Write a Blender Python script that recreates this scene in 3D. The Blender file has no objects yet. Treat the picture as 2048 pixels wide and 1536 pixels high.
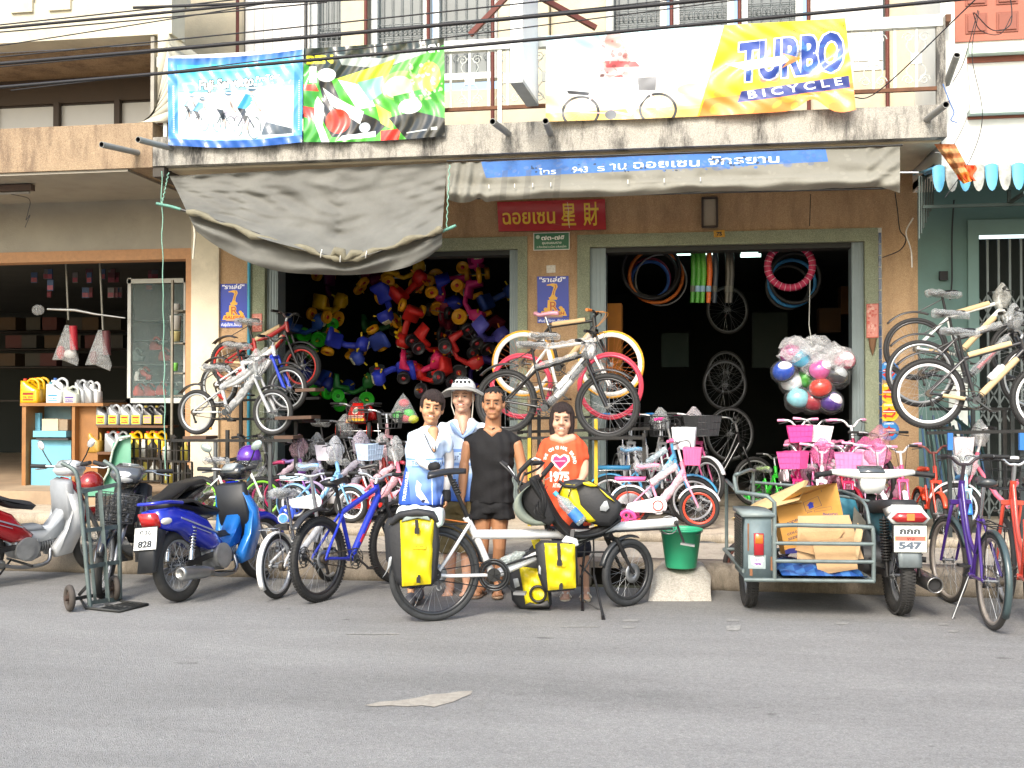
import bpy, math, random
import numpy as np
from mathutils import Vector, Matrix, Euler
random.seed(7); rng = np.random.default_rng(7)
SC = bpy.context.scene
COL = SC.collection
R = math.radians
# ---- camera, world, sun, exposure
CAM_H, YAW, PITCH, FPX = 1.6, 9.2, 0.85, 2150.0
cam_d = bpy.data.cameras.new('camera'); cam_o = bpy.data.objects.new('camera', cam_d); COL.objects.link(cam_o)
cam_d.sensor_width = 36; cam_d.lens = 36 * FPX / 2048; cam_d.clip_end = 600; cam_d.clip_start = .05
cam_o.location = (0, 0, CAM_H); cam_o.rotation_euler = (R(90 + PITCH), 0, R(YAW)); SC.camera = cam_o
world = bpy.data.worlds.new('World'); SC.world = world; world.use_nodes = True
SUN_EL, SUN_AZ, SKY, SUN, EXPO = 41, 191, .145, 1.5, 1.32
wn = world.node_tree; sky = wn.nodes.new('ShaderNodeTexSky'); sky.sky_type = 'NISHITA'; sky.sun_disc = False
sky.sun_elevation = R(SUN_EL); sky.sun_rotation = R(SUN_AZ); sky.dust_density = 3.0; sky.air_density = 1.4; sky.ozone_density = 1.0
wn.links.new(sky.outputs[0], wn.nodes['Background'].inputs[0]); wn.nodes['Background'].inputs[1].default_value = SKY
sd = bpy.data.lights.new('sun', 'SUN'); so = bpy.data.objects.new('sun', sd); COL.objects.link(so)
sd.energy = SUN; sd.angle = R(17); sd.color = (1, .95, .87)
sdir = Vector((math.sin(R(SUN_AZ)) * math.cos(R(SUN_EL)), math.cos(R(SUN_AZ)) * math.cos(R(SUN_EL)), math.sin(R(SUN_EL))))
so.rotation_euler = sdir.to_track_quat('Z', 'Y').to_euler(); so.location = (0, -5, 12)
vs = SC.view_settings; vs.view_transform = 'Standard'; vs.look = 'None'; vs.gamma = 1; vs.exposure = EXPO; vs.use_curve_mapping = False
SC.cycles.max_bounces = 7; SC.cycles.transparent_max_bounces = 24; SC.cycles.caustics_reflective = False; SC.cycles.caustics_refractive = False
# ---- measuring: points of the place seen at a spot of the photograph
_RM = Euler((R(90 + PITCH), 0, R(YAW))).to_matrix()
def ray(px, py): return _RM @ Vector(((px - 1024) / FPX, -(py - 768) / FPX, -1))
def P(px, py, Y):
 d = ray(px, py); return Vector((0, 0, CAM_H)) + d * (Y / d.y)
def G(px, py, z=0.0):
 d = ray(px, py); return Vector((0, 0, CAM_H)) + d * ((z - CAM_H) / d.z)
def V(*a): return Vector(a)
# ---- colours and materials
def hexc(h):
 if not isinstance(h, str): return tuple(h)
 h = h.lstrip('#'); c = [int(h[i:i + 2], 16) / 255 for i in (0, 2, 4)]
 return tuple(x / 12.92 if x <= .04045 else ((x + .055) / 1.055) ** 2.4 for x in c)
_MC = {}
def mat(col, rough=.5, metal=0., var=.12, sc=9., bump=0., coat=0., dirt=0., spec=.5, bs=60., emit=0., nm=None, sheen=0.):
 key = (str(col), rough, metal, var, sc, bump, coat, dirt, spec, bs, emit, sheen)
 if key in _MC: return _MC[key]
 c = hexc(col); m = bpy.data.materials.new(nm or 'paint'); m.use_nodes = True
 nt = m.node_tree; N = nt.nodes; L = nt.links; b = N['Principled BSDF']
 b.inputs['Roughness'].default_value = rough; b.inputs['Metallic'].default_value = metal
 b.inputs['Coat Weight'].default_value = coat; b.inputs['Coat Roughness'].default_value = .12
 b.inputs['Specular IOR Level'].default_value = spec
 if sheen: b.inputs['Sheen Weight'].default_value = sheen
 if emit:
  b.inputs['Emission Color'].default_value = (*c, 1); b.inputs['Emission Strength'].default_value = emit
 tc = N.new('ShaderNodeTexCoord'); nz = N.new('ShaderNodeTexNoise'); nz.inputs['Scale'].default_value = sc; nz.inputs['Detail'].default_value = 6
 nz.inputs['Roughness'].default_value = .6
 L.new(tc.outputs['Object'], nz.inputs['Vector'])
 rp = N.new('ShaderNodeValToRGB'); e = rp.color_ramp.elements
 e[0].position = .3; e[1].position = .72
 e[0].color = (*[x * (1 - var) for x in c], 1); e[1].color = (*[min(1, x * (1 + var) + var * .01) for x in c], 1)
 L.new(nz.outputs['Fac'], rp.inputs[0]); out = rp.outputs[0]
 if dirt:
  n2 = N.new('ShaderNodeTexNoise'); n2.inputs['Scale'].default_value = sc * .45; n2.inputs['Detail'].default_value = 9; n2.inputs['Roughness'].default_value = .72
  L.new(tc.outputs['Object'], n2.inputs['Vector'])
  r2 = N.new('ShaderNodeValToRGB'); r2.color_ramp.elements[0].position = .5; r2.color_ramp.elements[1].position = .7
  L.new(n2.outputs['Fac'], r2.inputs[0]); mx = N.new('ShaderNodeMix'); mx.data_type = 'RGBA'
  ml = N.new('ShaderNodeMath'); ml.operation = 'MULTIPLY'; ml.inputs[1].default_value = dirt; L.new(r2.outputs[0], ml.inputs[0])
  L.new(ml.outputs[0], mx.inputs[0]); L.new(out, mx.inputs[6]); mx.inputs[7].default_value = (.09, .075, .055, 1); out = mx.outputs[2]
 L.new(out, b.inputs['Base Color'])
 if rough > .12:
  mr = N.new('ShaderNodeMapRange'); mr.inputs[3].default_value = rough * .8; mr.inputs[4].default_value = min(1, rough * 1.25)
  L.new(nz.outputs['Fac'], mr.inputs[0]); L.new(mr.outputs[0], b.inputs['Roughness'])
 if bump:
  n3 = N.new('ShaderNodeTexNoise'); n3.inputs['Scale'].default_value = bs; n3.inputs['Detail'].default_value = 4
  L.new(tc.outputs['Object'], n3.inputs['Vector']); bp = N.new('ShaderNodeBump'); bp.inputs['Strength'].default_value = bump
  bp.inputs['Distance'].default_value = .02; L.new(n3.outputs['Fac'], bp.inputs['Height']); L.new(bp.outputs[0], b.inputs['Normal'])
 _MC[key] = m; return m
def film(tint='e8ecee', op=.16, nm='clear_film', rough=.12, fk=.45):
 key = ('film', tint, op, rough, fk)
 if key in _MC: return _MC[key]
 m = bpy.data.materials.new(nm); m.use_nodes = True; nt = m.node_tree; N = nt.nodes; L = nt.links
 b = N['Principled BSDF']; b.inputs['Base Color'].default_value = (*hexc(tint), 1); b.inputs['Roughness'].default_value = rough
 b.inputs['Specular IOR Level'].default_value = 1.0
 tr = N.new('ShaderNodeBsdfTransparent'); mx = N.new('ShaderNodeMixShader'); lw = N.new('ShaderNodeLayerWeight'); lw.inputs[0].default_value = .35
 tc = N.new('ShaderNodeTexCoord'); nz = N.new('ShaderNodeTexNoise'); nz.inputs['Scale'].default_value = 26; nz.inputs['Detail'].default_value = 3; nz.inputs['Distortion'].default_value = 1.5
 L.new(tc.outputs['Object'], nz.inputs['Vector']); bp = N.new('ShaderNodeBump'); bp.inputs['Strength'].default_value = 1; bp.inputs['Distance'].default_value = .03
 L.new(nz.outputs['Fac'], bp.inputs['Height']); L.new(bp.outputs[0], b.inputs['Normal']); L.new(bp.outputs[0], lw.inputs['Normal'])
 ma = N.new('ShaderNodeMath'); ma.operation = 'MULTIPLY_ADD'; ma.inputs[1].default_value = fk; ma.inputs[2].default_value = op; ma.use_clamp = True
 L.new(lw.outputs['Facing'], ma.inputs[0]); L.new(ma.outputs[0], mx.inputs[0]); L.new(tr.outputs[0], mx.inputs[1]); L.new(b.outputs[0], mx.inputs[2])
 L.new(mx.outputs[0], N['Material Output'].inputs[0]); _MC[key] = m; return m
def speckle(c1, c2, c3, scale=140., stain=.0, rough=.85, big=1.2, bump=.5, nm='pebble_dash', stainc=(.035, .033, .03, 1)):
 m = bpy.data.materials.new(nm); m.use_nodes = True; nt = m.node_tree; N = nt.nodes; L = nt.links; b = N['Principled BSDF']
 b.inputs['Roughness'].default_value = rough; tc = N.new('ShaderNodeTexCoord')
 vo = N.new('ShaderNodeTexVoronoi'); vo.inputs['Scale'].default_value = scale * 1.7; L.new(tc.outputs['Object'], vo.inputs['Vector'])
 sp = N.new('ShaderNodeSeparateColor'); L.new(vo.outputs['Color'], sp.inputs[0])
 rp = N.new('ShaderNodeValToRGB'); e = rp.color_ramp.elements; e[0].position = .15; e[1].position = .9
 mix_ = lambda a: tuple((x + y) / 2 for x, y in zip(hexc(a), hexc(c1))); e[0].color = (*mix_(c2), 1); e[1].color = (*mix_(c3), 1); k = e.new(.5); k.color = (*hexc(c1), 1)
 L.new(sp.outputs[0], rp.inputs[0]); out = rp.outputs[0]
 nz = N.new('ShaderNodeTexNoise'); nz.inputs['Scale'].default_value = big; nz.inputs['Detail'].default_value = 9; nz.inputs['Roughness'].default_value = .7
 L.new(tc.outputs['Object'], nz.inputs['Vector']); hs = N.new('ShaderNodeHueSaturation'); mr = N.new('ShaderNodeMapRange'); mr.inputs[3].default_value = .72; mr.inputs[4].default_value = 1.25
 L.new(nz.outputs['Fac'], mr.inputs[0]); L.new(mr.outputs[0], hs.inputs['Value']); L.new(out, hs.inputs['Color']); out = hs.outputs[0]
 if stain:
  mp = N.new('ShaderNodeMapping'); mp.inputs['Scale'].default_value = (2.2, 2.2, .55); L.new(tc.outputs['Object'], mp.inputs[0])
  n2 = N.new('ShaderNodeTexNoise'); n2.inputs['Scale'].default_value = 1.6; n2.inputs['Detail'].default_value = 12; n2.inputs['Roughness'].default_value = .78; L.new(mp.outputs[0], n2.inputs['Vector'])
  r2 = N.new('ShaderNodeValToRGB'); r2.color_ramp.elements[0].position = .47; r2.color_ramp.elements[1].position = .62; L.new(n2.outputs['Fac'], r2.inputs[0])
  ml = N.new('ShaderNodeMath'); ml.operation = 'MULTIPLY'; ml.inputs[1].default_value = stain; L.new(r2.outputs[0], ml.inputs[0])
  mx = N.new('ShaderNodeMix'); mx.data_type = 'RGBA'; L.new(ml.outputs[0], mx.inputs[0]); L.new(out, mx.inputs[6]); mx.inputs[7].default_value = stainc; out = mx.outputs[2]
 L.new(out, b.inputs['Base Color'])
 bp = N.new('ShaderNodeBump'); bp.inputs['Strength'].default_value = bump; bp.inputs['Distance'].default_value = .01; L.new(vo.outputs['Distance'], bp.inputs['Height']); L.new(bp.outputs[0], b.inputs['Normal'])
 return m
# ---- prints: a small raster canvas for flat print only (banners, posters, plates, shirts)
class Canvas:
 def __init__(s, w, h, bg): s.w, s.h = w, h; s.a = np.ones((h, w, 4), np.float32); s.a[:, :, :3] = hexc(bg)
 def tris(s, tr, col, al=1.):
  c = np.array(hexc(col), np.float32)
  for t in tr:
   x0, y0 = np.floor(t.min(0)).astype(int); x1, y1 = np.ceil(t.max(0)).astype(int) + 1
   x0, y0, x1, y1 = max(x0, 0), max(y0, 0), min(x1, s.w), min(y1, s.h)
   if x1 <= x0 or y1 <= y0: continue
   X, Y = np.meshgrid(np.arange(x0, x1) + .5, np.arange(y0, y1) + .5)
   (ax, ay), (bx, by), (cx, cy) = t; d = (by - cy) * (ax - cx) + (cx - bx) * (ay - cy)
   if abs(d) < 1e-9: continue
   u = ((by - cy) * (X - cx) + (cx - bx) * (Y - cy)) / d; v = ((cy - ay) * (X - cx) + (ax - cx) * (Y - cy)) / d
   m = (u >= -.001) & (v >= -.001) & (u + v <= 1.001); s.a[y0:y1, x0:x1, :3][m] = s.a[y0:y1, x0:x1, :3][m] * (1 - al) + c * al
 def poly(s, pts, col, al=1.):
  from mathutils.geometry import tessellate_polygon
  p = np.array(pts, float); t = tessellate_polygon([[Vector((x, y, 0)) for x, y in pts]]); s.tris(np.array([p[list(k)] for k in t]), col, al)
 def rect(s, x0, y0, x1, y1, col, al=1.): s.poly([(x0, y0), (x1, y0), (x1, y1), (x0, y1)], col, al)
 def ell(s, cx, cy, rx, ry, col, al=1., rot=0, n=28):
  c, q = math.cos(rot), math.sin(rot); s.poly([(cx + rx * math.cos(a) * c - ry * math.sin(a) * q, cy + rx * math.cos(a) * q + ry * math.sin(a) * c) for a in [i * 2 * math.pi / n for i in range(n)]], col, al)
 def ring(s, cx, cy, rx, ry, w, col, n=30):
  for i in range(n):
   a, b = i * 2 * math.pi / n, (i + 1) * 2 * math.pi / n
   s.poly([(cx + rx * math.cos(a), cy + ry * math.sin(a)), (cx + rx * math.cos(b), cy + ry * math.sin(b)), (cx + (rx - w) * math.cos(b), cy + (ry - w) * math.sin(b)), (cx + (rx - w) * math.cos(a), cy + (ry - w) * math.sin(a))], col)
 def line(s, pts, w, col, al=1.):
  for (x0, y0), (x1, y1) in zip(pts, pts[1:]):
   d = math.hypot(x1 - x0, y1 - y0) or 1; nx, ny = -(y1 - y0) / d * w / 2, (x1 - x0) / d * w / 2
   s.poly([(x0 + nx, y0 + ny), (x1 + nx, y1 + ny), (x1 - nx, y1 - ny), (x0 - nx, y0 - ny)], col, al)
 def grad(s, x0, y0, x1, y1, ctop, cbot, al=1.):
  a, b = np.array(hexc(ctop)), np.array(hexc(cbot)); x0, y0, x1, y1 = map(int, (x0, y0, x1, y1))
  t = np.linspace(0, 1, y1 - y0)[:, None, None]; s.a[y0:y1, x0:x1, :3] = s.a[y0:y1, x0:x1, :3] * (1 - al) + (a * (1 - t) + b * t) * al
 def text(s, st, x, y, size, col, w=None, bold=0., shear=0., rot=0., al=1.):
  t = text_tris(st, bold, shear); mn, mxx = t[:, :, 0].min(), t[:, :, 0].max(); t = t.copy(); t[:, :, 0] -= mn
  k = size / .7; kx = k if w is None else w / max(1e-6, mxx - mn); t = t * np.array([kx, k]); c, q = math.cos(rot), math.sin(rot)
  s.tris(np.stack([x + t[:, :, 0] * c + t[:, :, 1] * q, y - t[:, :, 1] * c + t[:, :, 0] * q], -1), col, al)
 def outl(s, st, x, y, size, col, oc, w, bold, shear, rot, o=4):
  for dx, dy in ((-o, 0), (o, 0), (0, -o), (0, o), (-o, -o), (o, o), (o, -o), (-o, o)): s.text(st, x + dx, y + dy, size, oc, w, bold, shear, rot)
  s.text(st, x, y, size, col, w, bold, shear, rot)
 def specks(s, n, x0, y0, x1, y1, cols, rmin, rmax, seed=1, al=.8):
  r = random.Random(seed)
  for _ in range(n): s.ell(r.uniform(x0, x1), r.uniform(y0, y1), r.uniform(rmin, rmax), r.uniform(rmin, rmax), r.choice(cols), al, r.uniform(0, 3), 9)
 def mat(s, nm, rough=.45, bump=.0, bs=4., coat=0., back=None):
  im = bpy.data.images.new(nm, s.w, s.h, float_buffer=True, alpha=False); im.colorspace_settings.name = 'Non-Color'
  im.pixels.foreach_set(np.ascontiguousarray(s.a[::-1]).ravel()); im.update()
  m = mat((.5, .5, .5), rough, 0, 0, 9, bump, coat, 0, .5, bs, 0, nm)
  m = m.copy(); m.name = nm; nt = m.node_tree; ti = nt.nodes.new('ShaderNodeTexImage'); ti.image = im; ti.extension = 'EXTEND'
  uv = nt.nodes.new('ShaderNodeUVMap'); uv.uv_map = 'UVMap'; nt.links.new(uv.outputs[0], ti.inputs[0]); nt.links.new(ti.outputs[0], nt.nodes['Principled BSDF'].inputs['Base Color'])
  return m
_TT = {}
def text_tris(st, bold=0., shear=0.):
 k = (st, bold, shear)
 if k in _TT: return _TT[k]
 cu = bpy.data.curves.new('t', 'FONT'); cu.body = st; cu.resolution_u = 3; cu.offset = bold; cu.shear = shear; ob = bpy.data.objects.new('t', cu); COL.objects.link(ob)
 bpy.context.view_layer.update(); me = ob.evaluated_get(bpy.context.evaluated_depsgraph_get()).to_mesh(); me.calc_loop_triangles()
 v = np.array([q.co[:2] for q in me.vertices]); t = np.array([list(q.vertices) for q in me.loop_triangles]); r = v[t] if len(t) else np.zeros((1, 3, 2))
 ob.to_mesh_clear(); bpy.data.objects.remove(ob); bpy.data.curves.remove(cu); _TT[k] = r; return r
# ---- mesh builder
def frame_of(d):
 d = Vector(d).normalized(); a = Vector((0, 0, 1)) if abs(d.z) < .9 else Vector((1, 0, 0)); x = a.cross(d).normalized(); return x, d.cross(x)
class B:
 def __init__(s): s.v = []; s.f = []; s.m = []; s.uv = {}; s.flat = set()
 def add(s, vs, fs, m=0, flat=False):
  o = len(s.v); s.v += [tuple(q) for q in vs]
  for f in fs:
   if flat: s.flat.add(len(s.f))
   s.f.append(tuple(i + o for i in f)); s.m.append(m)
  return s
 def box(s, lo, hi, m=0):
  (a, b, c), (d, e, g) = lo, hi
  return s.add([(a, b, c), (d, b, c), (d, e, c), (a, e, c), (a, b, g), (d, b, g), (d, e, g), (a, e, g)], [(0, 3, 2, 1), (4, 5, 6, 7), (0, 1, 5, 4), (1, 2, 6, 5), (2, 3, 7, 6), (3, 0, 4, 7)], m, True)
 def cbox(s, c, sz, m=0, M=None):
  h = [q / 2 for q in sz]; vs = [Vector((x * h[0], y * h[1], z * h[2])) for z in (-1, 1) for x, y in ((-1, -1), (1, -1), (1, 1), (-1, 1))]
  if M: vs = [M @ q for q in vs]
  c = Vector(c); return s.add([q + c for q in vs], [(0, 3, 2, 1), (4, 5, 6, 7), (0, 1, 5, 4), (1, 2, 6, 5), (2, 3, 7, 6), (3, 0, 4, 7)], m, True)
 def bar(s, p, q, w, h, m=0, up=None):
  p, q = Vector(p), Vector(q); d = (q - p).normalized()
  if up is not None: x = Vector(up).cross(d).normalized(); y = d.cross(x)
  else: x, y = frame_of(d)
  c = [(-1, -1), (1, -1), (1, 1), (-1, 1)]; return s.add([e + x * a * w / 2 + y * b * h / 2 for e in (p, q) for a, b in c], [(0, 3, 2, 1), (4, 5, 6, 7), (0, 1, 5, 4), (1, 2, 6, 5), (2, 3, 7, 6), (3, 0, 4, 7)], m, True)
 def tube(s, pts, r, n=8, m=0, closed=False, cap=True):
  pts = [Vector(p) for p in pts]; k = len(pts); rs = r if isinstance(r, (list, tuple)) else [r] * k; vs = []; x = None
  for i, p in enumerate(pts):
   d = (pts[(i + 1) % k] - pts[i - 1]) if closed else (pts[min(i + 1, k - 1)] - pts[max(i - 1, 0)])
   if d.length < 1e-9: d = Vector((0, 0, 1))
   d.normalize()
   if x is None: x, y = frame_of(d)
   else:
    x = (x - d * x.dot(d))
    x = x.normalized() if x.length > 1e-6 else frame_of(d)[0]
    y = d.cross(x)
   vs += [p + (x * math.cos(a) + y * math.sin(a)) * rs[i] for a in [j * 2 * math.pi / n for j in range(n)]]
  fs = []
  for i in range(k if closed else k - 1):
   for j in range(n): a, b = i * n + j, i * n + (j + 1) % n; c, d = ((i + 1) % k) * n + (j + 1) % n, ((i + 1) % k) * n + j; fs.append((a, b, c, d))
  s.add(vs, fs, m)
  if cap and not closed:
   s.add(vs[:n], [tuple(range(n))[::-1]], m, True); s.add(vs[-n:], [tuple(range(n))], m, True)
  return s
 def cyl(s, p, q, r1, r2=None, n=16, m=0, cap=True): return s.tube([p, q], [r1, r1 if r2 is None else r2], n, m, False, cap)
 def lathe(s, c, ax, prof, n=24, m=0, closed=False, a0=0, a1=2 * math.pi):
  c = Vector(c); ax = Vector(ax).normalized(); x, y = frame_of(ax); full = abs(a1 - a0 - 2 * math.pi) < 1e-6; na = n if full else n + 1
  vs = [c + ax * h + (x * math.cos(a) + y * math.sin(a)) * r for r, h in prof for a in [a0 + j * (a1 - a0) / n for j in range(na)]]; fs = []; k = len(prof)
  for i in range(k if closed else k - 1):
   for j in range(n): i2 = (i + 1) % k; fs.append((i * na + j, i * na + (j + 1) % na, i2 * na + (j + 1) % na, i2 * na + j))
  return s.add(vs, fs, m)
 def torus(s, c, ax, Rr, r, n=32, k=8, m=0, flatr=1., a0=0, a1=2 * math.pi): return s.lathe(c, ax, [(Rr + r * math.cos(t), r * flatr * math.sin(t)) for t in [j * 2 * math.pi / k for j in range(k)]], n, m, True, a0, a1)
 def ell(s, c, r, n=14, k=9, m=0, M=None, z0=-1., z1=1.):
  c = Vector(c); vs = []; t0, t1 = math.asin(z0), math.asin(z1)
  for i in range(k):
   t = t0 + (t1 - t0) * i / (k - 1)
   for j in range(n):
    a = j * 2 * math.pi / n; q = Vector((r[0] * math.cos(t) * math.cos(a), r[1] * math.cos(t) * math.sin(a), r[2] * math.sin(t))); vs.append((M @ q if M else q) + c)
  return s.add(vs, [(i * n + j, i * n + (j + 1) % n, (i + 1) * n + (j + 1) % n, (i + 1) * n + j) for i in range(k - 1) for j in range(n)] + [tuple(range(n))[::-1], tuple((k - 1) * n + j for j in range(n))], m)
 def loft(s, rings, m=0, cap=True, closed=True):
  n = len(rings[0]); vs = [q for r in rings for q in r]; w = n if closed else n - 1
  fs = [(i * n + j, i * n + (j + 1) % n, (i + 1) * n + (j + 1) % n, (i + 1) * n + j) for i in range(len(rings) - 1) for j in range(w)]
  if cap and closed: fs += [tuple(range(n))[::-1], tuple((len(rings) - 1) * n + j for j in range(n))]
  return s.add(vs, fs, m)
 def slab(s, poly, w, b=.01, O=(0, 0, 0), X=(1, 0, 0), Z=(0, 0, 1), m=0, y0=0., wf=None):
  X, Z, O = Vector(X), Vector(Z), Vector(O); N = Z.cross(X); n = len(poly)
  ar = sum(poly[i][0] * poly[(i + 1) % n][1] - poly[(i + 1) % n][0] * poly[i][1] for i in range(n))
  if ar < 0: poly = poly[::-1]
  ins = []
  for i in range(n):
   p0, p1, p2 = poly[i - 1], poly[i], poly[(i + 1) % n]; e1 = Vector((p1[0] - p0[0], p1[1] - p0[1])); e2 = Vector((p2[0] - p1[0], p2[1] - p1[1]))
   nn = Vector((-e1.y, e1.x)).normalized() + Vector((-e2.y, e2.x)).normalized(); nn = nn.normalized() if nn.length > 1e-6 else Vector((0, 0)); ins.append((p1[0] + nn.x * b, p1[1] + nn.y * b))
  def P3(q, y): k = wf(*q) if wf else 1.; return O + X * q[0] + Z * q[1] + N * (y0 + y * k)
  rings = [[P3(q, -w) for q in ins], [P3(q, -(w - b)) for q in poly], [P3(q, w - b) for q in poly], [P3(q, w) for q in ins]]
  if b <= 0: rings = rings[1:3]
  return s.loft(rings[::-1], m)
 def grid(s, fn, nu, nv, m=0):
  o = len(s.v); s.v += [tuple(fn(i / nu, j / nv)) for j in range(nv + 1) for i in range(nu + 1)]
  for j in range(nv + 1):
   for i in range(nu + 1): s.uv[o + j * (nu + 1) + i] = (i / nu, j / nv)
  for j in range(nv):
   for i in range(nu): a = o + j * (nu + 1) + i; s.f.append((a, a + 1, a + nu + 2, a + nu + 1)); s.m.append(m)
  return s
 def quad(s, a, b, c, d, m=0):
  o = len(s.v); s.v += [tuple(a), tuple(b), tuple(c), tuple(d)]; s.uv.update({o: (0, 0), o + 1: (1, 0), o + 2: (1, 1), o + 3: (0, 1)}); s.flat.add(len(s.f)); s.f.append((o, o + 1, o + 2, o + 3)); s.m.append(m); return s
 def xf(s, M): s.v = [tuple(M @ Vector(q)) for q in s.v]; return s
 def mesh(s, name, mats, smooth=True, uvf=None):
  me = bpy.data.meshes.new(name); me.from_pydata(s.v, [], s.f); mats = mats if isinstance(mats, (list, tuple)) else [mats]
  for q in mats: me.materials.append(q)
  if any(s.m): me.polygons.foreach_set('material_index', s.m)
  if smooth: me.polygons.foreach_set('use_smooth', [i not in s.flat for i in range(len(s.f))])
  if s.uv or uvf:
   uv = me.uv_layers.new(name='UVMap'); li = np.zeros(len(me.loops), int); me.loops.foreach_get('vertex_index', li)
   t = np.array([(uvf(*s.v[i]) if uvf else s.uv.get(i, (0, 0))) for i in range(len(s.v))], float); uv.data.foreach_set('uv', t[li].ravel())
  me.update()
  return me
 def build(s, name, mats, parent=None, smooth=True, auto=True, uvf=None, **kw):
  me = s.mesh(name, mats, smooth, uvf); return place(name, me, parent, **kw)
_MM = {}
def place(name, me, parent=None, M=None, label=None, cat=None, group=None, kind=None):
 o = bpy.data.objects.new(name, me); COL.objects.link(o)
 if parent is not None: o.parent = parent
 if M is not None: o.matrix_local = M; _MM[o.name] = M.copy()
 if label: o['label'] = label
 if cat: o['category'] = cat
 if group: o['group'] = group
 if kind: o['kind'] = kind
 return o
def thing(name, label, cat, M=None, group=None, loc=None, rz=0.):
 if M is None: M = Matrix.Translation(Vector(loc or (0, 0, 0))) @ Matrix.Rotation(rz, 4, 'Z')
 return place(name, None, None, M, label, cat, group)
def solidify(o, t, off=0.):
 md = o.modifiers.new('t', 'SOLIDIFY'); md.thickness = t; md.offset = off; return o
def bevel(o, w=.006, seg=2):
 md = o.modifiers.new('b', 'BEVEL'); md.width = w; md.segments = seg; md.limit_method = 'ANGLE'; md.angle_limit = R(40); return o
def lerp(a, b, t): return a + (b - a) * t
def spline(pts, n=6):
 pts = [Vector(p) for p in pts]; q = [pts[0] * 2 - pts[1]] + pts + [pts[-1] * 2 - pts[-2]]; out = []
 for i in range(1, len(q) - 2):
  for j in range(n):
   t = j / n; a, b, c, d = q[i - 1], q[i], q[i + 1], q[i + 2]
   out.append(.5 * ((2 * b) + (c - a) * t + (2 * a - 5 * b + 4 * c - d) * t * t + (3 * b - a - 3 * c + d) * t ** 3))
 return out + [pts[-1]]
def catenary(a, b, sag, n=14):
 a, b = Vector(a), Vector(b); return [a.lerp(b, i / n) - Vector((0, 0, sag * 4 * (i / n) * (1 - i / n))) for i in range(n + 1)]
RUBBER = mat('262626', .75, 0, .25, 14, .3); RUBBER_OLD = mat('4a4845', .9, 0, .3, 9, .3, dirt=.3); CHROME = mat('c8cacc', .22, 1, .1); STEEL = mat('9a9c9e', .38, .9, .15, dirt=.15)
BLACK = mat('1b1b1c', .45, 0, .2); BLACKM = mat('202022', .7, 0, .2); ALU = mat('c6c9cb', .35, .8, .1); DARKST = mat('4a4a4a', .45, .8, .25, dirt=.3)
FILM = film(); WHITEP = mat('e6e6e2', .35, 0, .05, coat=.4); CARD = mat('c9ad7e', .8, 0, .12, 12, .15)
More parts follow.
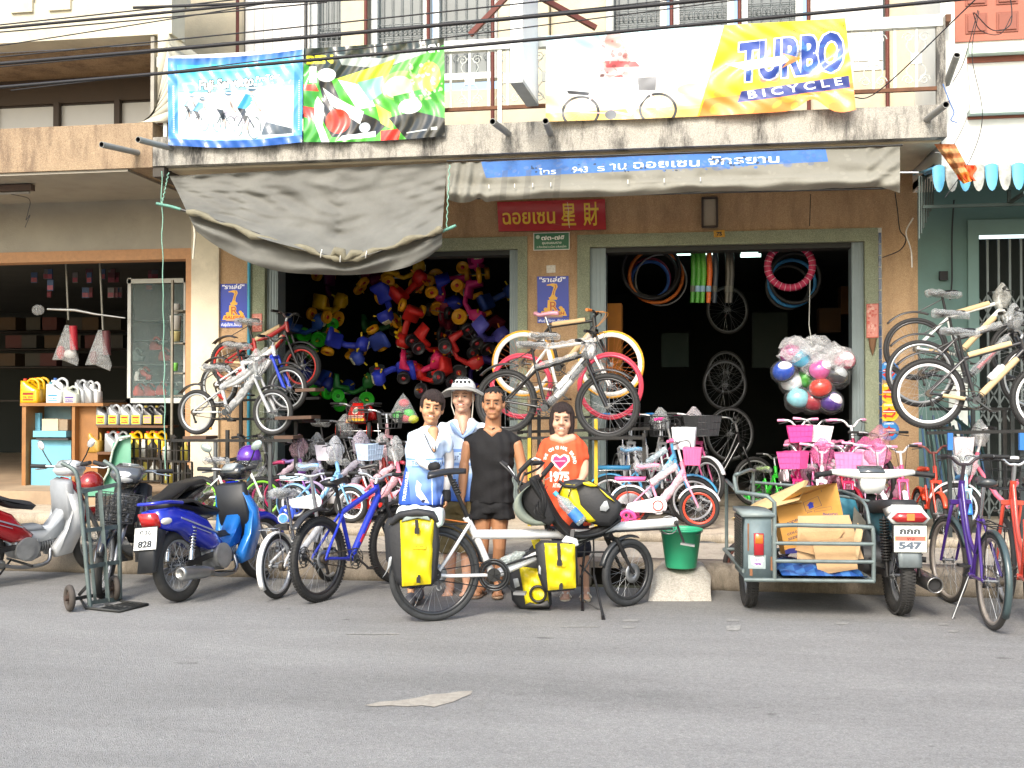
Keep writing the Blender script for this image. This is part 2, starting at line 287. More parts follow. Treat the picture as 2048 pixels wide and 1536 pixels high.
# ==== the setting
YF, YB, YK = 12.34, 10.74, 9.2
def XX(px, Y): return P(px, 800, Y).x
def ZZ(px, py, Y): return P(px, py, Y).z
def road_material():
 m = bpy.data.materials.new('worn_asphalt'); m.use_nodes = True; nt = m.node_tree; N = nt.nodes; L = nt.links; b = N['Principled BSDF']; b.inputs['Roughness'].default_value = .82
 tc = N.new('ShaderNodeTexCoord'); vo = N.new('ShaderNodeTexVoronoi'); vo.inputs['Scale'].default_value = 170; L.new(tc.outputs['Object'], vo.inputs['Vector'])
 sp = N.new('ShaderNodeSeparateColor'); L.new(vo.outputs['Color'], sp.inputs[0]); rp = N.new('ShaderNodeValToRGB'); e = rp.color_ramp.elements
 e[0].position = 0; e[0].color = (.128, .125, .119, 1); e[1].position = 1; e[1].color = (.195, .191, .182, 1); k = e.new(.5); k.color = (.15, .149, .145, 1); L.new(sp.outputs[0], rp.inputs[0])
 def noise(scale, det, ro=.6, stretch=None):
  n = N.new('ShaderNodeTexNoise'); n.inputs['Scale'].default_value = scale; n.inputs['Detail'].default_value = det; n.inputs['Roughness'].default_value = ro
  if stretch: mp = N.new('ShaderNodeMapping'); mp.inputs['Scale'].default_value = stretch; L.new(tc.outputs['Object'], mp.inputs[0]); L.new(mp.outputs[0], n.inputs['Vector'])
  else: L.new(tc.outputs['Object'], n.inputs['Vector'])
  return n.outputs['Fac']
 def mul(c, f, lo, hi, a=.35, z=.65):
  mr = N.new('ShaderNodeMapRange'); mr.inputs[1].default_value = a; mr.inputs[2].default_value = z; mr.inputs[3].default_value = lo; mr.inputs[4].default_value = hi; L.new(f, mr.inputs[0])
  h = N.new('ShaderNodeHueSaturation'); L.new(c, h.inputs['Color']); L.new(mr.outputs[0], h.inputs['Value']); return h.outputs[0]
 c = mul(rp.outputs[0], noise(.35, 6), 1.42, 1.7); c = mul(c, noise(1.1, 8, .7, (.25, 1.3, 1)), .84, 1.1); c = mul(c, noise(28, 5, .8), .85, 1.12); c = mul(c, noise(1.0, 3, .5, (.04, 1.5, 1)), .97, 1.07); c = mul(c, noise(.9, 10, .75, (.6, 1.6, 1)), .87, 1.03, .3, .46)
 c = mul(c, noise(5.5, 3, .5, (.7, 1.4, 1)), .55, 1.0, .24, .31)
 sx = N.new('ShaderNodeSeparateXYZ'); L.new(tc.outputs['Object'], sx.inputs[0]); mr = N.new('ShaderNodeMapRange'); mr.inputs[1].default_value = 7.9; mr.inputs[2].default_value = 9.1; L.new(sx.outputs[1], mr.inputs[0])
 nn = N.new('ShaderNodeMath'); nn.operation = 'MULTIPLY'; L.new(mr.outputs[0], nn.inputs[0]); L.new(noise(2.4, 8, .7), nn.inputs[1]); mx = N.new('ShaderNodeMix'); mx.data_type = 'RGBA'
 L.new(nn.outputs[0], mx.inputs[0]); L.new(c, mx.inputs[6]); mx.inputs[7].default_value = (.075, .07, .06, 1); L.new(mx.outputs[2], b.inputs['Base Color'])
 bp = N.new('ShaderNodeBump'); bp.inputs['Strength'].default_value = .6; bp.inputs['Distance'].default_value = .012; L.new(vo.outputs['Distance'], bp.inputs['Height']); L.new(bp.outputs[0], b.inputs['Normal'])
 return m
def flat_poly(pts, z): return B().add([(x, y, z) for x, y in pts], [tuple(range(len(pts)))], 0, True)
B().add([(-70, -30, 0), (60, -30, 0), (60, YK + .02, 0), (-70, YK + .02, 0)], [(0, 1, 2, 3)], 0, True).build('road', road_material(), kind='structure')
patch_m = mat('999388', .85, 0, .2, 22, .3)
pp = [(728, 1412), (760, 1405), (800, 1402), (838, 1396), (860, 1390), (895, 1388), (918, 1384), (944, 1383), (942, 1390), (925, 1396), (908, 1404), (890, 1409), (868, 1415), (845, 1412), (815, 1414), (780, 1412), (750, 1414)]
flat_poly([G(*q)[:2] for q in pp][::-1], .004).build('road_patch', patch_m, kind='structure')
pt = B()
for k_, (x0, y0, x1, y1) in enumerate([(1244, 1240, 1278, 1244), (1244, 1254, 1272, 1257), (1452, 1240, 1482, 1243), (1452, 1252, 1482, 1262), (1672, 1246, 1698, 1250), (1876, 1248, 1900, 1251), (1896, 1262, 1918, 1265), (1120, 1253, 1200, 1255), (690, 1268, 800, 1270)]):
 q = [G(x0, y0), G(x1, y0), G(x1 - 3, y1), G(x0 + 2, y1)]; pt.add([(p.x, p.y, .004) for p in q], [(3, 2, 1, 0)], 0, True)
pt.build('road_paint', mat('8e8d88', .85, 0, .3, 40, .2), kind='stuff')
kerb_m = speckle('857b6d', '6f6557', '978d80', 150, .8, big=2.2, bump=.3, nm='worn_kerb', stainc=(.09, .075, .055, 1)); pave_m = speckle('a89f90', '8f8676', 'b9b1a2', 90, .45, big=1.1, bump=.2, nm='worn_pavement', stainc=(.12, .105, .085, 1))
plat_m = speckle('a79b88', '8d8170', 'b7ad9b', 90, .5, big=1.3, bump=.2, nm='worn_step', stainc=(.1, .085, .065, 1))
def kerb_run(x0, x1, name, seed):
 r_ = random.Random(seed); n = max(2, int((x1 - x0) / .12)); rings = []
 for i in range(n + 1):
  x = lerp(x0, x1, i / n); a = [r_.uniform(-.012, .012) for _ in range(5)]
  rings.append([V(x, YK + .02 + a[0], -.02), V(x, YK + a[1], .05), V(x, YK + .012 + a[2], .16), V(x, YK + .04 + abs(a[3]), .205 + a[4] * .5), V(x, YK + .09, .22), V(x, YK + .3, .22), V(x, YK + .3, -.02)])
 return B().loft(rings).build(name, kerb_m, kind='structure')
xd0, xd1 = G(1188, 1160).x, G(1296, 1160).x
kerb_run(-40, xd0, 'kerb', 1); kerb_run(xd1, 30, 'kerb', 2)
B().box((xd0, YK + .02, .165), (xd1, YK + .3, .219)).build('drain_lintel', kerb_m, kind='structure'); B().box((xd0, YK + .27, -.02), (xd1, YK + .3, .164)).build('drain_back', mat('1c1a17', .9), kind='structure')
pv = B(); xs = [-40 + i * .5 for i in range(141)]
pv.add([(-40, YK + .3, .2195), (30, YK + .3, .2195), (30, YF + .6, .2195), (-40, YF + .6, .2195)], [(0, 1, 2, 3)], 0, True); pv.build('pavement', pave_m, kind='structure')
XL, XR = XX(440, YF), XX(1837, YF)
XS = XX(385, YF)
def step_run(x0, x1, y0, y1, z, name, seed):
 r_ = random.Random(seed); n = max(2, int((x1 - x0) / .2)); rings = []
 for i in range(n + 1):
  x = lerp(x0, x1, i / n); a = r_.uniform(-.006, .006); rings.append([V(x, y0 + a, .21), V(x, y0 + a, z - .02), V(x, y0 + .02 + a, z), V(x, y1, z), V(x, y1, .21)])
 return B().loft(rings).build(name, plat_m, kind='structure')
step_run(XL + .3, 30, 10.57, 20.5, .305, 'shop_step', 4); step_run(-40, XL + .29, 10.83, 20.5, .352, 'left_step', 5)
B().box((-40, 11.8, .351), (XL + .1, 20.5, .51)).build('left_floor', mat('a38c72', .75, 0, .2, 2.5, .1, dirt=.3), kind='structure')
B().tube([G(1330, 1085, .22), G(1480, 1086, .22), G(1600, 1089, .22)], .018, 6).build('ground_pipe', DARKST, kind='structure')
r0, r1, r2, r3 = G(1296, 1203), G(1425, 1203), G(1412, 1130, .2), G(1316, 1130, .2)
rp_ = B(); n = 8
def rampf(u, v):
 a = r0.lerp(r1, u); b = V(lerp(r3.x, r2.x, u), YK + .06, .235); p = a.lerp(b, v); e = abs(u - .5) * 2
 p.z = .235 * (1 - (1 - v) ** 4.5) * (1 if e < .8 else 1 - (e - .8) * 1.2) + .002; p.x += .01 * math.sin(9 * v + u * 4); return p
rp_.grid(rampf, 14, 12); rp_.uv = {}
rp_.add([r0 - V(0, 0, .03), r1 - V(0, 0, .03), V(r2.x, YK + .06, -.03), V(r3.x, YK + .06, -.03)], [(0, 1, 2, 3)])
for sd_ in (0, 1):
 pts = [rampf(sd_, k / 12) for k in range(13)]; rp_.add(pts + [V(p.x, p.y, -.02) for p in pts], [(k, k + 1, k + 14, k + 13) for k in range(12)])
rp_.build('kerb_ramp', speckle('a5a198', '8c877d', 'b8b4aa', 70, .4, big=3, nm='ramp_concrete', stainc=(.12, .1, .075, 1)), kind='structure')
# ---- wall materials
PEB_OR = speckle('bb9b76', '9a7550', 'd4b994', 130, .35, nm='orange_pebble_dash', stainc=(.12, .06, .03, 1)); PEB_GN = speckle('8d957c', '58604c', 'b9bfa6', 150, .15, nm='green_terrazzo', stainc=(.1, .1, .08, 1))
PEB_WH = speckle('aeaaa0', '8f8a80', 'd0ccc2', 110, .95, big=2.0, nm='white_pebble_dash', stainc=(.045, .043, .04, 1)); PEB_BR = speckle('a48d72', '7f684f', 'bda98a', 110, .6, big=1.4, nm='brown_pebble_dash', stainc=(.1, .06, .04, 1))
CREAM = mat('cdc6b0', .85, 0, .1, 3, .15, dirt=.25); GREYW = mat('a39d90', .88, 0, .1, 2.2, .15, dirt=.2); WHITEW = mat('dedfd9', .85, 0, .04, 3, .05, dirt=.1); TANW = mat('c6bba2', .85, 0, .1, 4, .2, dirt=.15)
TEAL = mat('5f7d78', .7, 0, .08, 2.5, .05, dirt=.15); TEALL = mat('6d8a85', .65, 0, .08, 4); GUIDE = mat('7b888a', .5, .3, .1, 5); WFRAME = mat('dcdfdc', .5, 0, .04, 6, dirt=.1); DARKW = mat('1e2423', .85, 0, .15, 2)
GLASSG = mat('5b6465', .12, 0, .25, 3, 0, spec=.9); REDIR = mat('5e2b23', .6, .2, .2, 8, dirt=.2); ORTRIM = mat('b98c66', .8, 0, .12, 20, .1)
# ---- the bicycle shop's house
house = thing('shophouse', 'orange and green pebble-dashed bicycle shop house with two wide shop openings and an upper balcony', 'building', loc=(XL, YF, 0))
class Bd:
 def __init__(s, root): s.r = root; s.Mi = _MM[root.name].inverted()
 def part(s, b, name, m, par=None, **kw):
  o = b.build(name, m, None, **kw); o.parent = par or s.r
  if par is None: o.matrix_local = s.Mi
  return o
H = Bd(house); x_ = lambda px: XX(px, YF)
a0, a1, a2, a3, b0, b1, c0, c1, d0, d1 = [x_(q) for q in (440, 497, 530, 1018, 1055, 1155, 1180, 1730, 1757, 1765)]
ZT, ZO, ZC = 4.1, 3.50, 3.36
ZFR = 3.50
H.part(B().box((XL, YF, .2), (a1, YF + .3, ZT)), 'left_pillar', PEB_OR)
H.part(B().box((b0, YF, .2), (b1, YF + .3, ZFR - .001)), 'middle_pillar', PEB_OR)
H.part(B().box((d1, YF, .2), (XR, YF + .3, ZT)), 'right_pillar', PEB_OR)
H.part(B().box((a1, YF + .004, ZFR), (d1, YF + .3, ZT)), 'beam', PEB_OR)
for nm, (p, q) in {'a': (a1, a2), 'b': (XX(1036, YF), b0), 'c': (b1, c0), 'd': (c1, d0)}.items():
 H.part(B().box((p, YF - .025, .2), (q, YF + .25, ZFR - .145)), 'door_jamb', PEB_GN)
H.part(B().box((a1, YF - .025, ZFR - .145), (b0, YF + .25, ZFR)), 'door_head', PEB_GN); H.part(B().box((b1, YF - .025, ZFR - .145), (d0, YF + .25, ZFR)), 'door_head', PEB_GN)
for (p, q) in ((XX(530, YF), XX(552, YF)), (XX(1018, YF), XX(1036, YF)), (c0, XX(1211, YF)), (XX(1706, YF), c1)):
 g = B().box((p, YF + .05, .3), (q, YF + .3, ZC));
 for k in range(4): xx = lerp(p, q, (k + .5) / 4); g.box((xx - .004, YF + .04, .3), (xx + .004, YF + .05, ZC))
 H.part(g, 'shutter_guide', GUIDE)
H.part(B().box((a2, YF + .06, ZC - .06), (b0, YF + .3, ZC)), 'shutter_housing', mat('2b2d2a', .7)); H.part(B().box((c0, YF + .06, ZC - .06), (c1, YF + .3, ZC)), 'shutter_housing', mat('2b2d2a', .7))
tile_me = B().box((0, -.012, 0), (d1 - d0 - .012, 0, .118)).mesh('tile', mat('1f3d63', .2, 0, .2, 3, coat=.5), False)
H.part(B().box((d0, YF, .3), (d1, YF + .25, ZFR)), 'tile_strip', mat('c9cbc4', .8))
ts = [o for o in house.children if o.name == 'tile_strip'][0]
for k in range(17):
 t_ = place('tile', tile_me, ts); t_.location = (d0 + .006, YF - .001, 1.28 + k * .128)
for (p, q, nm) in ((XL, b0 + .2, 'left'), (b0 + .2, XR, 'right')):
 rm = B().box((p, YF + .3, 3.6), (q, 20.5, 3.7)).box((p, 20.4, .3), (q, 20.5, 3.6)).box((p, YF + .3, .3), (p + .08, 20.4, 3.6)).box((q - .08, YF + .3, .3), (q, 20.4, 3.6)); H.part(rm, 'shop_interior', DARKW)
sl = B(); n = 60; bx0, bx1 = XX(303, YB), XX(1897, YB)
sl.box((bx0, YB, 4.11), (bx1, YF + .02, 4.42)); slab_o = H.part(sl, 'balcony_slab', PEB_WH)
H.part(B().box((bx0 + .03, YB + .12, 4.085), (bx1 - .03, YF - .01, 4.109)), 'soffit', TANW)
H.part(B().box((bx0 - .01, YB + .02, 4.0), (bx0 + .12, YF, 4.108)), 'soffit_edge', mat('4b4640', .9, dirt=.5));
WY = YF
zs = ZZ(970, 158, WY)
def seg(px0, px1, z0, z1, m, nm, dy=0.): return H.part(B().box((x_(px0), WY - dy, z0), (x_(px1), WY + .25, z1)), nm, m)
ZTOP = 7.2
segs = [(340, 485, 4.42, ZTOP, TANW, 'upper_wall', .0), (687, 735, 4.42, ZTOP, TANW, 'upper_pillar', .12), (1000, 1100, 4.42, ZTOP, TANW, 'upper_pillar', .12), (1102, 1212, 4.42, ZTOP, TANW, 'upper_wall', .0), (1778, 1850, 4.42, ZTOP, TANW, 'upper_pillar', .1)]
for s_ in segs: seg(*s_)
for (p, q) in ((485, 687), (735, 1000), (1212, 1778)): seg(p, q, 4.42, zs - .12, TANW, 'parapet_wall', 0)
seg(1850, 1897, 4.42, ZTOP, mat('3a3935', .9, dirt=.4), 'wall_end', .25)
board_m = mat('dcdad6', .6, 0, .05, 6, dirt=.12)
def shutter_boards(px0, px1, nb):
 fr = H.part(B().box((x_(px0), WY + .02, zs - .1), (x_(px1), WY + .2, ZTOP)), 'shutter', WFRAME); w = (x_(px1) - x_(px0)) / nb
 me = B().box((.004, -.015, 0), (w - .004, 0, ZTOP - zs)).mesh('board', board_m, False)
 for k in range(nb): place('board', me, fr).location = (x_(px0) + k * w, WY + .02, zs)
shutter_boards(487, 617, 7); shutter_boards(1622, 1770, 6)
grid_m = mat('6f7476', .5, .6, .1)
def window(px0, px1, z0, band=.55, nbar=5):
 f = B(); X0, X1 = x_(px0), x_(px1); w = .075; y0, y1 = WY - .03, WY + .1
 f.box((X0, y0, z0), (X0 + w, y1, ZTOP)).box((X1 - w, y0, z0), (X1, y1, ZTOP)).box((X0 + w, y0, z0), (X1 - w, y1, z0 + w))
 fo = H.part(f, 'window', WFRAME); g = B().box((X0 + w, WY + .06, z0 + w), (X1 - w, WY + .075, ZTOP)); H.part(g, 'pane', GLASSG, fo)
 gr = B()
 for k in range(nbar): xx = lerp(X0 + w, X1 - w, (k + .5) / nbar); gr.cyl((xx, WY + .02, z0 + w), (xx, WY + .02, ZTOP), .006, n=5)
 for zz in (z0 + band, z0 + band + .16, z0 + band + 1.2): gr.cyl((X0 + w, WY + .02, zz), (X1 - w, WY + .02, zz), .006, n=5)
 for k in range(nbar * 2): xx = lerp(X0 + w, X1 - w, (k + .5) / nbar / 2); gr.torus((xx, WY + .02, z0 + band + .08), (0, 1, 0), .035, .006, 10, 4)
 for k in range(nbar): xx = lerp(X0 + w, X1 - w, (k + .5) / nbar); gr.torus((xx, WY + .02, z0 + band * .5), (0, 1, 0), .04, .005, 10, 4)
 H.part(gr, 'window_grille', grid_m, fo)
 cu = B().grid(lambda u, v: V(lerp(X0 + w, X1 - w, u), WY + .16 + .02 * math.sin(u * 40), lerp(z0 + w, ZTOP, v)), 40, 1); cu.uv = {}; H.part(cu, 'curtain', mat('9aa09d', .8), fo)
for (p, q, z_) in ((622, 700, zs), (742, 860, zs), (866, 996, zs), (1216, 1335, zs), (1347, 1470, zs), (1484, 1608, zs)): window(p, q, z_ - (.0 if p > 620 else 0))
for px in (483, 619, 738, 862, 990, 1345, 1480, 1617, 1773):
 H.part(B().cyl((x_(px), WY - .16, 4.42), (x_(px), WY - .16, ZTOP), .022, n=8), 'iron_post', REDIR if px != 619 else DARKST)
H.part(B().cyl((x_(1222), WY - .1, 4.42), (x_(1222), WY - .1, ZTOP), .05, n=10), 'drain_pipe', mat('c9cbc6', .6, dirt=.3))
rail = thing('balcony_railing', 'white painted iron balcony railing with scrollwork and rust along its rails', 'railing', loc=(bx0, YB + .06, 4.42)); RL = Bd(rail); YR = YB + .08
RAILM = mat('d3d8d4', .5, .2, .08, 5, dirt=.45); RUST = mat('6d4a35', .8, .2, .4, 9, dirt=.4)
zt, zb = 5.24, ZZ(1750, 182, YR)
RL.part(B().box((bx0 + .02, YR - .04, zt - .05), (bx1 - .02, YR + .04, zt + .06)), 'top_rail', RAILM); RL.part(B().box((bx0 + .02, YR - .02, zb - .02), (bx1 - .02, YR + .02, zb + .015)), 'bottom_rail', RUST)
bal = B().box((-.012, -.012, 0), (.012, .012, zt - zb - .05)).mesh('baluster', RAILM, False)
def scroll(b, cx, cz, s, fl=1):
 pts = [V(cx + fl * s * .055 * (1 - t * .8) * math.cos(t * 9), 0, cz + s * .055 * (1 - t * .8) * math.sin(t * 9)) for t in [k / 14 for k in range(15)]]; b.tube(pts, .005, 4)
sc_ = B(); hh = zt - zb - .05
for fl in (-1, 1):
 scroll(sc_, fl * .075, hh - .09, 1, fl); scroll(sc_, fl * .075, .09, 1, fl)
 sc_.tube(spline([(fl * .02, 0, hh - .07), (fl * .09, 0, hh * .72), (fl * .02, 0, hh * .5), (fl * .09, 0, hh * .3), (fl * .02, 0, .07)], 5), .005, 4)
sc_.box((-.05, -.012, hh / 2 - .05), (.05, .012, hh / 2 + .05)); scm = sc_.mesh('scroll', RAILM, False)
nb = 40
for k in range(nb + 1):
 xx = lerp(bx0 + .06, bx1 - .06, k / nb); o = place('baluster', bal, rail); o.location = (xx - bx0, YR - YB - .06, zb - 4.42)
 if k % 2: o = place('scroll', scm, rail); o.location = (xx - bx0, YR - YB - .06, zb - 4.42)
for px in (330, 1000, 1190, 1885): xx = XX(px, YR); RL.part(B().box((xx - (.04 if px > 1800 else .02), YR - .03, 4.42), (xx + (.04 if px > 1800 else .02), YR + .03, zt + .04)), 'post', PEB_WH if px > 1800 else RAILM)
for px in (1885,): xx = XX(px, YR) + .05; RL.part(B().box((xx, YR, 4.44), (xx + .03, YF, 4.47)).box((xx, YR, zt), (xx + .05, YF, zt + .07)), 'side_rail', RUST)
H.part(B().bar(P(940, 70, YB + .1), P(1036, -30, YB + .1), .05, .05), 'bracket', REDIR); H.part(B().bar(P(1036, -30, YB + .1), P(1192, 56, YB + .4), .05, .05), 'bracket', REDIR); H.part(B().bar(P(1036, -40, YB + .1), P(1036, 100, YB + .1), .04, .04), 'bracket', mat('c7cac4', .6))
def spout(p, q, label, r=.033):
 o = thing('spout_pipe', label, 'pipe', group='drain spouts', loc=p);
 b = B().tube([V(0, 0, 0), q - p], r, 12, cap=False).tube([q - p, V(0, 0, 0)], r * .8, 12, 1, cap=False); pr = [V(0, 0, 0), q - p]; d = (q - p).normalized(); b.lathe(q - p, d, [(r * .8, 0), (r, 0)], 12); b.build('pipe_body', [mat('8d8d88', .6, 0, .15, 9, dirt=.4), mat('1a1a1a', .9)], o)
spout(P(1018, 268, YB + .02), P(985, 243, 10.25), 'grey drain spout jutting from the slab left of centre, under the leaning light box'); spout(P(1101, 268, YB + .02), P(1091, 242, 10.25), 'grey drain spout jutting from the slab under the corner of the long banner')
spout(P(345, 297, YB + .02), P(276, 279, 10.2), 'grey drain spout jutting left under the blue cycling banner'); spout(P(277, 306, YB + .02), P(203, 289, 10.2), 'grey drain spout jutting from the brown pebble-dashed beam')
spout(P(1852, 240, YB + .02), P(1892, 209, 10.3), 'grey drain spout jutting from the right end of the slab'); spout(P(1893, 168, YB + .1), P(1914, 110, 10.5), 'dark pipe end pointing up beside the balcony corner')
# ---- left neighbour
lh = thing('shophouse', 'brown pebble-dashed neighbour house with the spare parts shop, left of the bicycle shop', 'building', loc=(-20, YF, 0)); LH = Bd(lh); LX = -22
xl = lambda px: XX(px, YB)
LH.part(B().box((LX, YB + .004, 4.10), (xl(302), YF, 4.585)), 'balcony_beam', PEB_BR); LH.part(B().box((LX, YB + .03, 4.07), (XS, YF, 4.098)), 'soffit', GREYW)
LH.part(B().box((LX, YF, 3.34), (XL, YF + .25, 4.1)), 'shop_wall', GREYW)
LH.part(B().box((LX, YB, 5.53), (xl(340), YB + .3, 5.95)), 'window_head', CREAM); LH.part(B().box((LX, YB + .02, 5.952), (xl(335), YB + .5, 7.3)), 'upper_wall', CREAM)
for px in (42, 118): LH.part(B().box((xl(px) - .14, YB - .03, 5.85), (xl(px) + .12, YB, 7.3)), 'pilaster', CREAM)
fr = B(); pts = []; xw, zw0, zw1 = xl(312), 4.59, 5.53; rr = .22
out = [V(xw - .0, YB, zw1)] + [V(xw - rr + rr * math.cos(t), YB, zw0 + rr + rr * math.sin(t)) for t in [-k * math.pi / 2 / 8 for k in range(9)]]
far = [V(xl(334), YB, zw1), *[V(xl(334), YB, lerp(zw1, zw0, k / 9)) for k in range(1, 10)]]
for a_, b_ in zip(list(zip(out, far)), list(zip(out, far))[1:]):
 q = [a_[0], a_[1], b_[1], b_[0]]; fr.add(q + [p + V(0, 1.16, 0) for p in q], [(0, 1, 2, 3), (4, 7, 6, 5), (0, 3, 7, 4), (1, 5, 6, 2), (0, 4, 5, 1), (3, 2, 6, 7)])
LH.part(fr, 'window_reveal', CREAM)
LH.part(B().box((LX, YB + .3, 5.5), (xl(312), 11.95, 5.529)), 'reveal_ceiling', PEB_BR); LH.part(B().box((LX, 11.95, 5.2), (xl(334), 12.0, 5.53)), 'transom', mat('4a4038', .8)); LH.part(B().box((LX, 11.9, 4.585), (xl(334), 11.99, 4.62)), 'window_sill', CREAM)
wf = LH.part(B().box((LX, 11.98, 5.16), (xl(330), 12.02, 5.22)), 'window', mat('3a332e', .7))
for k, (p, q) in enumerate(((-120, -22), (-18, 103), (113, 225), (236, 330))):
 LH.part(B().box((XX(p, 11.95), 11.97, 4.62), (XX(q, 11.95), 11.985, 5.17)), 'pane', mat('b9bab8', .3, 0, .06, 2, spec=.6), wf)
for px in (-20, 108, 230): LH.part(B().box((XX(px, 11.9) - .035, 11.9, 4.6), (XX(px, 11.9) + .035, 11.965, 5.2)), 'mullion', mat('453c36', .7), wf)
LH.part(B().box((XX(372, YF), YF - .02, .5), (XS, YF + .2, ZZ(370, 497, YF))), 'door_jamb', ORTRIM); zl = ZZ(370, 497, YF)
LH.part(B().box((LX, YF - .021, zl - .13), (XX(372, YF), YF + .2, zl)), 'door_head', ORTRIM)
LH.part(B().box((XS, YF - .05, .2), (XL, YF + .25, 4.07)), 'pillar', mat('d6cdb6', .85, 0, .1, 3, .2, dirt=.35))
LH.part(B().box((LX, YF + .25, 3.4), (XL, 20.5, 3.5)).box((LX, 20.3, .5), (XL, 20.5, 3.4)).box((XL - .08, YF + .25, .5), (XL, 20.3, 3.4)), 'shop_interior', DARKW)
LH.part(B().box((bx0 - .04, YB + .02, 4.585), (bx0, YB + .2, 5.53)), 'corner_post', mat('9b978c', .9, 0, .2, 6, .2, dirt=.5))
lf = thing('lamp_fitting', 'unlit rusty fluorescent lamp fitting under the left soffit', 'lamp', loc=P(0, 380, 11.2)); p_ = P(66, 377, 11.2) - P(0, 380, 11.2)
B().box((-.6, -.04, -.02), (p_.x, .04, .05)).build('housing', mat('5b4a44', .7, .2, .2, dirt=.4), lf); B().cyl((-.6, 0, -.04), (p_.x - .04, 0, -.04), .016, n=8).build('tube', mat('8d8a86', .5), lf)
# ---- right neighbour
rh = thing('shophouse', 'white and grey-green neighbour house with red-brown wooden shutters, right of the bicycle shop', 'building', loc=(XR, YF, 0)); RH = Bd(rh); RX = 16
xr = lambda px: XX(px, YB + .25); YW = YB + .25
zw = ZZ(1960, 330, YW)
RH.part(B().box((xr(1886), YW, zw), (RX, YW + .3, 8)), 'upper_wall', WHITEW); RH.part(B().box((XX(1886, YW), YW + .3, zw), (XX(1886, YW) + .2, YF, 8)), 'side_wall', WHITEW)
SHUT = mat('a3614d', .6, 0, .12, 5, .1, dirt=.1); SHUT2 = mat('8c503f', .6, 0, .12, 5)
sh = RH.part(B().box((xr(1914), YW - .02, ZZ(1980, 82, YW)), (RX, YW - .001, 7.6)), 'shutter', SHUT)
zsb = ZZ(1980, 82, YW)
for col in range(3):
 for row in range(4):
  X0 = lerp(xr(1934), xr(1978), 0) + col * (xr(1996) - xr(1934)); w_ = xr(1978) - xr(1934); z0 = zsb + .07 + row * .27
  pn = B().box((X0, YW - .03, z0), (X0 + w_, YW - .02, z0 + .2)); pn.box((X0 + .02, YW - .042, z0 + .02), (X0 + w_ - .02, YW - .03, z0 + .18)); bevel(RH.part(pn, 'panel', SHUT2, sh), .004, 1)
for (ya, yb_, nm_, m_) in ((98, 113, 'ledge', mat('b9c9be', .7, 0, .06)), (224, 232, 'ledge', mat('b9c9be', .7, 0, .06))):
 RH.part(B().box((xr(1937), YW - .12, ZZ(1980, yb_, YW)), (RX, YW - .001, ZZ(1980, ya, YW))), nm_, m_)
for (ya, yb_) in ((113, 125), (232, 238)): RH.part(B().box((xr(1938), YW - .015, ZZ(1980, yb_, YW)), (RX, YW - .001, ZZ(1980, ya, YW) - .002)), 'shutter_slot', SHUT2)
RH.part(B().box((XR + .001, YF, .3), (XX(1960, YF), YF + .2, 3.95)), 'shop_wall', TEAL); RH.part(B().box((XX(1960, YF), YF, ZZ(1990, 460, YF)), (RX, YF + .2, 3.95)), 'shop_wall', TEAL)
RH.part(B().box((xr(1886), YW + .3, zw + .02), (RX, YF, zw + .1)), 'soffit', TEAL)
RH.part(B().box((XX(1936, YF), YF - .04, .3), (XX(1957, YF), YF, ZZ(1990, 440, YF))), 'door_frame', TEALL); RH.part(B().box((XX(1957, YF), YF - .04, ZZ(1990, 470, YF)), (RX, YF, ZZ(1990, 440, YF))), 'door_frame', TEALL)
RH.part(B().box((XX(1897, YF), YF - .03, .3), (XX(1934, YF), YF - .001, 2.0)), 'lit_door_panel', mat('dfe6df', .7, 0, .04))  # sunlit zone of the door panel, its brightness put into the pale colour
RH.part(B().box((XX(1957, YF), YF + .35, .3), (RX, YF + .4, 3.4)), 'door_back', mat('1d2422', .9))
gate = thing('folding_gate', 'grey folding lattice gate in the right neighbour doorway', 'gate', loc=(XX(1957, YF), YF, .3)); GT = Bd(gate); gx0 = XX(1957, YF); GM = mat('6e7676', .5, .5, .15, dirt=.2)
pk = B().box((-.012, -.012, 0), (.012, .012, 3.05)).mesh('gate_post', GM, False); lz = B()
for k in range(26): place('gate_post', pk, gate).location = (k * .115, .06, 0)
for z0 in (.55, 1.55, 2.55):
 for k in range(25):
  x0 = gx0 + k * .115
  for s_ in (0, 1): lz.bar((x0, YF + .06, z0 + s_ * .2), (x0 + .115, YF + .06, z0 + (1 - s_) * .2), .006, .016); lz.bar((x0, YF + .05, z0 - s_ * .2), (x0 + .115, YF + .05, z0 - (1 - s_) * .2), .006, .016)
GT.part(lz, 'lattice', GM, kind='stuff')
aw = thing('corrugated_awning', 'blue and clear corrugated plastic awning with scalloped end over the right doorway', 'awning', loc=P(1870, 340, YB)); AW = Bd(aw)
bl_ = mat('5aa9cf', .35, 0, .15, 5, coat=.3, dirt=.3); cl_ = mat('a7aaa3', .3, 0, .35, 14, .3, dirt=.75)
za, zb_ = ZZ(1960, 336, YB), ZZ(1960, 384, YB); w_ = XX(1955, YB) - XX(1929, YB); x0 = XX(1866, YB); k = 0
while x0 < 6.5:
 def fs(u, v, x0=x0):
  th = math.pi * u; r = w_ / 2; x = x0 + r - r * math.cos(th); dep = YB + .9 * (1 - v) - .02; z = lerp(za + .12, za, v) + .035 * math.sin(th)
  return V(x, dep, z)
 bb = B().grid(fs, 8, 3); bb.grid(lambda u, v, x0=x0: V(x0 + w_ / 2 - w_ / 2 * math.cos(math.pi * u), YB - .02 - .02 * math.sin(math.pi * u), lerp(za + .035 * math.sin(math.pi * u), zb_ + (za - zb_) * (1 - math.sin(math.pi * u)) * .9, v)), 8, 3)
 bb.uv = {}; o = AW.part(bb, 'sheet', (bl_, cl_)[k % 2]); x0 += w_ * 1.02; k += 1
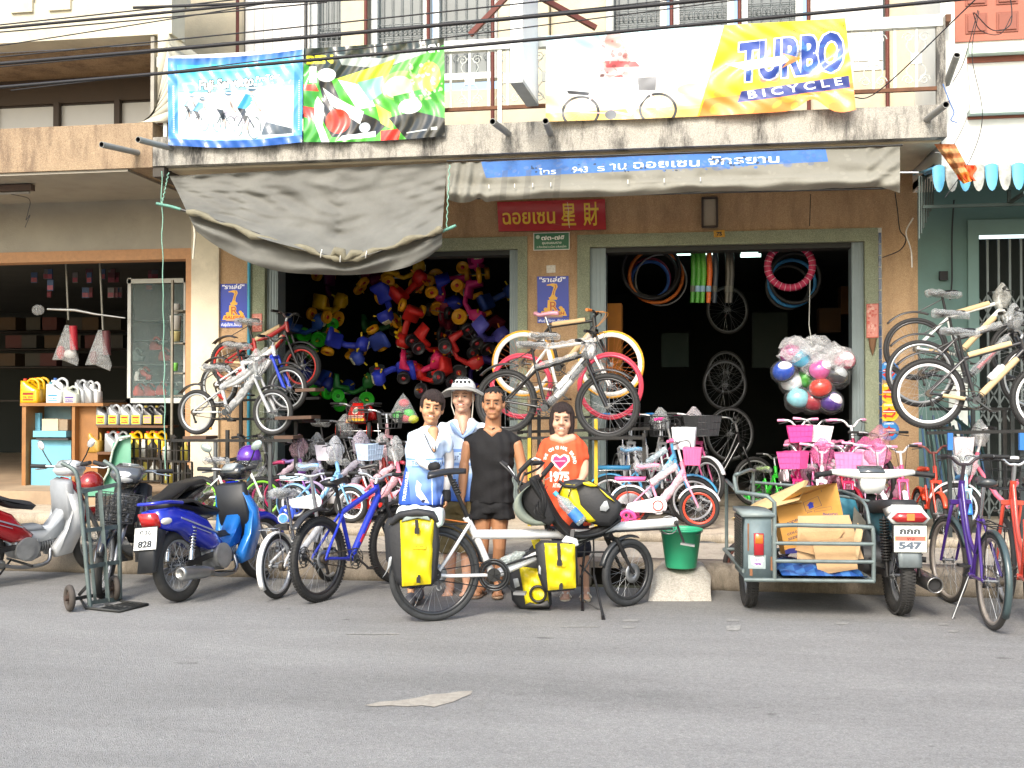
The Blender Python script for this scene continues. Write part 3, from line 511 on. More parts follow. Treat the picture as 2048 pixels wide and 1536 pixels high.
fm = mat('3b4846', .5, .5); AW.part(B().bar(P(1845, 414, YB + .35), P(2060, 408, YB + .35), .03, .03).bar(P(2020, 405, YB + .35), P(2050, 385, YB), .03, .03).bar(P(2018, 405, YB + .35), P(2018, 380, YB + .35), .03, .03), 'awning_frame', fm)
# ==== awnings, banners, signs, cables
def along(pts, t):
 x = lerp(pts[0][0], pts[-1][0], t)
 for (xa, ya), (xb, yb) in zip(pts, pts[1:]):
  if xa <= x <= xb or (pts[-1][0] < pts[0][0] and xa >= x >= xb): return x, lerp(ya, yb, (x - xa) / ((xb - xa) or 1))
 return pts[-1]
def smoothy(pts):
 q = spline([(x, y, 0) for x, y in pts], 5); return [(p.x, p.y) for p in q]
CANVAS_GR = mat('8f8b7d', .85, 0, .16, 2.2, .35, dirt=.12, bs=16); CANVAS_GR.name = 'grey_canvas'
def canvas_mat():
 m = mat('80807a', .85, 0, .2, 2.5, .6, bs=9).copy(); m.name = 'weathered_canvas'; nt = m.node_tree; b = nt.nodes['Principled BSDF']
 nt.links.new; tl = nt.nodes.new('ShaderNodeBsdfTranslucent'); tl.inputs[0].default_value = (.2, .19, .16, 1); mx = nt.nodes.new('ShaderNodeMixShader'); mx.inputs[0].default_value = .3
 nt.links.new(b.outputs[0], mx.inputs[1]); nt.links.new(tl.outputs[0], mx.inputs[2]); nt.links.new(mx.outputs[0], nt.nodes['Material Output'].inputs[0]); return m
CVM = canvas_mat()
top1 = [(338, 352), (895, 325)]
gat = smoothy([(374, 424), (440, 446), (520, 476), (600, 498), (655, 514), (688, 524), (735, 510), (800, 489), (850, 472), (884, 461)])
bag = smoothy([(392, 462), (430, 490), (490, 522), (560, 543), (640, 549), (720, 549), (800, 538), (850, 518), (884, 492)])
def rip(u, v): return .035 * math.sin(u * 16 + v * 5) * v + .03 * math.sin(v * 17 + u * 3.5) * (1 - abs(2 * u - 1)) + .02 * math.sin(u * 47 + 3 * math.sin(v * 8)) + .014 * math.sin((u - v * .6) * 38) * (1 - v) + .012 * math.sin(v * 44 + 5 * math.sin(u * 7)) * math.exp(-((u % .365 - .235) * 9) ** 2) + .006 * math.sin(v * 60 + u * 25) * math.sin(u * 13)
def c1(u, v):
 a = along(top1, u); g = along(gat, u); seam = max(0, 1 - abs(u - .235) * 60) + max(0, 1 - abs(u - .6) * 60)
 px, py = lerp(a[0], g[0], v ** .9), lerp(a[1], g[1], v); ten = .05 * math.exp(-((u * 1.35 - v * .5) ** 2) * 60) * v + .05 * math.exp(-(((1 - u) * 1.5 - v * .55) ** 2) * 60) * v
 return P(px, py, 10.86 - .16 * v - .30 * v ** 5 + rip(u, v) * .8 - .012 * seam * math.sin(v * 70) - ten)
def c2(u, v):
 g = along(gat, u); b_ = along(bag, u); px, py = lerp(g[0], b_[0], v), lerp(g[1], b_[1], v)
 return P(px, py, 10.56 + .14 * math.exp(-v * 5) * abs(math.sin(u * math.pi)) ** .5 - .13 * math.sin(v * math.pi * .8) + .05 * v + .02 * math.sin(u * 30 + v * 4) + .02 * math.sin(v * 9 + u * 9))
def c3(u, v):
 b_ = along(bag, u); a = along(gat, u); return P(lerp(b_[0], a[0], v * .7), lerp(b_[1], a[1], v * .7), 10.65 + .28 * math.sin(v * 2.2) + .02 * math.sin(u * 20))
big = thing('canvas_awning', 'large grey canvas awning hanging gathered over the left shop opening, tied up on two poles', 'awning', loc=P(600, 340, 10.8)); BA = Bd(big)
def seq(fn, n): return fn
f_ = B().grid(c1, 110, 46); f_.uv = {}; BA.part(f_, 'awning_sheet', CVM); f_ = B().grid(c2, 100, 20).grid(c3, 100, 8); f_.uv = {}; BA.part(f_, 'awning_bag', CVM)
rl = [P(x, y - 2 + 3 * math.sin(x * .09), 10.40) for x, y in gat]; BA.part(B().tube(rl, [.026 + .012 * math.sin(i * .9) + .006 * math.sin(i * 2.3) for i in range(len(rl))], 9), 'gathered_hem', mat('7d7865', .85, 0, .2, 8, .3))
pk_ = B().tube([P(662, 512, 10.4), P(672, 502, 10.38), P(684, 505, 10.37), P(690, 520, 10.38)], [.012, .045, .05, .02], 8).tube([P(690, 520, 10.38), P(705, 507, 10.38), P(722, 507, 10.4), P(733, 512, 10.41)], [.015, .045, .035, .012], 8); BA.part(pk_, 'hem_knot', mat('7d7865', .85, 0, .2, 8, .3), kind='stuff')
tie = mat('d8d8d2', .6)
for (px, py, dy) in ((643, 507, 8), (682, 512, 12), (733, 509, 7)):
 BA.part(B().tube([P(px + 1, py - dy, 10.38), P(px - 1, py, 10.34), P(px - 2, py + dy, 10.38)], .006, 5), 'tie', tie)
GRP = mat('5f9485', .6, 0, .25, 20, dirt=.2)
BA.part(B().tube([P(313, 407, 10.62), P(342, 413, 10.62), P(362, 419, 10.62)], .016, 8), 'pole', GRP); BA.part(B().tube([P(362, 419, 10.5), P(690, 524, 10.42)], .014, 8), 'pole', DARKST); BA.part(B().tube([P(690, 524, 10.43), P(884, 463, 10.5)], .014, 8), 'pole', DARKST); BA.part(B().tube([P(884, 463, 10.62), P(912, 451, 10.62)], .016, 8), 'pole', GRP)
for (p, q, lb) in (((323, 342), (331, 960), 'pale green rope hanging down past the left end of the big canvas awning'), ((337, 345), (324, 408), 'short rope holding the left end of the awning pole'), ((899, 330), (893, 455), 'rope holding the right end of the big awning pole')):
 o = thing('rope', lb, 'rope', loc=P(*p, 10.62)); a, b_ = P(*p, 10.62), P(*q, 10.62 if q[1] < 900 else 10.75); pts = [a.lerp(b_, k / 40) + V(.006 * math.sin(k * 1.3), .006 * math.cos(k), 0) for k in range(41)]; bb = B().tube([p_ - a for p_ in pts], .006, 5); bb.build('strand', mat('86b3a0', .8, 0, .2, 30), o)
BA.part(B().tube([P(387, 430, 10.6), P(390, 470, 10.62), P(386, 518, 10.64)], [.01, .014, .009], 6), 'strap', mat('c3bfae', .8))
cv = Canvas(1820, 250, '8f8d80')
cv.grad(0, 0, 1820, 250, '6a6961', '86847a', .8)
cv.poly([(140, 0), (1520, 0), (1530, 72), (160, 98)], '3f6aa8'); cv.specks(90, 150, 5, 1520, 90, ['3a63a0', '4a76b2', '35598f'], 5, 22, 3, .35)
cv.text('ฉอยเซน', 750, 72, 44, 'e9ebec', 265, .012); cv.text('จักรยาน', 1050, 66, 44, 'e9ebec', 285, .012); cv.text('าน', 655, 76, 44, 'dfe3e6', 66, .012); cv.text('943', 505, 84, 34, 'dfe3e6', 62, .01); cv.text('โทร', 370, 88, 30, 'cfd6dd', 70, .01); cv.text('ร', 605, 80, 34, 'cfd6dd', 30, .005)
cv.specks(70, 330, 35, 1340, 95, ['3f6aa8', '3a63a0', '2d3a4a'], 2, 9, 9, .9); cv.specks(26, 1060, 25, 1260, 75, ['232a33'], 3, 8, 4, .8)
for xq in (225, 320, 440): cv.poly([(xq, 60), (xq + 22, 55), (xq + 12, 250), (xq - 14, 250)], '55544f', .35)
cv.specks(500, 0, 0, 1820, 250, ['7d7b70', 'a5a396', '6c6a60'], 2, 14, 11, .12)
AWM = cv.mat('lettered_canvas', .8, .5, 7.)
top2 = [(893, 326), (1800, 293)]; seam2 = [(893, 372), (978, 373), (1412, 358), (1800, 345)]; bot2 = smoothy([(893, 398), (915, 405), (940, 404), (958, 396), (972, 404), (1000, 401), (1100, 396), (1250, 392), (1400, 384), (1600, 380), (1740, 374), (1770, 378), (1797, 386)])
ties2 = [(978 - 893) / 907, .15, .19, .23, .4, .48, .56]
def d1(u, v):
 a, s_, b_ = along(top2, u), along(seam2, u), along(bot2, u); px = a[0]
 if v < .6: k = v / .6; py = lerp(a[1], s_[1], k); y = 10.8 - .1 * k - .02 * math.sin(k * 3.1)
 else: k = (v - .6) / .4; py = lerp(s_[1], b_[1], k); y = 10.7 - .07 * math.sin(k * math.pi) + .02 * k
 pin = sum(math.exp(-((u - t) * 90) ** 2) for t in ties2) * math.exp(-((v - .6) * 7) ** 2)
 y += .03 * pin + .012 * math.sin(u * 60 + v * 7) * v + .012 * math.sin(u * 23 - v * 11) - (.018 * math.exp(-((v - .62) * 22) ** 2))
 if u < .1: y += .035 * math.sin(u * 210 + v * 3) * min(1, (.1 - u) * 20)
 if u > .93: y += .02 * math.sin((u + v * .12) * 120)
 return P(px, py, y)
ra = thing('canvas_awning', 'long grey canvas awning with a blue lettered band, rolled low over the right shop opening', 'awning', loc=P(1300, 310, 10.8)); RA = Bd(ra)
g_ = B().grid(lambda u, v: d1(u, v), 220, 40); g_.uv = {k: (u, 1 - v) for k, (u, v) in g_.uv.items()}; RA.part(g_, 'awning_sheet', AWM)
for t in ties2: a_ = along(seam2, t); RA.part(B().tube([P(a_[0], a_[1] - 4, 10.64), P(a_[0], a_[1] + 4, 10.64)], .006, 5), 'tie', tie)
RA.part(B().cyl(P(895, 398, 10.74), P(1790, 376, 10.74), .012, n=6), 'pole', DARKST); RA.part(B().cyl(P(1795, 345, 10.72), P(1837, 345, 10.72), .01, n=6), 'pole', ALU); RA.part(B().cyl(P(893, 322, 10.8), P(1805, 290, 10.8), .012, n=6), 'pole', DARKST)
for px, py in ((342, 338), (668, 322), (897, 312), (1028, 313), (1080, 311), (1492, 292)): BAo = H.part(B().cyl(P(px, py - 8, 10.9), P(px, py + 6, 10.9), .008, n=6), 'hook', DARKST)
H.part(B().cyl(P(800, 320, 10.95), P(1082, 306, 10.95), .018, n=8), 'rod', DARKST)
def banner(name, label, cn, corners, Yf, m, amp=.02, sagt=0, sagb=0, nu=70, nv=40, curl=0, seed=0):
 (ax, ay), (bx, by), (cx, cy), (dx, dy) = corners
 def f(u, v):
  w = 1 - v; px = lerp(lerp(ax, bx, u), lerp(dx, cx, u), w); py = lerp(lerp(ay, by, u) + sagt * 4 * u * (1 - u), lerp(dy, cy, u) + sagb * math.sin(u * math.pi), w)
  y = Yf + amp * math.sin(u * 19 + seed + w * 3) * .5 + amp * math.sin((u * 1.5 + w) * 14 + seed) * .5 + amp * .35 * math.sin(u * 71 + 4 * math.sin(w * 9 + seed)) + amp * 1.2 * math.exp(-((u - w * .4) * 7) ** 2)
  if curl and w > .8: k = (w - .8) / .2; py += curl * k * (math.exp(-((u - .955) * 16) ** 2) * .4 - math.exp(-((u - .86) * 22) ** 2)); y -= .07 * k * math.exp(-((u - .93) * 9) ** 2)
  return P(px, py, y)
 o = thing(name, label, 'banner', loc=P(ax, ay, Yf)); bd = Bd(o); g = B().grid(f, nu, nv); bd.part(g, 'cloth', m); return o, bd, f
c = Canvas(1100, 760, '86c4ea'); c.grad(0, 0, 1100, 760, '55aee0', '9fd6f5', 1)
c.rect(0, 0, 80, 760, '3b86cf'); c.rect(1030, 0, 1100, 760, '4795dd'); c.rect(0, 700, 1100, 760, '2c62b4'); c.grad(0, 0, 1100, 60, '2c5fa8', '3a86cf', 1); c.grad(85, 60, 1030, 230, '38bcd8', '9fe0ee', 1)
c.poly([(85, 300), (85, 690), (1020, 690), (1030, 240), (560, 290)], 'dfeaf0'); c.poly([(85, 560), (85, 690), (760, 690), (400, 560)], 'bfe6f3'); c.poly([(330, 590), (600, 690), (700, 690), (430, 590)], 'e9f4f8')
c.poly([(800, 560), (1020, 640), (1020, 680), (760, 668)], '55626e'); c.poly([(350, 400), (620, 520), (820, 570), (600, 560), (380, 450)], 'b8a9bf', .6)
c.poly([(150, 170), (215, 250), (135, 330), (75, 250)][::-1], '2b7cc4') if 0 else None
c.poly([(110, 200), (190, 160), (250, 210), (250, 260), (190, 310), (140, 280), (95, 235)], '3d9be0'); c.ell(180, 230, 60, 24, 'eaf6fb'); c.ell(180, 244, 52, 14, '54b2e6')
c.grad(85, 120, 1030, 285, '35b4d4', '8fd4e8', .8); c.outl('Fuji-Servetto', 254, 270, 78, 'ffffff', '16202c', 446, .03, .12, -.05, 6); c.outl('ProTour', 718, 226, 46, 'ffffff', '16202c', 200, .02, .1, -.07, 4)
def rider(x, y, s, jersey, dark):
 c.ring(x - 34 * s, y + 120 * s, 30 * s, 62 * s, 5 * s, '39424c'); c.ring(x + 62 * s, y + 135 * s, 40 * s, 68 * s, 6 * s, '39424c'); c.line([(x - 34 * s, y + 120 * s), (x + 8 * s, y + 40 * s), (x + 62 * s, y + 135 * s)], 8 * s, dark); c.line([(x + 5 * s, y + 110 * s), (x + 20 * s, y + 40 * s)], 7 * s, dark)
 c.poly([(x - 40 * s, y + 10 * s), (x + 10 * s, y - 70 * s), (x + 60 * s, y - 60 * s), (x + 55 * s, y - 20 * s), (x, y + 30 * s)], jersey); c.poly([(x - 40 * s, y + 10 * s), (x + 10 * s, y + 20 * s), (x + 24 * s, y + 90 * s), (x + 4 * s, y + 96 * s), (x - 22 * s, y + 40 * s)], '2d3640')
 c.line([(x + 20 * s, y + 90 * s), (x + 14 * s, y + 150 * s)], 15 * s, 'c9b6a8'); c.line([(x + 55 * s, y - 45 * s), (x + 78 * s, y + 10 * s), (x + 100 * s, y + 40 * s)], 14 * s, 'a89890'); c.ell(x + 52 * s, y - 88 * s, 18 * s, 22 * s, 'c2aa9c'); c.ell(x + 48 * s, y - 100 * s, 28 * s, 18 * s, '4a6a80'); c.line([(x + 28 * s, y - 104 * s), (x + 74 * s, y - 100 * s)], 5 * s, 'f2f5f7')
rider(160, 400, .75, '8fc6e2', '4a5560'); rider(240, 440, .9, '6fb0d4', '3a4450'); rider(440, 420, 1.15, 'eef4f6', '55606c'); rider(620, 415, 1.4, '3fa2d6', '2f3a45')
c.specks(160, 640, 240, 1010, 560, ['dfe9ea', 'cfdde0', 'e8efe6'], 3, 16, 5, .5); c.specks(60, 330, 230, 450, 400, ['a9cfc0', 'c9dfd2', '8fb8b0'], 5, 22, 6, .5)
for k in range(26): c.rect(38, 240 + k * 16, 52, 250 + k * 16, 'd8eefb', .8); c.rect(1066, 250 + k * 16, 1078, 258 + k * 16, 'd8eefb', .7)
banner('vinyl_banner', 'blue and white vinyl banner of racing cyclists tied to the left end of the balcony', 'banner', ((335, 116), (606, 98), (604, 284), (337, 290)), 10.66, c.mat('cycling_print', .42, .15, 5., .3), .022, 6, 8, seed=1)
c = Canvas(1100, 780, '4fae3a'); c.poly([(0, 0), (1100, 0), (1100, 60), (560, 230), (240, 260), (0, 140)], '1d2a22'); c.poly([(260, 60), (620, 120), (960, 50), (960, 110), (620, 200), (300, 150)], '9aa6a0')
c.poly([(260, 260), (720, 130), (640, 300), (480, 360)], 'b9d434'); c.poly([(0, 120), (120, 200), (140, 780), (0, 780)], '3c9a3a'); c.poly([(0, 300), (90, 300), (120, 360), (0, 350)], 'e0462f'); c.poly([(0, 480), (110, 500), (100, 600), (0, 570)], 'd8413a')
c.poly([(100, 210), (190, 210), (300, 470), (560, 600), (640, 660), (560, 740), (220, 740), (130, 560), (150, 420)], '232425'); c.poly([(110, 400), (160, 480), (150, 640), (200, 780), (140, 780), (80, 600), (90, 440)], 'f2f5f2'); c.poly([(150, 330), (260, 420), (470, 540), (440, 640), (330, 560), (210, 470)], 'f4f6f4')
c.ell(268, 610, 96, 100, 'dd3a22'); c.ell(268, 610, 60, 64, 'b82c1c', .5); c.ell(476, 668, 44, 40, 'c9d6df'); c.poly([(300, 730), (560, 700), (560, 745), (260, 770)], 'e8f3f6')
c.poly([(270, 270), (480, 330), (560, 500), (420, 520)], 'e9f4ea'); c.poly([(420, 300), (620, 260), (640, 380), (520, 460)], '7fc9a8'); c.ell(760, 350, 160, 120, '8fcf5a', .8); c.ell(740, 360, 110, 90, 'e8ead0', .7); c.poly([(560, 480), (680, 560), (700, 700), (600, 640)], 'cfdc4c'); c.poly([(600, 700), (760, 690), (740, 780), (600, 780)], 'd23a2e')
c.poly([(700, 430), (1000, 380), (1080, 560), (1090, 690), (760, 700)], '3f9c38'); c.poly([(660, 600), (860, 560), (1100, 640), (1100, 780), (800, 780)], '2a2d2b'); c.ell(980, 300, 90, 120, 'c8dc50', .7); c.specks(50, 820, 170, 1080, 480, ['d9efc0', 'b7e08a', 'e8f6d6'], 5, 20, 8, .6); c.ell(830, 520, 90, 60, 'eef2ee', .8)
c.text('BEN', 24, 128, 62, 'e4dd2a', 208, .06); c.text('1', 45, 270, 100, 'f7f9f7', 55, .12); c.ell(180, 228, 72, 56, 'f7f9f7'); c.text('CN', 970, 108, 60, 'eef2f0', 92, .05); c.line([(800, 730), (960, 716)], 9, 'dfe6e0', .8); c.rect(990, 700, 1040, 724, 'dfe6e0', .8)
banner('vinyl_banner', 'green and black glossy banner with a red disc, tied beside the blue one', 'banner', ((607, 97), (888, 74), (890, 272), (607, 284)), 10.67, c.mat('toy_print', .3, .15, 5., .6), .025, 3, 4, seed=4)
c = Canvas(1900, 620, 'f4f7f6'); c.grad(0, 0, 1100, 230, 'c4e8f2', 'f3f8f8', 1); c.poly([(100, 40), (330, 20), (420, 190), (260, 150)], '8fd4ee', .6); c.poly([(0, 430), (620, 480), (1050, 300), (1100, 620), (0, 620)], 'fbe3b8', .9); c.poly([(0, 560), (1000, 540), (1000, 620), (0, 620)], 'f5c65a', .8); c.ell(905, 430, 90, 40, 'e7a66a', .55); c.poly([(800, 470), (1040, 450), (1020, 560), (760, 570)], 'f3cf9a', .7)
c.grad(0, 0, 1, 1, 'ffffff', 'ffffff'); c.poly([(1130, 0), (1900, 0), (1900, 620), (930, 620)], 'e9d52e'); c.poly([(1040, 380), (1900, 330), (1900, 620), (930, 620)], 'f0b428', .9); c.poly([(980, 500), (1900, 440), (1900, 620), (940, 620)], 'f0813c', .9); c.specks(60, 1000, 300, 1880, 600, ['f5c43a', 'ec8f44', 'f2d94a'], 10, 50, 4, .3)
c.outl('TURBO', 1226, 386, 250, '28479a', 'f6f7f8', 650, .034, .3, -.06, 9); c.specks(60, 1260, 150, 1860, 390, ['3f7cc0', '22357f', '4f95cf'], 8, 34, 5, .35)
c.poly([(1120, 268), (1500, 232), (1560, 255), (1460, 300), (1250, 320)], 'f7ede6', .95); c.poly([(1480, 215), (1600, 260), (1470, 320), (1520, 265)], 'f09a4a', .9); c.poly([(1210, 462), (1878, 400), (1878, 482), (1180, 538)], '28387f')
c.text('B I C Y C L E', 1250, 516, 52, 'f2f4f6', 590, .02, 0, -.1); c.text('จักรยานเทอร์โบ', 1560, 100, 48, '4a5a3a', 330, .0, 0, -.05)
for cx in (215, 690): c.ring(cx, 560, 118, 118, 17, '40454a'); [c.line([(cx, 560), (cx + 100 * math.cos(t), 560 + 100 * math.sin(t))], 2.5, '8a8a8a') for t in [k * .5 for k in range(13)]]
c.line([(215, 560), (300, 430), (400, 560), (620, 380), (690, 560)], 12, 'f3c9cf'); c.line([(400, 560), (520, 590), (600, 430)], 12, 'f3c9cf'); c.line([(215, 560), (400, 575)], 10, 'e9b9c0'); c.poly([(570, 330), (690, 330), (680, 425), (575, 420)], '7a7c80'); c.ell(400, 585, 36, 34, '6a6f74'); c.poly([(130, 400), (270, 420), (265, 445), (140, 425)], '3a3d42')
c.poly([(350, 60), (470, 30), (530, 210), (470, 330), (400, 340), (340, 220)], 'cf8b8b', .75); c.ell(430, 60, 60, 62, 'b98a80', .8); c.poly([(345, 200), (560, 215), (590, 255), (380, 250)], 'b93c42', .85); c.poly([(370, 300), (480, 310), (470, 360), (390, 350)], 'cf5a5a', .8); c.specks(50, 345, 60, 520, 340, ['8a4a48', 'd9a9a0', 'e9cfc9', '6a3a38'], 4, 20, 3, .6); c.poly([(330, 330), (470, 320), (620, 470), (520, 600), (430, 420)], 'f7f5f5', .9)
banner('vinyl_banner', 'long white, yellow and orange banner with blue lettering on the right half of the railing', 'banner', ((1093, 72), (1690, 36), (1712, 214), (1091, 243)), 10.66, c.mat('bicycle_print', .45, .15, 5., .2), .022, 0, 4, 120, 40, 22, 2)
lb = thing('light_box_sign', 'white light box sign jutting from the balcony between the banners', 'sign', loc=P(1065, 200, YB)); LBd = Bd(lb); f0, n0 = P(1065, 230, YB - .02), P(1033, 185, 9.95); dv = (f0 - n0); hv = V(0, 0, 1.6); nrm = dv.cross(hv).normalized() * .06
bb = B(); q = [n0 + nrm, f0 + nrm, f0 - nrm, n0 - nrm]; bb.add([p + V(0, 0, k) for k in (.12, 1.7) for p in q], [(0, 1, 2, 3), (7, 6, 5, 4), (0, 4, 5, 1), (1, 5, 6, 2), (2, 6, 7, 3), (3, 7, 4, 0)], 0, True); LBd.part(bb, 'box', mat('e9edee', .4, 0, .03))
bb = B(); q = [p + (p - (n0 + f0) / 2) * .02 for p in q]; bb.add([p + V(0, 0, k) for k in (.09, .125) for p in q], [(0, 3, 2, 1), (4, 5, 6, 7), (0, 1, 5, 4), (1, 2, 6, 5), (2, 3, 7, 6), (3, 0, 4, 7)], 0, True); LBd.part(bb, 'rim', mat('9fa5a5', .5, .3))
c = Canvas(160, 420, 'e9edee'); c.text('ฉอยเซน', 20, 250, 60, '9db9d4', 120, .02, 0, 0); c.text('BICYCLE', 20, 320, 30, '9db9d4', 120, .02); c.rect(14, 120, 146, 126, 'b8cbdc')
s_ = nrm.normalized() * .064; fq = [n0 + s_, f0 + s_] if s_.x < 0 else [f0 - s_ if 0 else n0 - s_, f0 - s_]; side = -1 if s_.x > 0 else 1
fq = [n0 + s_ * side, f0 + s_ * side]; LBd.part(B().quad(fq[0] + V(0, 0, .13), fq[1] + V(0, 0, .13), fq[1] + V(0, 0, 1.69), fq[0] + V(0, 0, 1.69)), 'sign_face', c.mat('sign_print', .4))
def sign(name, label, cat, corners, Yf, m, t=.02, backm=None):
 a, b_, c_, d_ = [P(x, y, Yf) for x, y in corners]
 o = thing(name, label, cat, loc=a); bd = Bd(o); bb = B(); q = [a, b_, c_, d_]; w = [p + V(0, t, 0) for p in q]
 bb.add(q + w, [(0, 1, 5, 4), (1, 2, 6, 5), (2, 3, 7, 6), (3, 0, 4, 7), (4, 5, 6, 7)], 0, True); bd.part(bb, 'plate', backm or mat('cfcfca', .5)); bd.part(B().quad(*[p - V(0, .001, 0) for p in q]), 'printed_face', m); return o
c = Canvas(880, 260, 'aa1826'); c.specks(80, 0, 0, 880, 260, ['9c1522', 'b41c2a'], 10, 40, 2, .3); c.text('ฉอยเซน', 40, 196, 122, 'e2c034', 430, .015); c.text('星', 520, 205, 150, 'e2c034', 120, .012); c.text('財', 700, 205, 150, 'e2c034', 125, .012)
c.line([(575, 20), (582, 90), (574, 150), (585, 240)], 5, 'd9cfc0', .9); c.line([(430, 200), (560, 225)], 2, 'c08a88', .5)
sign('shop_sign', 'red wooden shop sign with gold Thai and Chinese lettering over the middle pillar', 'sign', ((997, 463), (1212, 459), (1210, 398), (994, 404)), YF - .06, c.mat('red_sign_print', .35, coat=.3), .03, mat('6e1018', .5))
c = Canvas(300, 150, 'e8ebe6'); c.rect(5, 5, 295, 145, '1d6648'); c.text('๗๓-๗๕', 66, 62, 40, 'f2f5f0', 190, .02); c.ell(36, 36, 17, 17, 'b9cfc2'); c.text('ชุมชนยมราช', 72, 98, 22, 'e8efe8', 160); c.text('ถ.สิงหวัฒน์ อ.เมือง จ.พิษณุโลก', 28, 130, 17, 'd5e3d8', 245)
sign('number_plate', 'green house number plate with white Thai numerals under the red sign', 'sign', ((1067, 501), (1139, 499), (1139, 464), (1067, 466)), YF - .03, c.mat('green_plate_print', .4), .015)
def raleigh():
 c = Canvas(300, 460, '1f3aa2'); c.text('"ราเล่ย์"', 22, 62, 48, 'eef0f4', 250, .02, .1); y, e = 'd9a52a', 'a8401c'
 c.poly([(92, 92), (150, 78), (188, 86), (196, 118), (176, 160), (168, 206), (182, 236), (120, 236), (136, 206), (148, 158), (158, 120), (130, 104), (92, 104)], y); c.line([(170, 92), (178, 120), (160, 160), (152, 206)], 7, e)
 c.poly([(108, 232), (194, 232), (186, 262), (118, 262)], y); c.poly([(100, 262), (120, 262), (120, 392), (92, 392)], y); c.text('R', 112, 384, 112, y, 92, .07); c.text('R', 122, 378, 98, e, 70, .0); c.ell(222, 350, 18, 18, y); c.ell(80, 366, 20, 20, y); c.ell(238, 372, 20, 20, y)
 c.poly([(40, 384), (262, 384), (280, 440), (22, 440)], y); c.text('RALEIGH', 46, 428, 34, 'a62a1a', 212, .03, .15); c.rect(60, 446, 240, 454, y); return c
sign('poster', 'blue bicycle maker poster with a golden heron head on the left orange pillar', 'poster', ((441, 643), (495, 642), (494, 567), (441, 568)), YF - .012, raleigh().mat('poster_print', .4), .004);
c = raleigh(); sign('poster', 'blue poster with a golden heron head on the middle pillar behind the yellow-tyred bicycle', 'poster', ((1075, 636), (1138, 635), (1137, 552), (1074, 553)), YF - .012, c.mat('poster_print', .4), .004)
c = Canvas(300, 50, '2a48b0'); c.text('พันธุ์แท้จาก..อังกฤษ', 10, 38, 26, 'eef0f4', 280, .015)
m_ = c.mat('strip_print', .4); sign('poster_strip', 'blue strip with white Thai lettering below the middle poster', 'poster', ((1075, 646), (1138, 645), (1138, 636), (1075, 637)), YF - .013, m_, .004); sign('poster_strip', 'pale blue strip with Thai lettering below the left pillar poster', 'poster', ((441, 655), (484, 655), (484, 643), (441, 644)), YF - .013, m_, .004)
c = Canvas(120, 70, 'b8891e'); c.specks(40, 0, 0, 120, 70, ['8f6a18', 'c9a03a'], 3, 12, 2, .4); c.text('75', 30, 52, 34, '1c1414', 60, .05); sign('house_number', 'small brass-yellow house number 75 over the right shop opening', 'sign', ((1428, 475), (1450, 474), (1449, 460), (1427, 461)), YF - .04, c.mat('number_print', .5), .012)
sign('paper_notice', 'small white paper notice stuck above the middle poster', 'notice', ((1093, 546), (1111, 545), (1111, 530), (1093, 531)), YF - .01, mat('cdc9bd', .8, 0, .2, 60), .003)
fr_ = sign('shrine_box', 'narrow framed pale panel on the orange beam over the right opening', 'panel', ((1407, 452), (1432, 451), (1432, 398), (1407, 399)), YF - .07, mat('9c917e', .6, 0, .08), .05, mat('4a4038', .6)); fb = B()
for (p, q) in (((1404, 454), (1435, 453)), ((1404, 396), (1435, 395)), ((1405, 395), (1405, 454)), ((1434, 395), (1434, 454))): fb.bar(P(*p, YF - .08), P(*q, YF - .08), .025, .025)
Bd(fr_).part(fb, 'frame', mat('3a2f28', .6))
def charm(px0, py0, px1, py1, lbl):
 c = Canvas(60, 150, 'b5584a'); c.rect(4, 4, 56, 146, 'c9877a'); c.specks(30, 6, 8, 54, 140, ['b5483a', 'd9b0a0', 'a63c30'], 2, 8, px0, .7); sign('paper_charm', lbl, 'charm', ((px0, py1), (px1, py1 - 1), (px1, py0 - 1), (px0, py0)), YF - .035, c.mat('charm_print', .7), .003)
charm(1733, 608, 1757, 676, 'faded pink paper charm on the terrazzo jamb right of the right opening'); charm(504, 628, 524, 664, 'faded pink paper charm on the jamb beside the left poster')
H.part(B().lathe(P(1745, 677, YF - .04), (0, 0, -1), [(.045, 0), (.03, .1), (.001, .19)], 8), 'incense_cone', mat('7a5a40', .8))
for k, (py, c0_, dsc) in enumerate(((742, '2f86c8', 'topmost'), (785, 'e8b820', 'second'), (824, 'e8b820', 'third'), (861, '2f86c8', 'lowest'))):
 c = Canvas(160, 160, c0_); c.ring(80, 80, 78, 78, 10, '3a6fb0' if c0_ == '2f86c8' else 'f0d040'); c.poly([(26, 108), (60, 90), (58, 104), (100, 108), (122, 84), (134, 92), (108, 126), (60, 120), (56, 134)], 'c8342a'); c.poly([(30, 76), (46, 62), (70, 58), (80, 38), (92, 58), (130, 66), (132, 86), (34, 88)], 'b8322c'); c.line([(34, 76), (130, 76)], 6, 'f2f2f2'); c.text('CHAMPION', 42, 32, 16, 'f2f2f2', 76, .02)
 ce = P(1778, py, YF - .004); r_ = 20 * 11.8 / FPX * .99; o = thing('round_sticker', f"{'blue' if c0_ == '2f86c8' else 'yellow'} round sticker with a red arrow, {dsc} of the four on the right pillar", 'sticker', loc=ce, group='round stickers on the right pillar')
 b_ = B(); b_.add([V(r_ * math.cos(t), 0, r_ * math.sin(t)) for t in [j * math.pi / 12 for j in range(24)]], [tuple(range(24))], 0, True); b_.uv = {j: (.5 + .5 * math.cos(j * math.pi / 12), .5 + .5 * math.sin(j * math.pi / 12)) for j in range(24)}; b_.build('sticker_face', c.mat('sticker_print', .4), o)
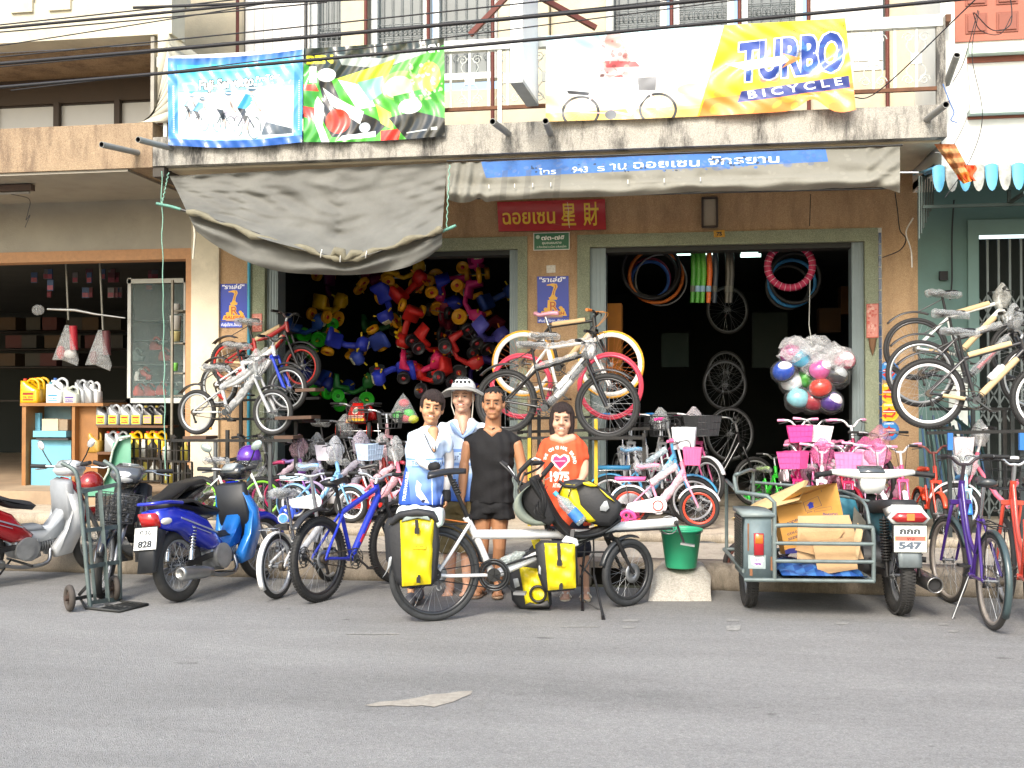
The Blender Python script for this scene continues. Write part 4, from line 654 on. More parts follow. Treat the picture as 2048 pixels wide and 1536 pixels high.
pp_ = thing('drain_pipe', 'thin teal pipe running down the pillar left of the left shop opening', 'pipe', loc=P(502, 500, YF - .06)); Bd(pp_).part(B().cyl(V(XX(501, YF), YF - .06, .3), V(XX(501, YF), YF - .06, 3.6), .02, n=8), 'pipe_body', mat('3f9cb8', .5))
def cable(a, b_, r, lbl, Y=8.4, sag=.02, col='1c1c20'):
 p, q = P(*a, Y), P(*b_, Y); d = q - p; p, q = p - d * .35, q + d * .35; o = thing('overhead_cable', lbl, 'cable', loc=p, group='overhead cables'); B().tube([x - p for x in catenary(p, q, sag * d.length, 24)], r, 6).build('wire', mat(col, .6, 0, .2, 20), o)
CB = [((0, 48), (640, -22), .006, 'thin black cable, highest on the left, leaving the frame first'), ((0, 54), (700, -14), .012, 'double thick black cable just under the highest thin one'), ((0, 63), (478, 20), .006, 'thin twisted black cable third from the top at the left edge'), ((0, 90), (445, 20), .005, 'thin black cable crossing steeply under the first three'),
      ((0, 111), (1078, 0), .006, 'thin black cable running over the window wall above the thick one'), ((0, 124), (1300, 7), .016, 'thick black cable running just above the banners'), ((0, 131), (1010, 32), .005, 'thin cable hugging the underside of the thick one'), ((0, 170), (1850, 0), .014, 'thick black cable lowest of all, crossing the tops of the banners'), ((330, 142), (1300, 20), .005, 'thin dark violet cable rising between the two thick ones'), ((560, 2), (1480, -40), .012, 'black cable cutting the upper edge at the middle')]
for a, b_, r, l in CB: cable(a, b_, r, l, sag=.004)
def wire(name, label, pts, r, col='1c1c20', grp=None):
 q = spline([P(*p) for p in pts], 7); o = thing(name, label, 'wire', loc=q[0], group=grp); B().tube([x - q[0] for x in q], r, 5).build('strand', mat(col, .6, 0, .2, 20), o)
wire('loose_wire', 'straight black stay wire running down from the top right tangle to the balcony floor', [(1955, -5, 9.8), (1760, 180, 10.6), (1700, 195, 10.65)], .006)
wire('loose_wire', 'black wire looping before the red-brown shutter', [(1948, 25, 10.3), (1985, 60, 10.4), (2020, 50, 10.4), (2022, 5, 10.4), (2010, -20, 10.4)], .005); wire('loose_wire', 'black wire looping lower before the red-brown shutter', [(1946, 25, 10.3), (1960, 60, 10.4), (2000, 68, 10.4), (2024, 30, 10.4)], .004)
wire('loose_wire', 'thin wire hanging down the white wall and back to the balcony corner', [(1956, 20, 10.4), (1940, 80, 10.4), (1925, 130, 10.5), (1905, 165, 10.6)], .004); wire('loose_wire', 'thin wire hanging in a long bow down to the corrugated awning', [(1958, 22, 10.4), (1944, 110, 10.4), (1965, 230, 10.4), (1940, 320, 10.5), (1890, 395, 10.5)], .004); wire('loose_wire', 'pale thin wire sweeping below the balcony corner', [(1935, 130, 10.4), (1938, 220, 10.4), (1900, 300, 10.6), (1870, 305, 10.7)], .004, '8a8a88')
wire('loose_wire', 'curly blue string dangling at the balcony corner', [(1886, 168, 10.6), (1900, 205, 10.6), (1908, 225, 10.6), (1902, 240, 10.6), (1914, 245, 10.6)], .005, '3a6fb8')
wire('loose_wire', 'black cord hanging over the right opening with a small weight', [(1621, 388, YF - .1), (1620, 430, YF - .1), (1619, 452, YF - .1)], .005); wire('loose_wire', 'tangled black wires below the right end of the awning', [(1790, 385, 12.1), (1795, 420, 12.2), (1800, 460, 12.2), (1812, 478, 12.2), (1800, 500, 12.2), (1765, 515, 12.2)], .006)
wire('loose_wire', 'white cord hanging at the party wall of the green house', [(1826, 436, 12), (1812, 465, 12), (1822, 500, 12), (1824, 535, 12)], .008, 'c9c6bd'); wire('loose_wire', 'black service wires clipped down the green wall', [(1908, 400, 12.25), (1904, 470, 12.25), (1904, 560, 12.25), (1900, 600, 12.25)], .009); wire('loose_wire', 'black wire dangling from the left lamp fitting', [(20, 388, 11.2), (58, 398, 11.2), (56, 425, 11.2), (52, 440, 11.2), (60, 430, 11.2), (50, 455, 11.2)], .004)
o = thing('meter_box', 'small dark switch box on the green wall', 'box', loc=P(1888, 552, YF)); Bd(o).part(B().box(tuple(P(1880, 560, YF - .06)), tuple(V(P(1896, 542, YF - .06).x, YF, P(1896, 542, YF - .06).z))), 'case', BLACKM)
ob = thing('cloth_bundle', 'crumpled orange and striped cloth hanging at the balcony corner', 'cloth', loc=P(1900, 320, 10.5)); OB = Bd(ob)
def lump(u, v):
 px, py = lerp(lerp(1868, 1926, v), lerp(1910, 1950, v), u), lerp(288, 368 - 8 * u, v); return P(px, py, 10.45 - .1 * math.sin(u * math.pi) + .03 * math.sin(u * 14 + v * 9) + .02 * math.sin(v * 23))
g_ = B().grid(lump, 16, 16); g_.uv = {}; g_.m = [(0 if (i // 16) > 11 else (1 if (i // 32) % 2 else 2)) for i in range(len(g_.f))]; OB.part(g_, 'cloth', [mat('c97a2a', .8, 0, .2, 12), mat('b88a58', .8, 0, .2, 12), mat('a8673c', .8, 0, .2, 12)])
g_ = B().grid(lambda u, v: P(lerp(1918, 1950, u) + 4 * math.sin(v * 7), lerp(330, 362, v), 10.4 + .04 * math.sin(u * 12)), 8, 8); g_.uv = {}; OB.part(g_, 'cloth_end', mat('d8572c', .8))
rs = thing('rolled_shutter', 'dark slatted side shutter folded under the balcony corner', 'shutter', loc=P(1852, 380, 11)); RSd = Bd(rs)
for k in range(7): RSd.part(B().bar(P(1838 + k * 5, 352, 11 + k * .15), P(1838 + k * 4.6, 478 - k * 11, 11 + k * .15), .03, .012), 'slat', mat('4f5b58', .6, .3, .15, dirt=.4))
# ==== wheels and bicycles
_WC = {}
def wheel_meshes(r, tw, tyre, rim, spk='b9bcbe', ns=28, rd=.014, knob=False, hub='8a8c8e', hubw=.05, tread=True, disc=False, spr=.0012):
 key = (round(r, 3), tw, str(tyre), str(rim), spk, ns, rd, knob, hub, hubw, disc, spr)
 if key in _WC: return _WC[key]
 rt = tw / 2; ri = r - rt * 2 + .007; n = 48
 t = B().torus((0, 0, 0), (0, 1, 0), r - rt, rt, n, 10, flatr=1.)
 if knob:
  rr = random.Random(1); k = int(2 * math.pi * r / .028)
  for i in range(k):
   for sd in (-1, 0, 1):
    a = (i + (.5 if sd else 0)) * 2 * math.pi / k; cx = r - (rt * .22 if sd else 0); d = V(math.cos(a), 0, math.sin(a)); tg = V(-math.sin(a), 0, math.cos(a)); ax = V(0, 1, 0); c = d * cx + ax * (sd * rt * .72)
    nrm = (d + ax * sd * .7).normalized(); s2 = tg.cross(nrm); vs = [c + nrm * h + tg * (x * .0075) + s2 * (y * rt * .22) for h in (-.002, .0045) for x, y in ((-1, -1), (1, -1), (1, 1), (-1, 1))]; t.add(vs, [(4, 5, 6, 7), (0, 1, 5, 4), (1, 2, 6, 5), (2, 3, 7, 6), (3, 0, 4, 7)], 0, True)
 rw = min(rt * .8, .016); rb = B().lathe((0, 0, 0), (0, 1, 0), [(ri + .004, -rw), (ri - rd - .006, -rw * .8), (ri - rd - .009, 0), (ri - rd - .006, rw * .8), (ri + .004, rw), (ri, 0)], n, closed=True)
 hb_ = B().cyl((0, -hubw, 0), (0, hubw, 0), .012, n=10).cyl((0, -hubw * .8, 0), (0, -hubw * .65, 0), .026, n=14).cyl((0, hubw * .65, 0), (0, hubw * .8, 0), .026, n=14).cyl((0, -hubw * 1.35, 0), (0, hubw * 1.35, 0), .006, n=6)
 if disc: hb_.lathe((0, -hubw * .9, 0), (0, 1, 0), [(.028, 0), (.075, 0), (.075, .003), (.028, .003)], 24, closed=True)
 sb = B()
 for i in range(ns):
  a = i * 2 * math.pi / ns; sd = 1 if i % 2 else -1; b_ = a + (1.15 if (i // 2) % 2 else -1.15); p = V(math.cos(b_) * .025, sd * hubw * .72, math.sin(b_) * .025); q = V(math.cos(a) * (ri - rd), 0, math.sin(a) * (ri - rd)); sb.cyl(p, q, spr, n=3, cap=False)
 sm = mat(spk, .3, .9, .05) if spk[0] in 'b8' else mat(spk, .4)
 w = dict(tyre=t.mesh('tyre', mat(tyre, .7, 0, .25, 12, .25) if isinstance(tyre, str) else tyre), rim=rb.mesh('rim', mat(rim, .35, .6 if rim in ('b5b8ba', 'c6c9cb', '9a9c9e') else 0, .1, coat=.2)), hub=hb_.mesh('hub', mat(hub, .4, .7, .15)), spokes=sb.mesh('spoke_set', sm))
 _WC[key] = w; return w
def add_wheel(par, M, wk):
 me = wheel_meshes(**wk); o = place('wheel', me['rim'], par, M)
 for k, nm in (('tyre', 'tyre'), ('hub', 'hub'), ('spokes', 'spoke_set')): place(nm, me[k], o)
 return o
def basis(rear, front):
 x = (front - rear).normalized(); y = V(0, 0, 1).cross(x).normalized(); z = x.cross(y); return x, y, z
def root_M(rear, front, roll=0.):
 x, y, z = basis(rear, front); M = Matrix((( x.x, y.x, z.x, rear.x), (x.y, y.y, z.y, rear.y), (x.z, y.z, z.z, rear.z), (0, 0, 0, 1))); return M @ Matrix.Rotation(roll, 4, 'X')
STY = dict(
 mtb=dict(BB=(.40, -.045), ST=(.285, .34), HT=(.765, .50), HB=(.79, .405), SD=(.235, .56), BR=(.775, .60), bw=.29, sweep=.03, rise=.04),
 full=dict(BB=(.41, .0), ST=(.33, .27), HT=(.765, .50), HB=(.79, .40), SD=(.24, .50), BR=(.775, .62), bw=.29, sweep=.03, rise=.05),
 track=dict(BB=(.42, -.05), ST=(.29, .43), HT=(.80, .50), HB=(.815, .40), SD=(.25, .55), BR=(.83, .58), bw=.24, sweep=.05, rise=.03),
 kids=dict(BB=(.42, .04), ST=(.31, .36), HT=(.755, .66), HB=(.79, .50), SD=(.25, .60), BR=(.70, .98), bw=.24, sweep=.12, rise=.10),
 city=dict(BB=(.42, -.03), ST=(.30, .42), HT=(.76, .62), HB=(.785, .50), SD=(.24, .66), BR=(.72, .82), bw=.27, sweep=.16, rise=.06),
 fold=dict(BB=(.40, .03), ST=(.33, .22), HT=(.80, .30), HB=(.82, .20), SD=(.22, .66), BR=(.70, .80), bw=.26, sweep=.02, rise=.02))
def bicycle(label, rear, front, r, st='mtb', col='222224', col2=None, tyre='262626', rim='b5b8ba', knob=False, tw=.05, spk='b9bcbe', ns=28, rd=.014, fend=None, fendt=.5, basket=None, guard=None, train=None, wrap=None, sad='1b1b1c', sadwrap=False, grip='1b1b1c', bar='c6c9cb',
   steer=0., roll=0., rack=False, backseat=None, fork=None, parts=None, group=None, bigtube=1., dstand=False, bottle=False, framewrap=None, bag=None, frontw=True, rear_w=True, cable=None, name='bicycle', chainw=.04, disc=False, reflect=False, susp=False, plate=None, number=None):
 rear, front = Vector(rear), Vector(front); L = (front - rear).length; S = STY[st]; o = thing(name, label, 'bicycle', M=root_M(rear, front, roll), group=group); s = L
 def p(q, y=0.): return V(q[0] * s, y, r + q[1] * s)
 BB, ST, HT, HB, SD, BR = [p(S[k]) for k in ('BB', 'ST', 'HT', 'HB', 'SD', 'BR')]; RH, FH = V(0, 0, r), V(s, 0, r); w2 = .055 + (.01 if r > .25 else -.012); fm = mat(col, .3, 0, .08, coat=.5); f2 = mat(col2, .3, 0, .08, coat=.5) if col2 else fm
 k = (.018 if r > .25 else .015); wk = dict(r=r, tw=tw, tyre=tyre, rim=rim, spk=spk, ns=ns, rd=rd, knob=knob, disc=disc)
 ax = (HT - HB).normalized(); RS = Matrix.Translation(HB) @ Matrix.Rotation(steer, 4, ax) @ Matrix.Translation(-HB); Fx = lambda v: RS @ v; FHs = Fx(FH)
 fb = B()
 if st == 'kids': fb.tube([BB, BB.lerp(HB, .35) - V(0, 0, .03 * s), HB.lerp(HT, .3)], [k * 1.5 * bigtube, k * 1.6 * bigtube, k * 1.2 * bigtube], 10)
 elif st == 'city': fb.tube(spline([BB, BB.lerp(HB, .3) + V(0, 0, -.02 * s), HB], 5), k * 1.15, 10).tube(spline([BB.lerp(ST, .35), BB.lerp(HT, .45) + V(0, 0, .0 * s), HT], 5), k * .9, 9)
 elif st == 'fold': fb.tube([BB + V(-.03, 0, .0), HB + V(-.02, 0, .05)], [k * 1.6, k * 1.5], 10)
 elif st == 'full': fb.tube(spline([ST + V(.02 * s, 0, .01), ST.lerp(HT, .45) - V(0, 0, .05 * s), HT - V(0, 0, .03)], 5), [k * 1.1] * 5 + [k * 1.5] * 6, 10).tube(spline([BB, BB.lerp(HB, .4) + V(.03 * s, 0, -.0), HB], 5), k * 1.6, 10).tube([BB, ST + V(.0, 0, .03)], k * 1.1, 9)
 else: fb.tube([ST - V(0, 0, .02), HT - ax * .02], k * 1.05 * bigtube, 10).tube([BB, HB + ax * .015], k * 1.35 * bigtube, 10)
 fb.tube([BB, ST], k, 9); fb.cyl(HB - ax * .01, HT + ax * .012, k * 1.35, n=12); fb.cyl(BB - V(0, .04, 0), BB + V(0, .04, 0), .024, n=12)
 for sd in (-1, 1):
  y = V(0, sd * w2, 0); fb.tube([BB + V(0, sd * .02, 0), RH + y + V(.04, 0, 0), RH + y], [k * .8, k * .6, k * .6], 7)
  fb.tube([(ST - V(0, 0, .03)) + V(0, sd * .018, 0), RH + y + V(.02, 0, .03), RH + y], [k * .65] * 3, 7)
 fb.build('frame', f2 if False else fm, o)
 if col2: B().tube([BB.lerp(HB, .25), BB.lerp(HB, .62)], k * 1.35 * bigtube + .0015, 10).build('frame_decal', f2, o)
 if st == 'full' or susp: sh = B().cyl(ST.lerp(BB, .45) + V(.0, 0, 0), ST.lerp(BB, .5) + V(-.09 * s, 0, .06 * s), .012, n=8); [sh.torus(ST.lerp(BB, .46) + V(-.012 * s * i, 0, .008 * s * i), (-1, 0, .6), .02, .005, 12, 5) for i in range(6)]; sh.build('shock', mat('c23a30', .4), o)
 kb = B()
 crown = Fx(HB - ax * .03); kb.cyl(Fx(HT + ax * .02), crown, k * .8, n=9)
 hw = w2 - .004
 for sd in (-1, 1):
  a_ = crown + RS.to_3x3() @ V(0, sd * hw, 0); b_ = FHs + RS.to_3x3() @ V(0, sd * hw, 0)
  if st in ('mtb', 'full'): kb.tube([a_ + ax * .03, a_.lerp(b_, .5)], k * .95, 9).tube([a_.lerp(b_, .5), b_], k * 1.15, 9)
  else: kb.tube([crown, a_ - ax * .02, a_.lerp(b_, .6), b_], [k, k * .85, k * .7, k * .55], 8)
 kb.bar(crown - RS.to_3x3() @ V(0, hw + k, 0), crown + RS.to_3x3() @ V(0, hw + k, 0), k * 2, k * 1.8); kb.build('fork', mat(fork or col, .35, .1, .1, coat=.4), o)
 RM = RS.to_3x3().to_4x4()
 if rear_w: add_wheel(o, Matrix.Translation(RH), wk)
 if frontw: add_wheel(o, Matrix.Translation(FHs) @ RM @ Matrix.Rotation(.31, 4, 'Y'), wk)
 cr = .085 if r > .25 else .055; y = -.055; ck = B().torus(BB + V(0, y, 0), (0, 1, 0), cr, .004, 30, 5, flatr=.8); [ck.bar(BB + V(0, y, 0), BB + V(math.cos(t) * cr, y, math.sin(t) * cr), .012, .004) for t in [j * math.pi * .4 for j in range(5)]]
 if r > .25: ck.torus(BB + V(0, y + .008, 0), (0, 1, 0), cr * .72, .004, 24, 5).cyl(BB + V(0, y - .002, 0), BB + V(0, y + .006, 0), cr * .45, n=14)
 ca = .6; dl = .165 if r > .25 else .10
 for sd, a in ((-1, ca), (1, ca + math.pi)): q = BB + V(math.cos(a) * dl, sd * .07, -math.sin(a) * dl); ck.bar(BB + V(0, sd * .07, 0), q, .018, .012)
 ck.cyl(BB - V(0, .075, 0), BB + V(0, .075, 0), .008, n=6); ck.build('crankset', mat('55585a' if r > .25 else '6d7072', .4, .6, .15), o)
 for sd, a in ((-1, ca), (1, ca + math.pi)): q = BB + V(math.cos(a) * dl, sd * .07, -math.sin(a) * dl); B().cbox(q + V(0, sd * .045, 0), (.07, .075, .018)).build('pedal', BLACK, o)
 cg = .035; B().tube([RH + V(0, y, cg), BB + V(0, y, cr), BB + V(cr, y, 0), BB + V(0, y, -cr), RH + V(0, y, -cg), RH + V(-cg, y, 0)], .0045, 4, closed=True).cyl(RH + V(0, y - .012, 0), RH + V(0, y + .02, 0), cg, n=14).build('chain', mat('5a5248', .5, .6, .3), o)
 if r > .25 and st in ('mtb', 'full'): B().bar(RH + V(.0, y - .01, -.03), RH + V(.03, y - .01, -.11), .02, .012).cyl(RH + V(.03, y - .012, -.11), RH + V(.03, y, -.11), .016, n=10).build('derailleur', BLACK, o)
 B().tube([ST - V(0, 0, .02), SD - V(0, 0, .03)], k * .78, 9).build('seat_post', CHROME if st in ('city', 'fold', 'track') else BLACK, o)
 def saddle(c, sc=1., m=None, nm='saddle', inf=0.):
  rings = []
  for i in range(11):
   t = i / 10; x = lerp(-.13, .15, t) * sc; w = (.075 * (1 - max(0, t - .18) * 1.35) if t > .18 else .075 * (.62 + 2.1 * t)) * sc; w = max(w, .017) + inf; h = .028 * sc + inf; z = .012 * math.sin((t - .5) * 5) + (.012 if t < .15 else 0)
   rings.append([c + V(x, w * math.cos(a), z + h * math.sin(a) * (1 if math.sin(a) > 0 else .8)) for a in [j * math.pi / 6 for j in range(12)]])
  return B().loft(rings).build(nm, m, o)
 ks = 1.0 if r > .25 else .82; saddle(SD, ks, mat(sad, .4, 0, .1, coat=.3));
 if sadwrap:
  rings = []; rr = random.Random(int(abs(rear.x) * 999))
  for i in range(12):
   t = i / 11; x = lerp(-.17, .19, t) * ks; w = (.03 if i in (0, 11) else (.1 - .055 * t)) * ks; h_ = (.02 if i in (0, 11) else .042 - .012 * t); rings.append([SD + V(x, (w + rr.uniform(-.012, .014)) * math.cos(a), (h_ + rr.uniform(-.012, .016)) * math.sin(a) - .012 * t) for a in [j * math.pi / 6 for j in range(12)]])
  B().loft(rings).build('saddle_wrap', FILM, o)
 bc = Fx(BR); bm = mat(bar, .3, .8, .1) if bar[0] in 'c9' else mat(bar, .4, 0, .1); Rb = RS.to_3x3(); bw = S['bw'] * (s / 1.05 if r > .25 else s / .80); bw = max(bw, .2); sw, ri_ = S['sweep'] * s, S['rise'] * s
 hbm = B().tube([Fx(HT + ax * .02), bc - Rb @ V(0, 0, ri_)], k * .85, 9); pts = []
 for t in [-1, -.72, -.4, -.16, 0, .16, .4, .72, 1]:
  a = abs(t); pts.append(bc + Rb @ V(-sw * max(0, a - .35) / .65, t * bw, -ri_ * (1 - min(1, max(0, a - .16) / .3))))
 hbm.tube(spline(pts, 3), .0115, 8); hbm.build('handlebar', bm, o)
 for sd in (-1, 1):
  e = pts[-1] if sd > 0 else pts[0]; i_ = pts[-2] if sd > 0 else pts[1]; B().cyl(e + (e - i_).normalized() * .01, e.lerp(i_, 1.15), .0165 if r > .25 else .015, n=10).build('grip', mat(grip, .6), o)
  lv = e.lerp(i_, 1.5); B().tube([lv, lv + Rb @ V(.045, 0, -.02), e + Rb @ V(.05, 0, -.035)], .005, 5).build('brake_lever', mat('3a3a3c' if bar != 'f0f0ee' else 'c9cacc', .4, .5), o)
 cm = mat(cable or '1b1b1c', .5)
 for sd in (-1, 1): B().tube(spline([pts[-3] if sd > 0 else pts[2], bc + Rb @ V(.12, sd * .06, -.02), Fx(HB) + Rb @ V(.05, sd * .02, .04), Fx(HB) + V(-.02, sd * .02, 0)], 5), .003, 4).build('brake_cable', cm, o)
 def arc(c, rad, a0, a1, w, h=.006, nn=18):
  rings = []
  for i in range(nn + 1):
   a = lerp(a0, a1, i / nn); d = V(math.cos(a), 0, math.sin(a)); rings.append([c + d * (rad - .015) + V(0, -w, 0), c + d * rad + V(0, -w * .6, 0), c + d * (rad + .006) + V(0, 0, 0), c + d * rad + V(0, w * .6, 0), c + d * (rad - .015) + V(0, w, 0), c + d * (rad - .004) + V(0, 0, 0)])
  return B().loft(rings)
 if fend:
  fmt = mat(fend, .35, 0, .08, coat=.3); full_ = fendt
  if full_ >= 1: arc(RH, r + .02, R(25), R(215), tw * .62).build('rear_fender', fmt, o);
  else: b_ = arc(RH + V(-.01, 0, .02), r + .045, R(70), R(140), tw * .7); b_.tube([SD - V(0, 0, .06), RH + V(.0, 0, r + .055)], .006, 5); b_.build('rear_fender', fmt, o)
  f_ = arc(V(0, 0, 0), r + (.02 if full_ >= 1 else .04), R(20 if full_ >= 1 else 50), R(155 if full_ >= 1 else 125), tw * .62); f_.xf(Matrix.Translation(FHs) @ RM); f_.build('front_fender', fmt, o)
 if guard:
  g = B(); n_ = 22; gr = cr + .035; pl = [(BB.x + gr * math.cos(t), BB.z + gr * math.sin(t)) for t in [lerp(-2.2, 2.2, i / n_) for i in range(n_ + 1)]] + [(RH.x - .01, RH.z + .045), (RH.x - .03, RH.z), (RH.x - .01, RH.z - .045)]
  g.slab(pl, .008, .004, y0=-(y - .03) if False else y - .03);
  g.build('chain_guard', mat(guard, .3, 0, .06, coat=.4), o); B().torus(BB + V(0, y - .042, 0), (0, 1, 0), gr * .55, .006, 20, 5).build('guard_ring', mat(rim if rim[0] not in 'b9c' else 'd8d8d8', .4), o)
 if train:
  for sd in (-1, 1):
   q = RH + V(-.01, sd * .15, -r * .52); B().tube([RH + V(0, sd * .06, 0), RH + V(0, sd * .1, -.02), q], .007, 6).build('stabiliser_arm', STEEL, o)
   tb = B().lathe(q, (0, 1, 0), [(r * .44, -.012), (r * .47, 0), (r * .44, .012), (r * .3, .012), (r * .28, -.012)], 20, closed=True); [tb.bar(q, q + V(math.cos(t), 0, math.sin(t)) * r * .3, .016, .012) for t in [j * math.pi * .4 for j in range(5)]]; tb.build('stabiliser_wheel', mat(train, .4), o)
 if basket:
  bcx = Fx(HB.lerp(BR, .45)) + Rb @ V(.13 * (s / .8 if r < .25 else 1), 0, .03); W, D, Hh = (.13, .09, .17) if r < .25 else (.17, .12, .22); bb = B()
  def bp(u, v, h): kk = .82 + .18 * h; return bcx + Rb @ V(v * D * kk, u * W * kk, (h - .5) * Hh)
  rim_ = [(-1, -1), (1, -1), (1, 1), (-1, 1)]
  for h in (0, .33, .66, 1): bb.tube([bp(u, v, h) for u, v in rim_], .005 if h in (0, 1) else .003, 4, closed=True)
  for (u0, v0), (u1, v1) in zip(rim_, rim_[1:] + rim_[:1]):
   for j in range(6): t = j / 6; bb.tube([bp(lerp(u0, u1, t), lerp(v0, v1, t), h) for h in (0, 1)], .003, 4)
   if basket[0] != '2': bb.add([bp(u0, v0, 0), bp(u1, v1, 0), bp(u1, v1, 1), bp(u0, v0, 1)], [(0, 1, 2, 3)])
  bb.add([bp(u, v, 0) for u, v in rim_], [(0, 1, 2, 3)]); bb.build('basket', mat(basket, .45, 0, .08), o)
 if rack or backseat:
  rk = B(); z0 = r + r + .05;
  for sd in (-1, 1): rk.tube([V(-.16, sd * .05, z0), V(ST.x - .02, sd * .05, z0 + .01), ST + V(0, sd * .01, -.05)], .005, 5).tube([RH + V(0, sd * w2, 0), V(-.04, sd * .06, z0)], .005, 5)
  for j in range(4): rk.cyl(V(lerp(-.16, ST.x - .05, j / 3), -.05, z0), V(lerp(-.16, ST.x - .05, j / 3), .05, z0), .004, n=5)
  rk.build('rack', CHROME if backseat or st == 'fold' else BLACK, o)
  if backseat: q = B().slab([(-.15, z0 + .01), (ST.x - .06, z0 + .012), (ST.x - .05, z0 + .055), (-.15, z0 + .05)], .065, .015); q.build('rear_seat', mat(backseat, .3, 0, .06, coat=.3), o)
 if wrap:
  for a_, b_, rr_ in ((ST.lerp(HT, .08), ST.lerp(HT, .82), .028), (BB.lerp(HB, .12), BB.lerp(HB, .86), .032), (BB.lerp(RH, .25) + V(0, -.05, 0), BB.lerp(RH, .72) + V(0, -.055, 0), .018)):
   n_ = 6; B().tube([a_.lerp(b_, j / n_) for j in range(n_ + 1)], [rr_ * (1 + .06 * (j % 2)) for j in range(n_ + 1)], 9).build('cardboard_sleeve', mat(wrap, .85, 0, .1, 10, .15), o)
 if framewrap:
  rr = random.Random(int(abs(rear.x) * 777))
  for a_, b_, rr_ in ((ST.lerp(HT, .0), ST.lerp(HT, .85), .034), (BB.lerp(HB, .1), BB.lerp(HB, .92), .042)):
   n_ = 12; B().tube([a_.lerp(b_, j / n_) + V(0, 0, rr.uniform(-.006, .006)) for j in range(n_ + 1)], [rr_ * rr.uniform(.8, 1.25) for j in range(n_ + 1)], 9).build('film_wrap', FILM if framewrap is True else film(framewrap, .55), o)
 if bag:
  rr = random.Random(int(abs(rear.x) * 555)); rings = []
  for i in range(10):
   t = i / 9; w = .02 + .10 * math.sin(t * 2.6); rings.append([bc + V(.02, 0, .03) + V(.7 * w * math.cos(a) * rr.uniform(.8, 1.2), w * math.sin(a) * rr.uniform(.8, 1.2), .05 - .26 * t) for a in [j * math.pi / 6 for j in range(12)]])
  B().loft(rings).build('bag', FILM if bag is True else film(bag, .25), o)
 if bottle: c_ = BB.lerp(HB, .48) + V(-.02, 0, .045); d_ = (HB - BB).normalized(); B().lathe(c_ - d_ * .09, d_, [(0, 0), (.036, 0), (.036, .06), (.03, .07), (.036, .08), (.036, .15), (.02, .165), (.02, .18), (0, .18)], 14).build('bottle', mat('e9eaea', .4), o)
 if dstand: B().tube([BB + V(-.05, .05, 0), V(BB.x - .1, .17, .0)], .008, 6).build('kickstand', STEEL, o)
 if reflect: add = B().cbox(V(s * .0 + .17 * 1, 0, r - .17), (.06, .02, .02), M=Matrix.Rotation(.6, 3, 'Y')); add.build('reflector', mat('e09a28', .3, coat=.5), o)
 if number:
  c = Canvas(90, 90, '1d1d1d'); c.ell(45, 45, 42, 42, 'e05a24'); c.text(number, 16, 62, 36, '1d1d1d', 58, .04); q = ST + V(-.03, 0, -.02)
 return o, dict(BB=BB, ST=ST, HT=HT, HB=HB, SD=SD, BR=bc, RH=RH, FH=FHs, s=s, Rb=Rb, M=_MM[o.name])
def hubs(rp, ry, fp, fy, r): a, b_ = P(*rp, ry), P(*fp, fy); return a - V(0, 0, r), b_ - V(0, 0, r)
def grnd(rp, fp, z=0.): return G(*rp, z), G(*fp, z)
LR = 'bicycles on the left display rack'; CRK = 'bicycles on the middle display rack'; RR = 'bicycles on the right display rack'
a, b = hubs((394, 823), 11.35, (546, 823), 11.15, .262); bicycle('small bicycle with crinkled silver film round its frame, front and lowest on the left rack', a, b, .255, 'full', 'b9bcbd', rim='b5b8ba', framewrap='c9cccd', fend='2c2c2e', fendt=.5, sadwrap=True, fork='a9abad', grip='222222', roll=0, reflect=True, group=LR, bag=True)
a, b = hubs((436, 768), 11.75, (573, 776), 11.55, .27); bicycle('white bicycle with a royal blue fork, second on the left rack', a, b, .26, 'full', 'e6e7e8', 'e6e7e8', rim='b5b8ba', fork='1f3fc4', framewrap=True, fend='2c2c2e', fendt=.5, sadwrap=True, group=LR, reflect=True, bigtube=1.3)
a, b = hubs((455, 722), 12.15, (600, 731), 11.95, .27); bicycle('black and red bicycle with red rims and knobbly tyres, topmost on the left rack', a, b, .255, 'full', 'a82424', '222222', rim='c4352c', knob=True, tw=.055, fork='1d1d1f', fend='2c2c2e', fendt=.5, sadwrap=True, wrap='c9b08a', group=LR)
a, b = hubs((1010, 803), 11.1, (1212, 812), 10.95, .335); bicycle('black and white mountain bicycle with bar-end wraps, front and lowest on the middle rack', a, b, .335, 'mtb', '1e1e20', 'e4e4e2', rim='2a2a2c', knob=True, tw=.055, fend='3a3a3c', fendt=.5, sadwrap=True, framewrap=True, fork='1f1f21', bottle=True, group=CRK, bigtube=1.3, bag=True)
a, b = hubs((1042, 772), 11.55, (1220, 772), 11.4, .36); bicycle('white bicycle with red tyres behind the black and white one on the middle rack', a, b, .36, 'track', 'e4e2dc', tyre='c23a4c', rim='c03a55', tw=.032, rd=.02, sadwrap=True, fork='e8e6e2', spk='b9bcbe', group=CRK, framewrap=True, reflect=True, bar='1b1b1c')
a, b = hubs((1045, 727), 12.0, (1220, 729), 11.85, .375); bicycle('black bicycle with yellow tyres and deep white rims, topmost on the middle rack', a, b, .375, 'track', '1d1d1f', tyre='e0a22c', rim='ecebe6', tw=.03, rd=.04, spk='d8742a', sad='e0a0b4', wrap='c9ad84', fork='1d1d1f', bar='1b1b1c', grip='e0803a', cable='e0902a', group=CRK, ns=32)
a, b = hubs((1853, 787), 10.75, (2092, 797), 10.75, .335); bicycle('mountain bicycle in cardboard sleeves with bright white rims, front and lowest on the right rack', a, b, .335, 'mtb', '2a2a2e', 'c03040', rim='e6e6e8', knob=True, tw=.055, rd=.02, fend='3a3a3c', fendt=.5, sadwrap=True, wrap='cdb389', bottle=True, group=RR, reflect=False)
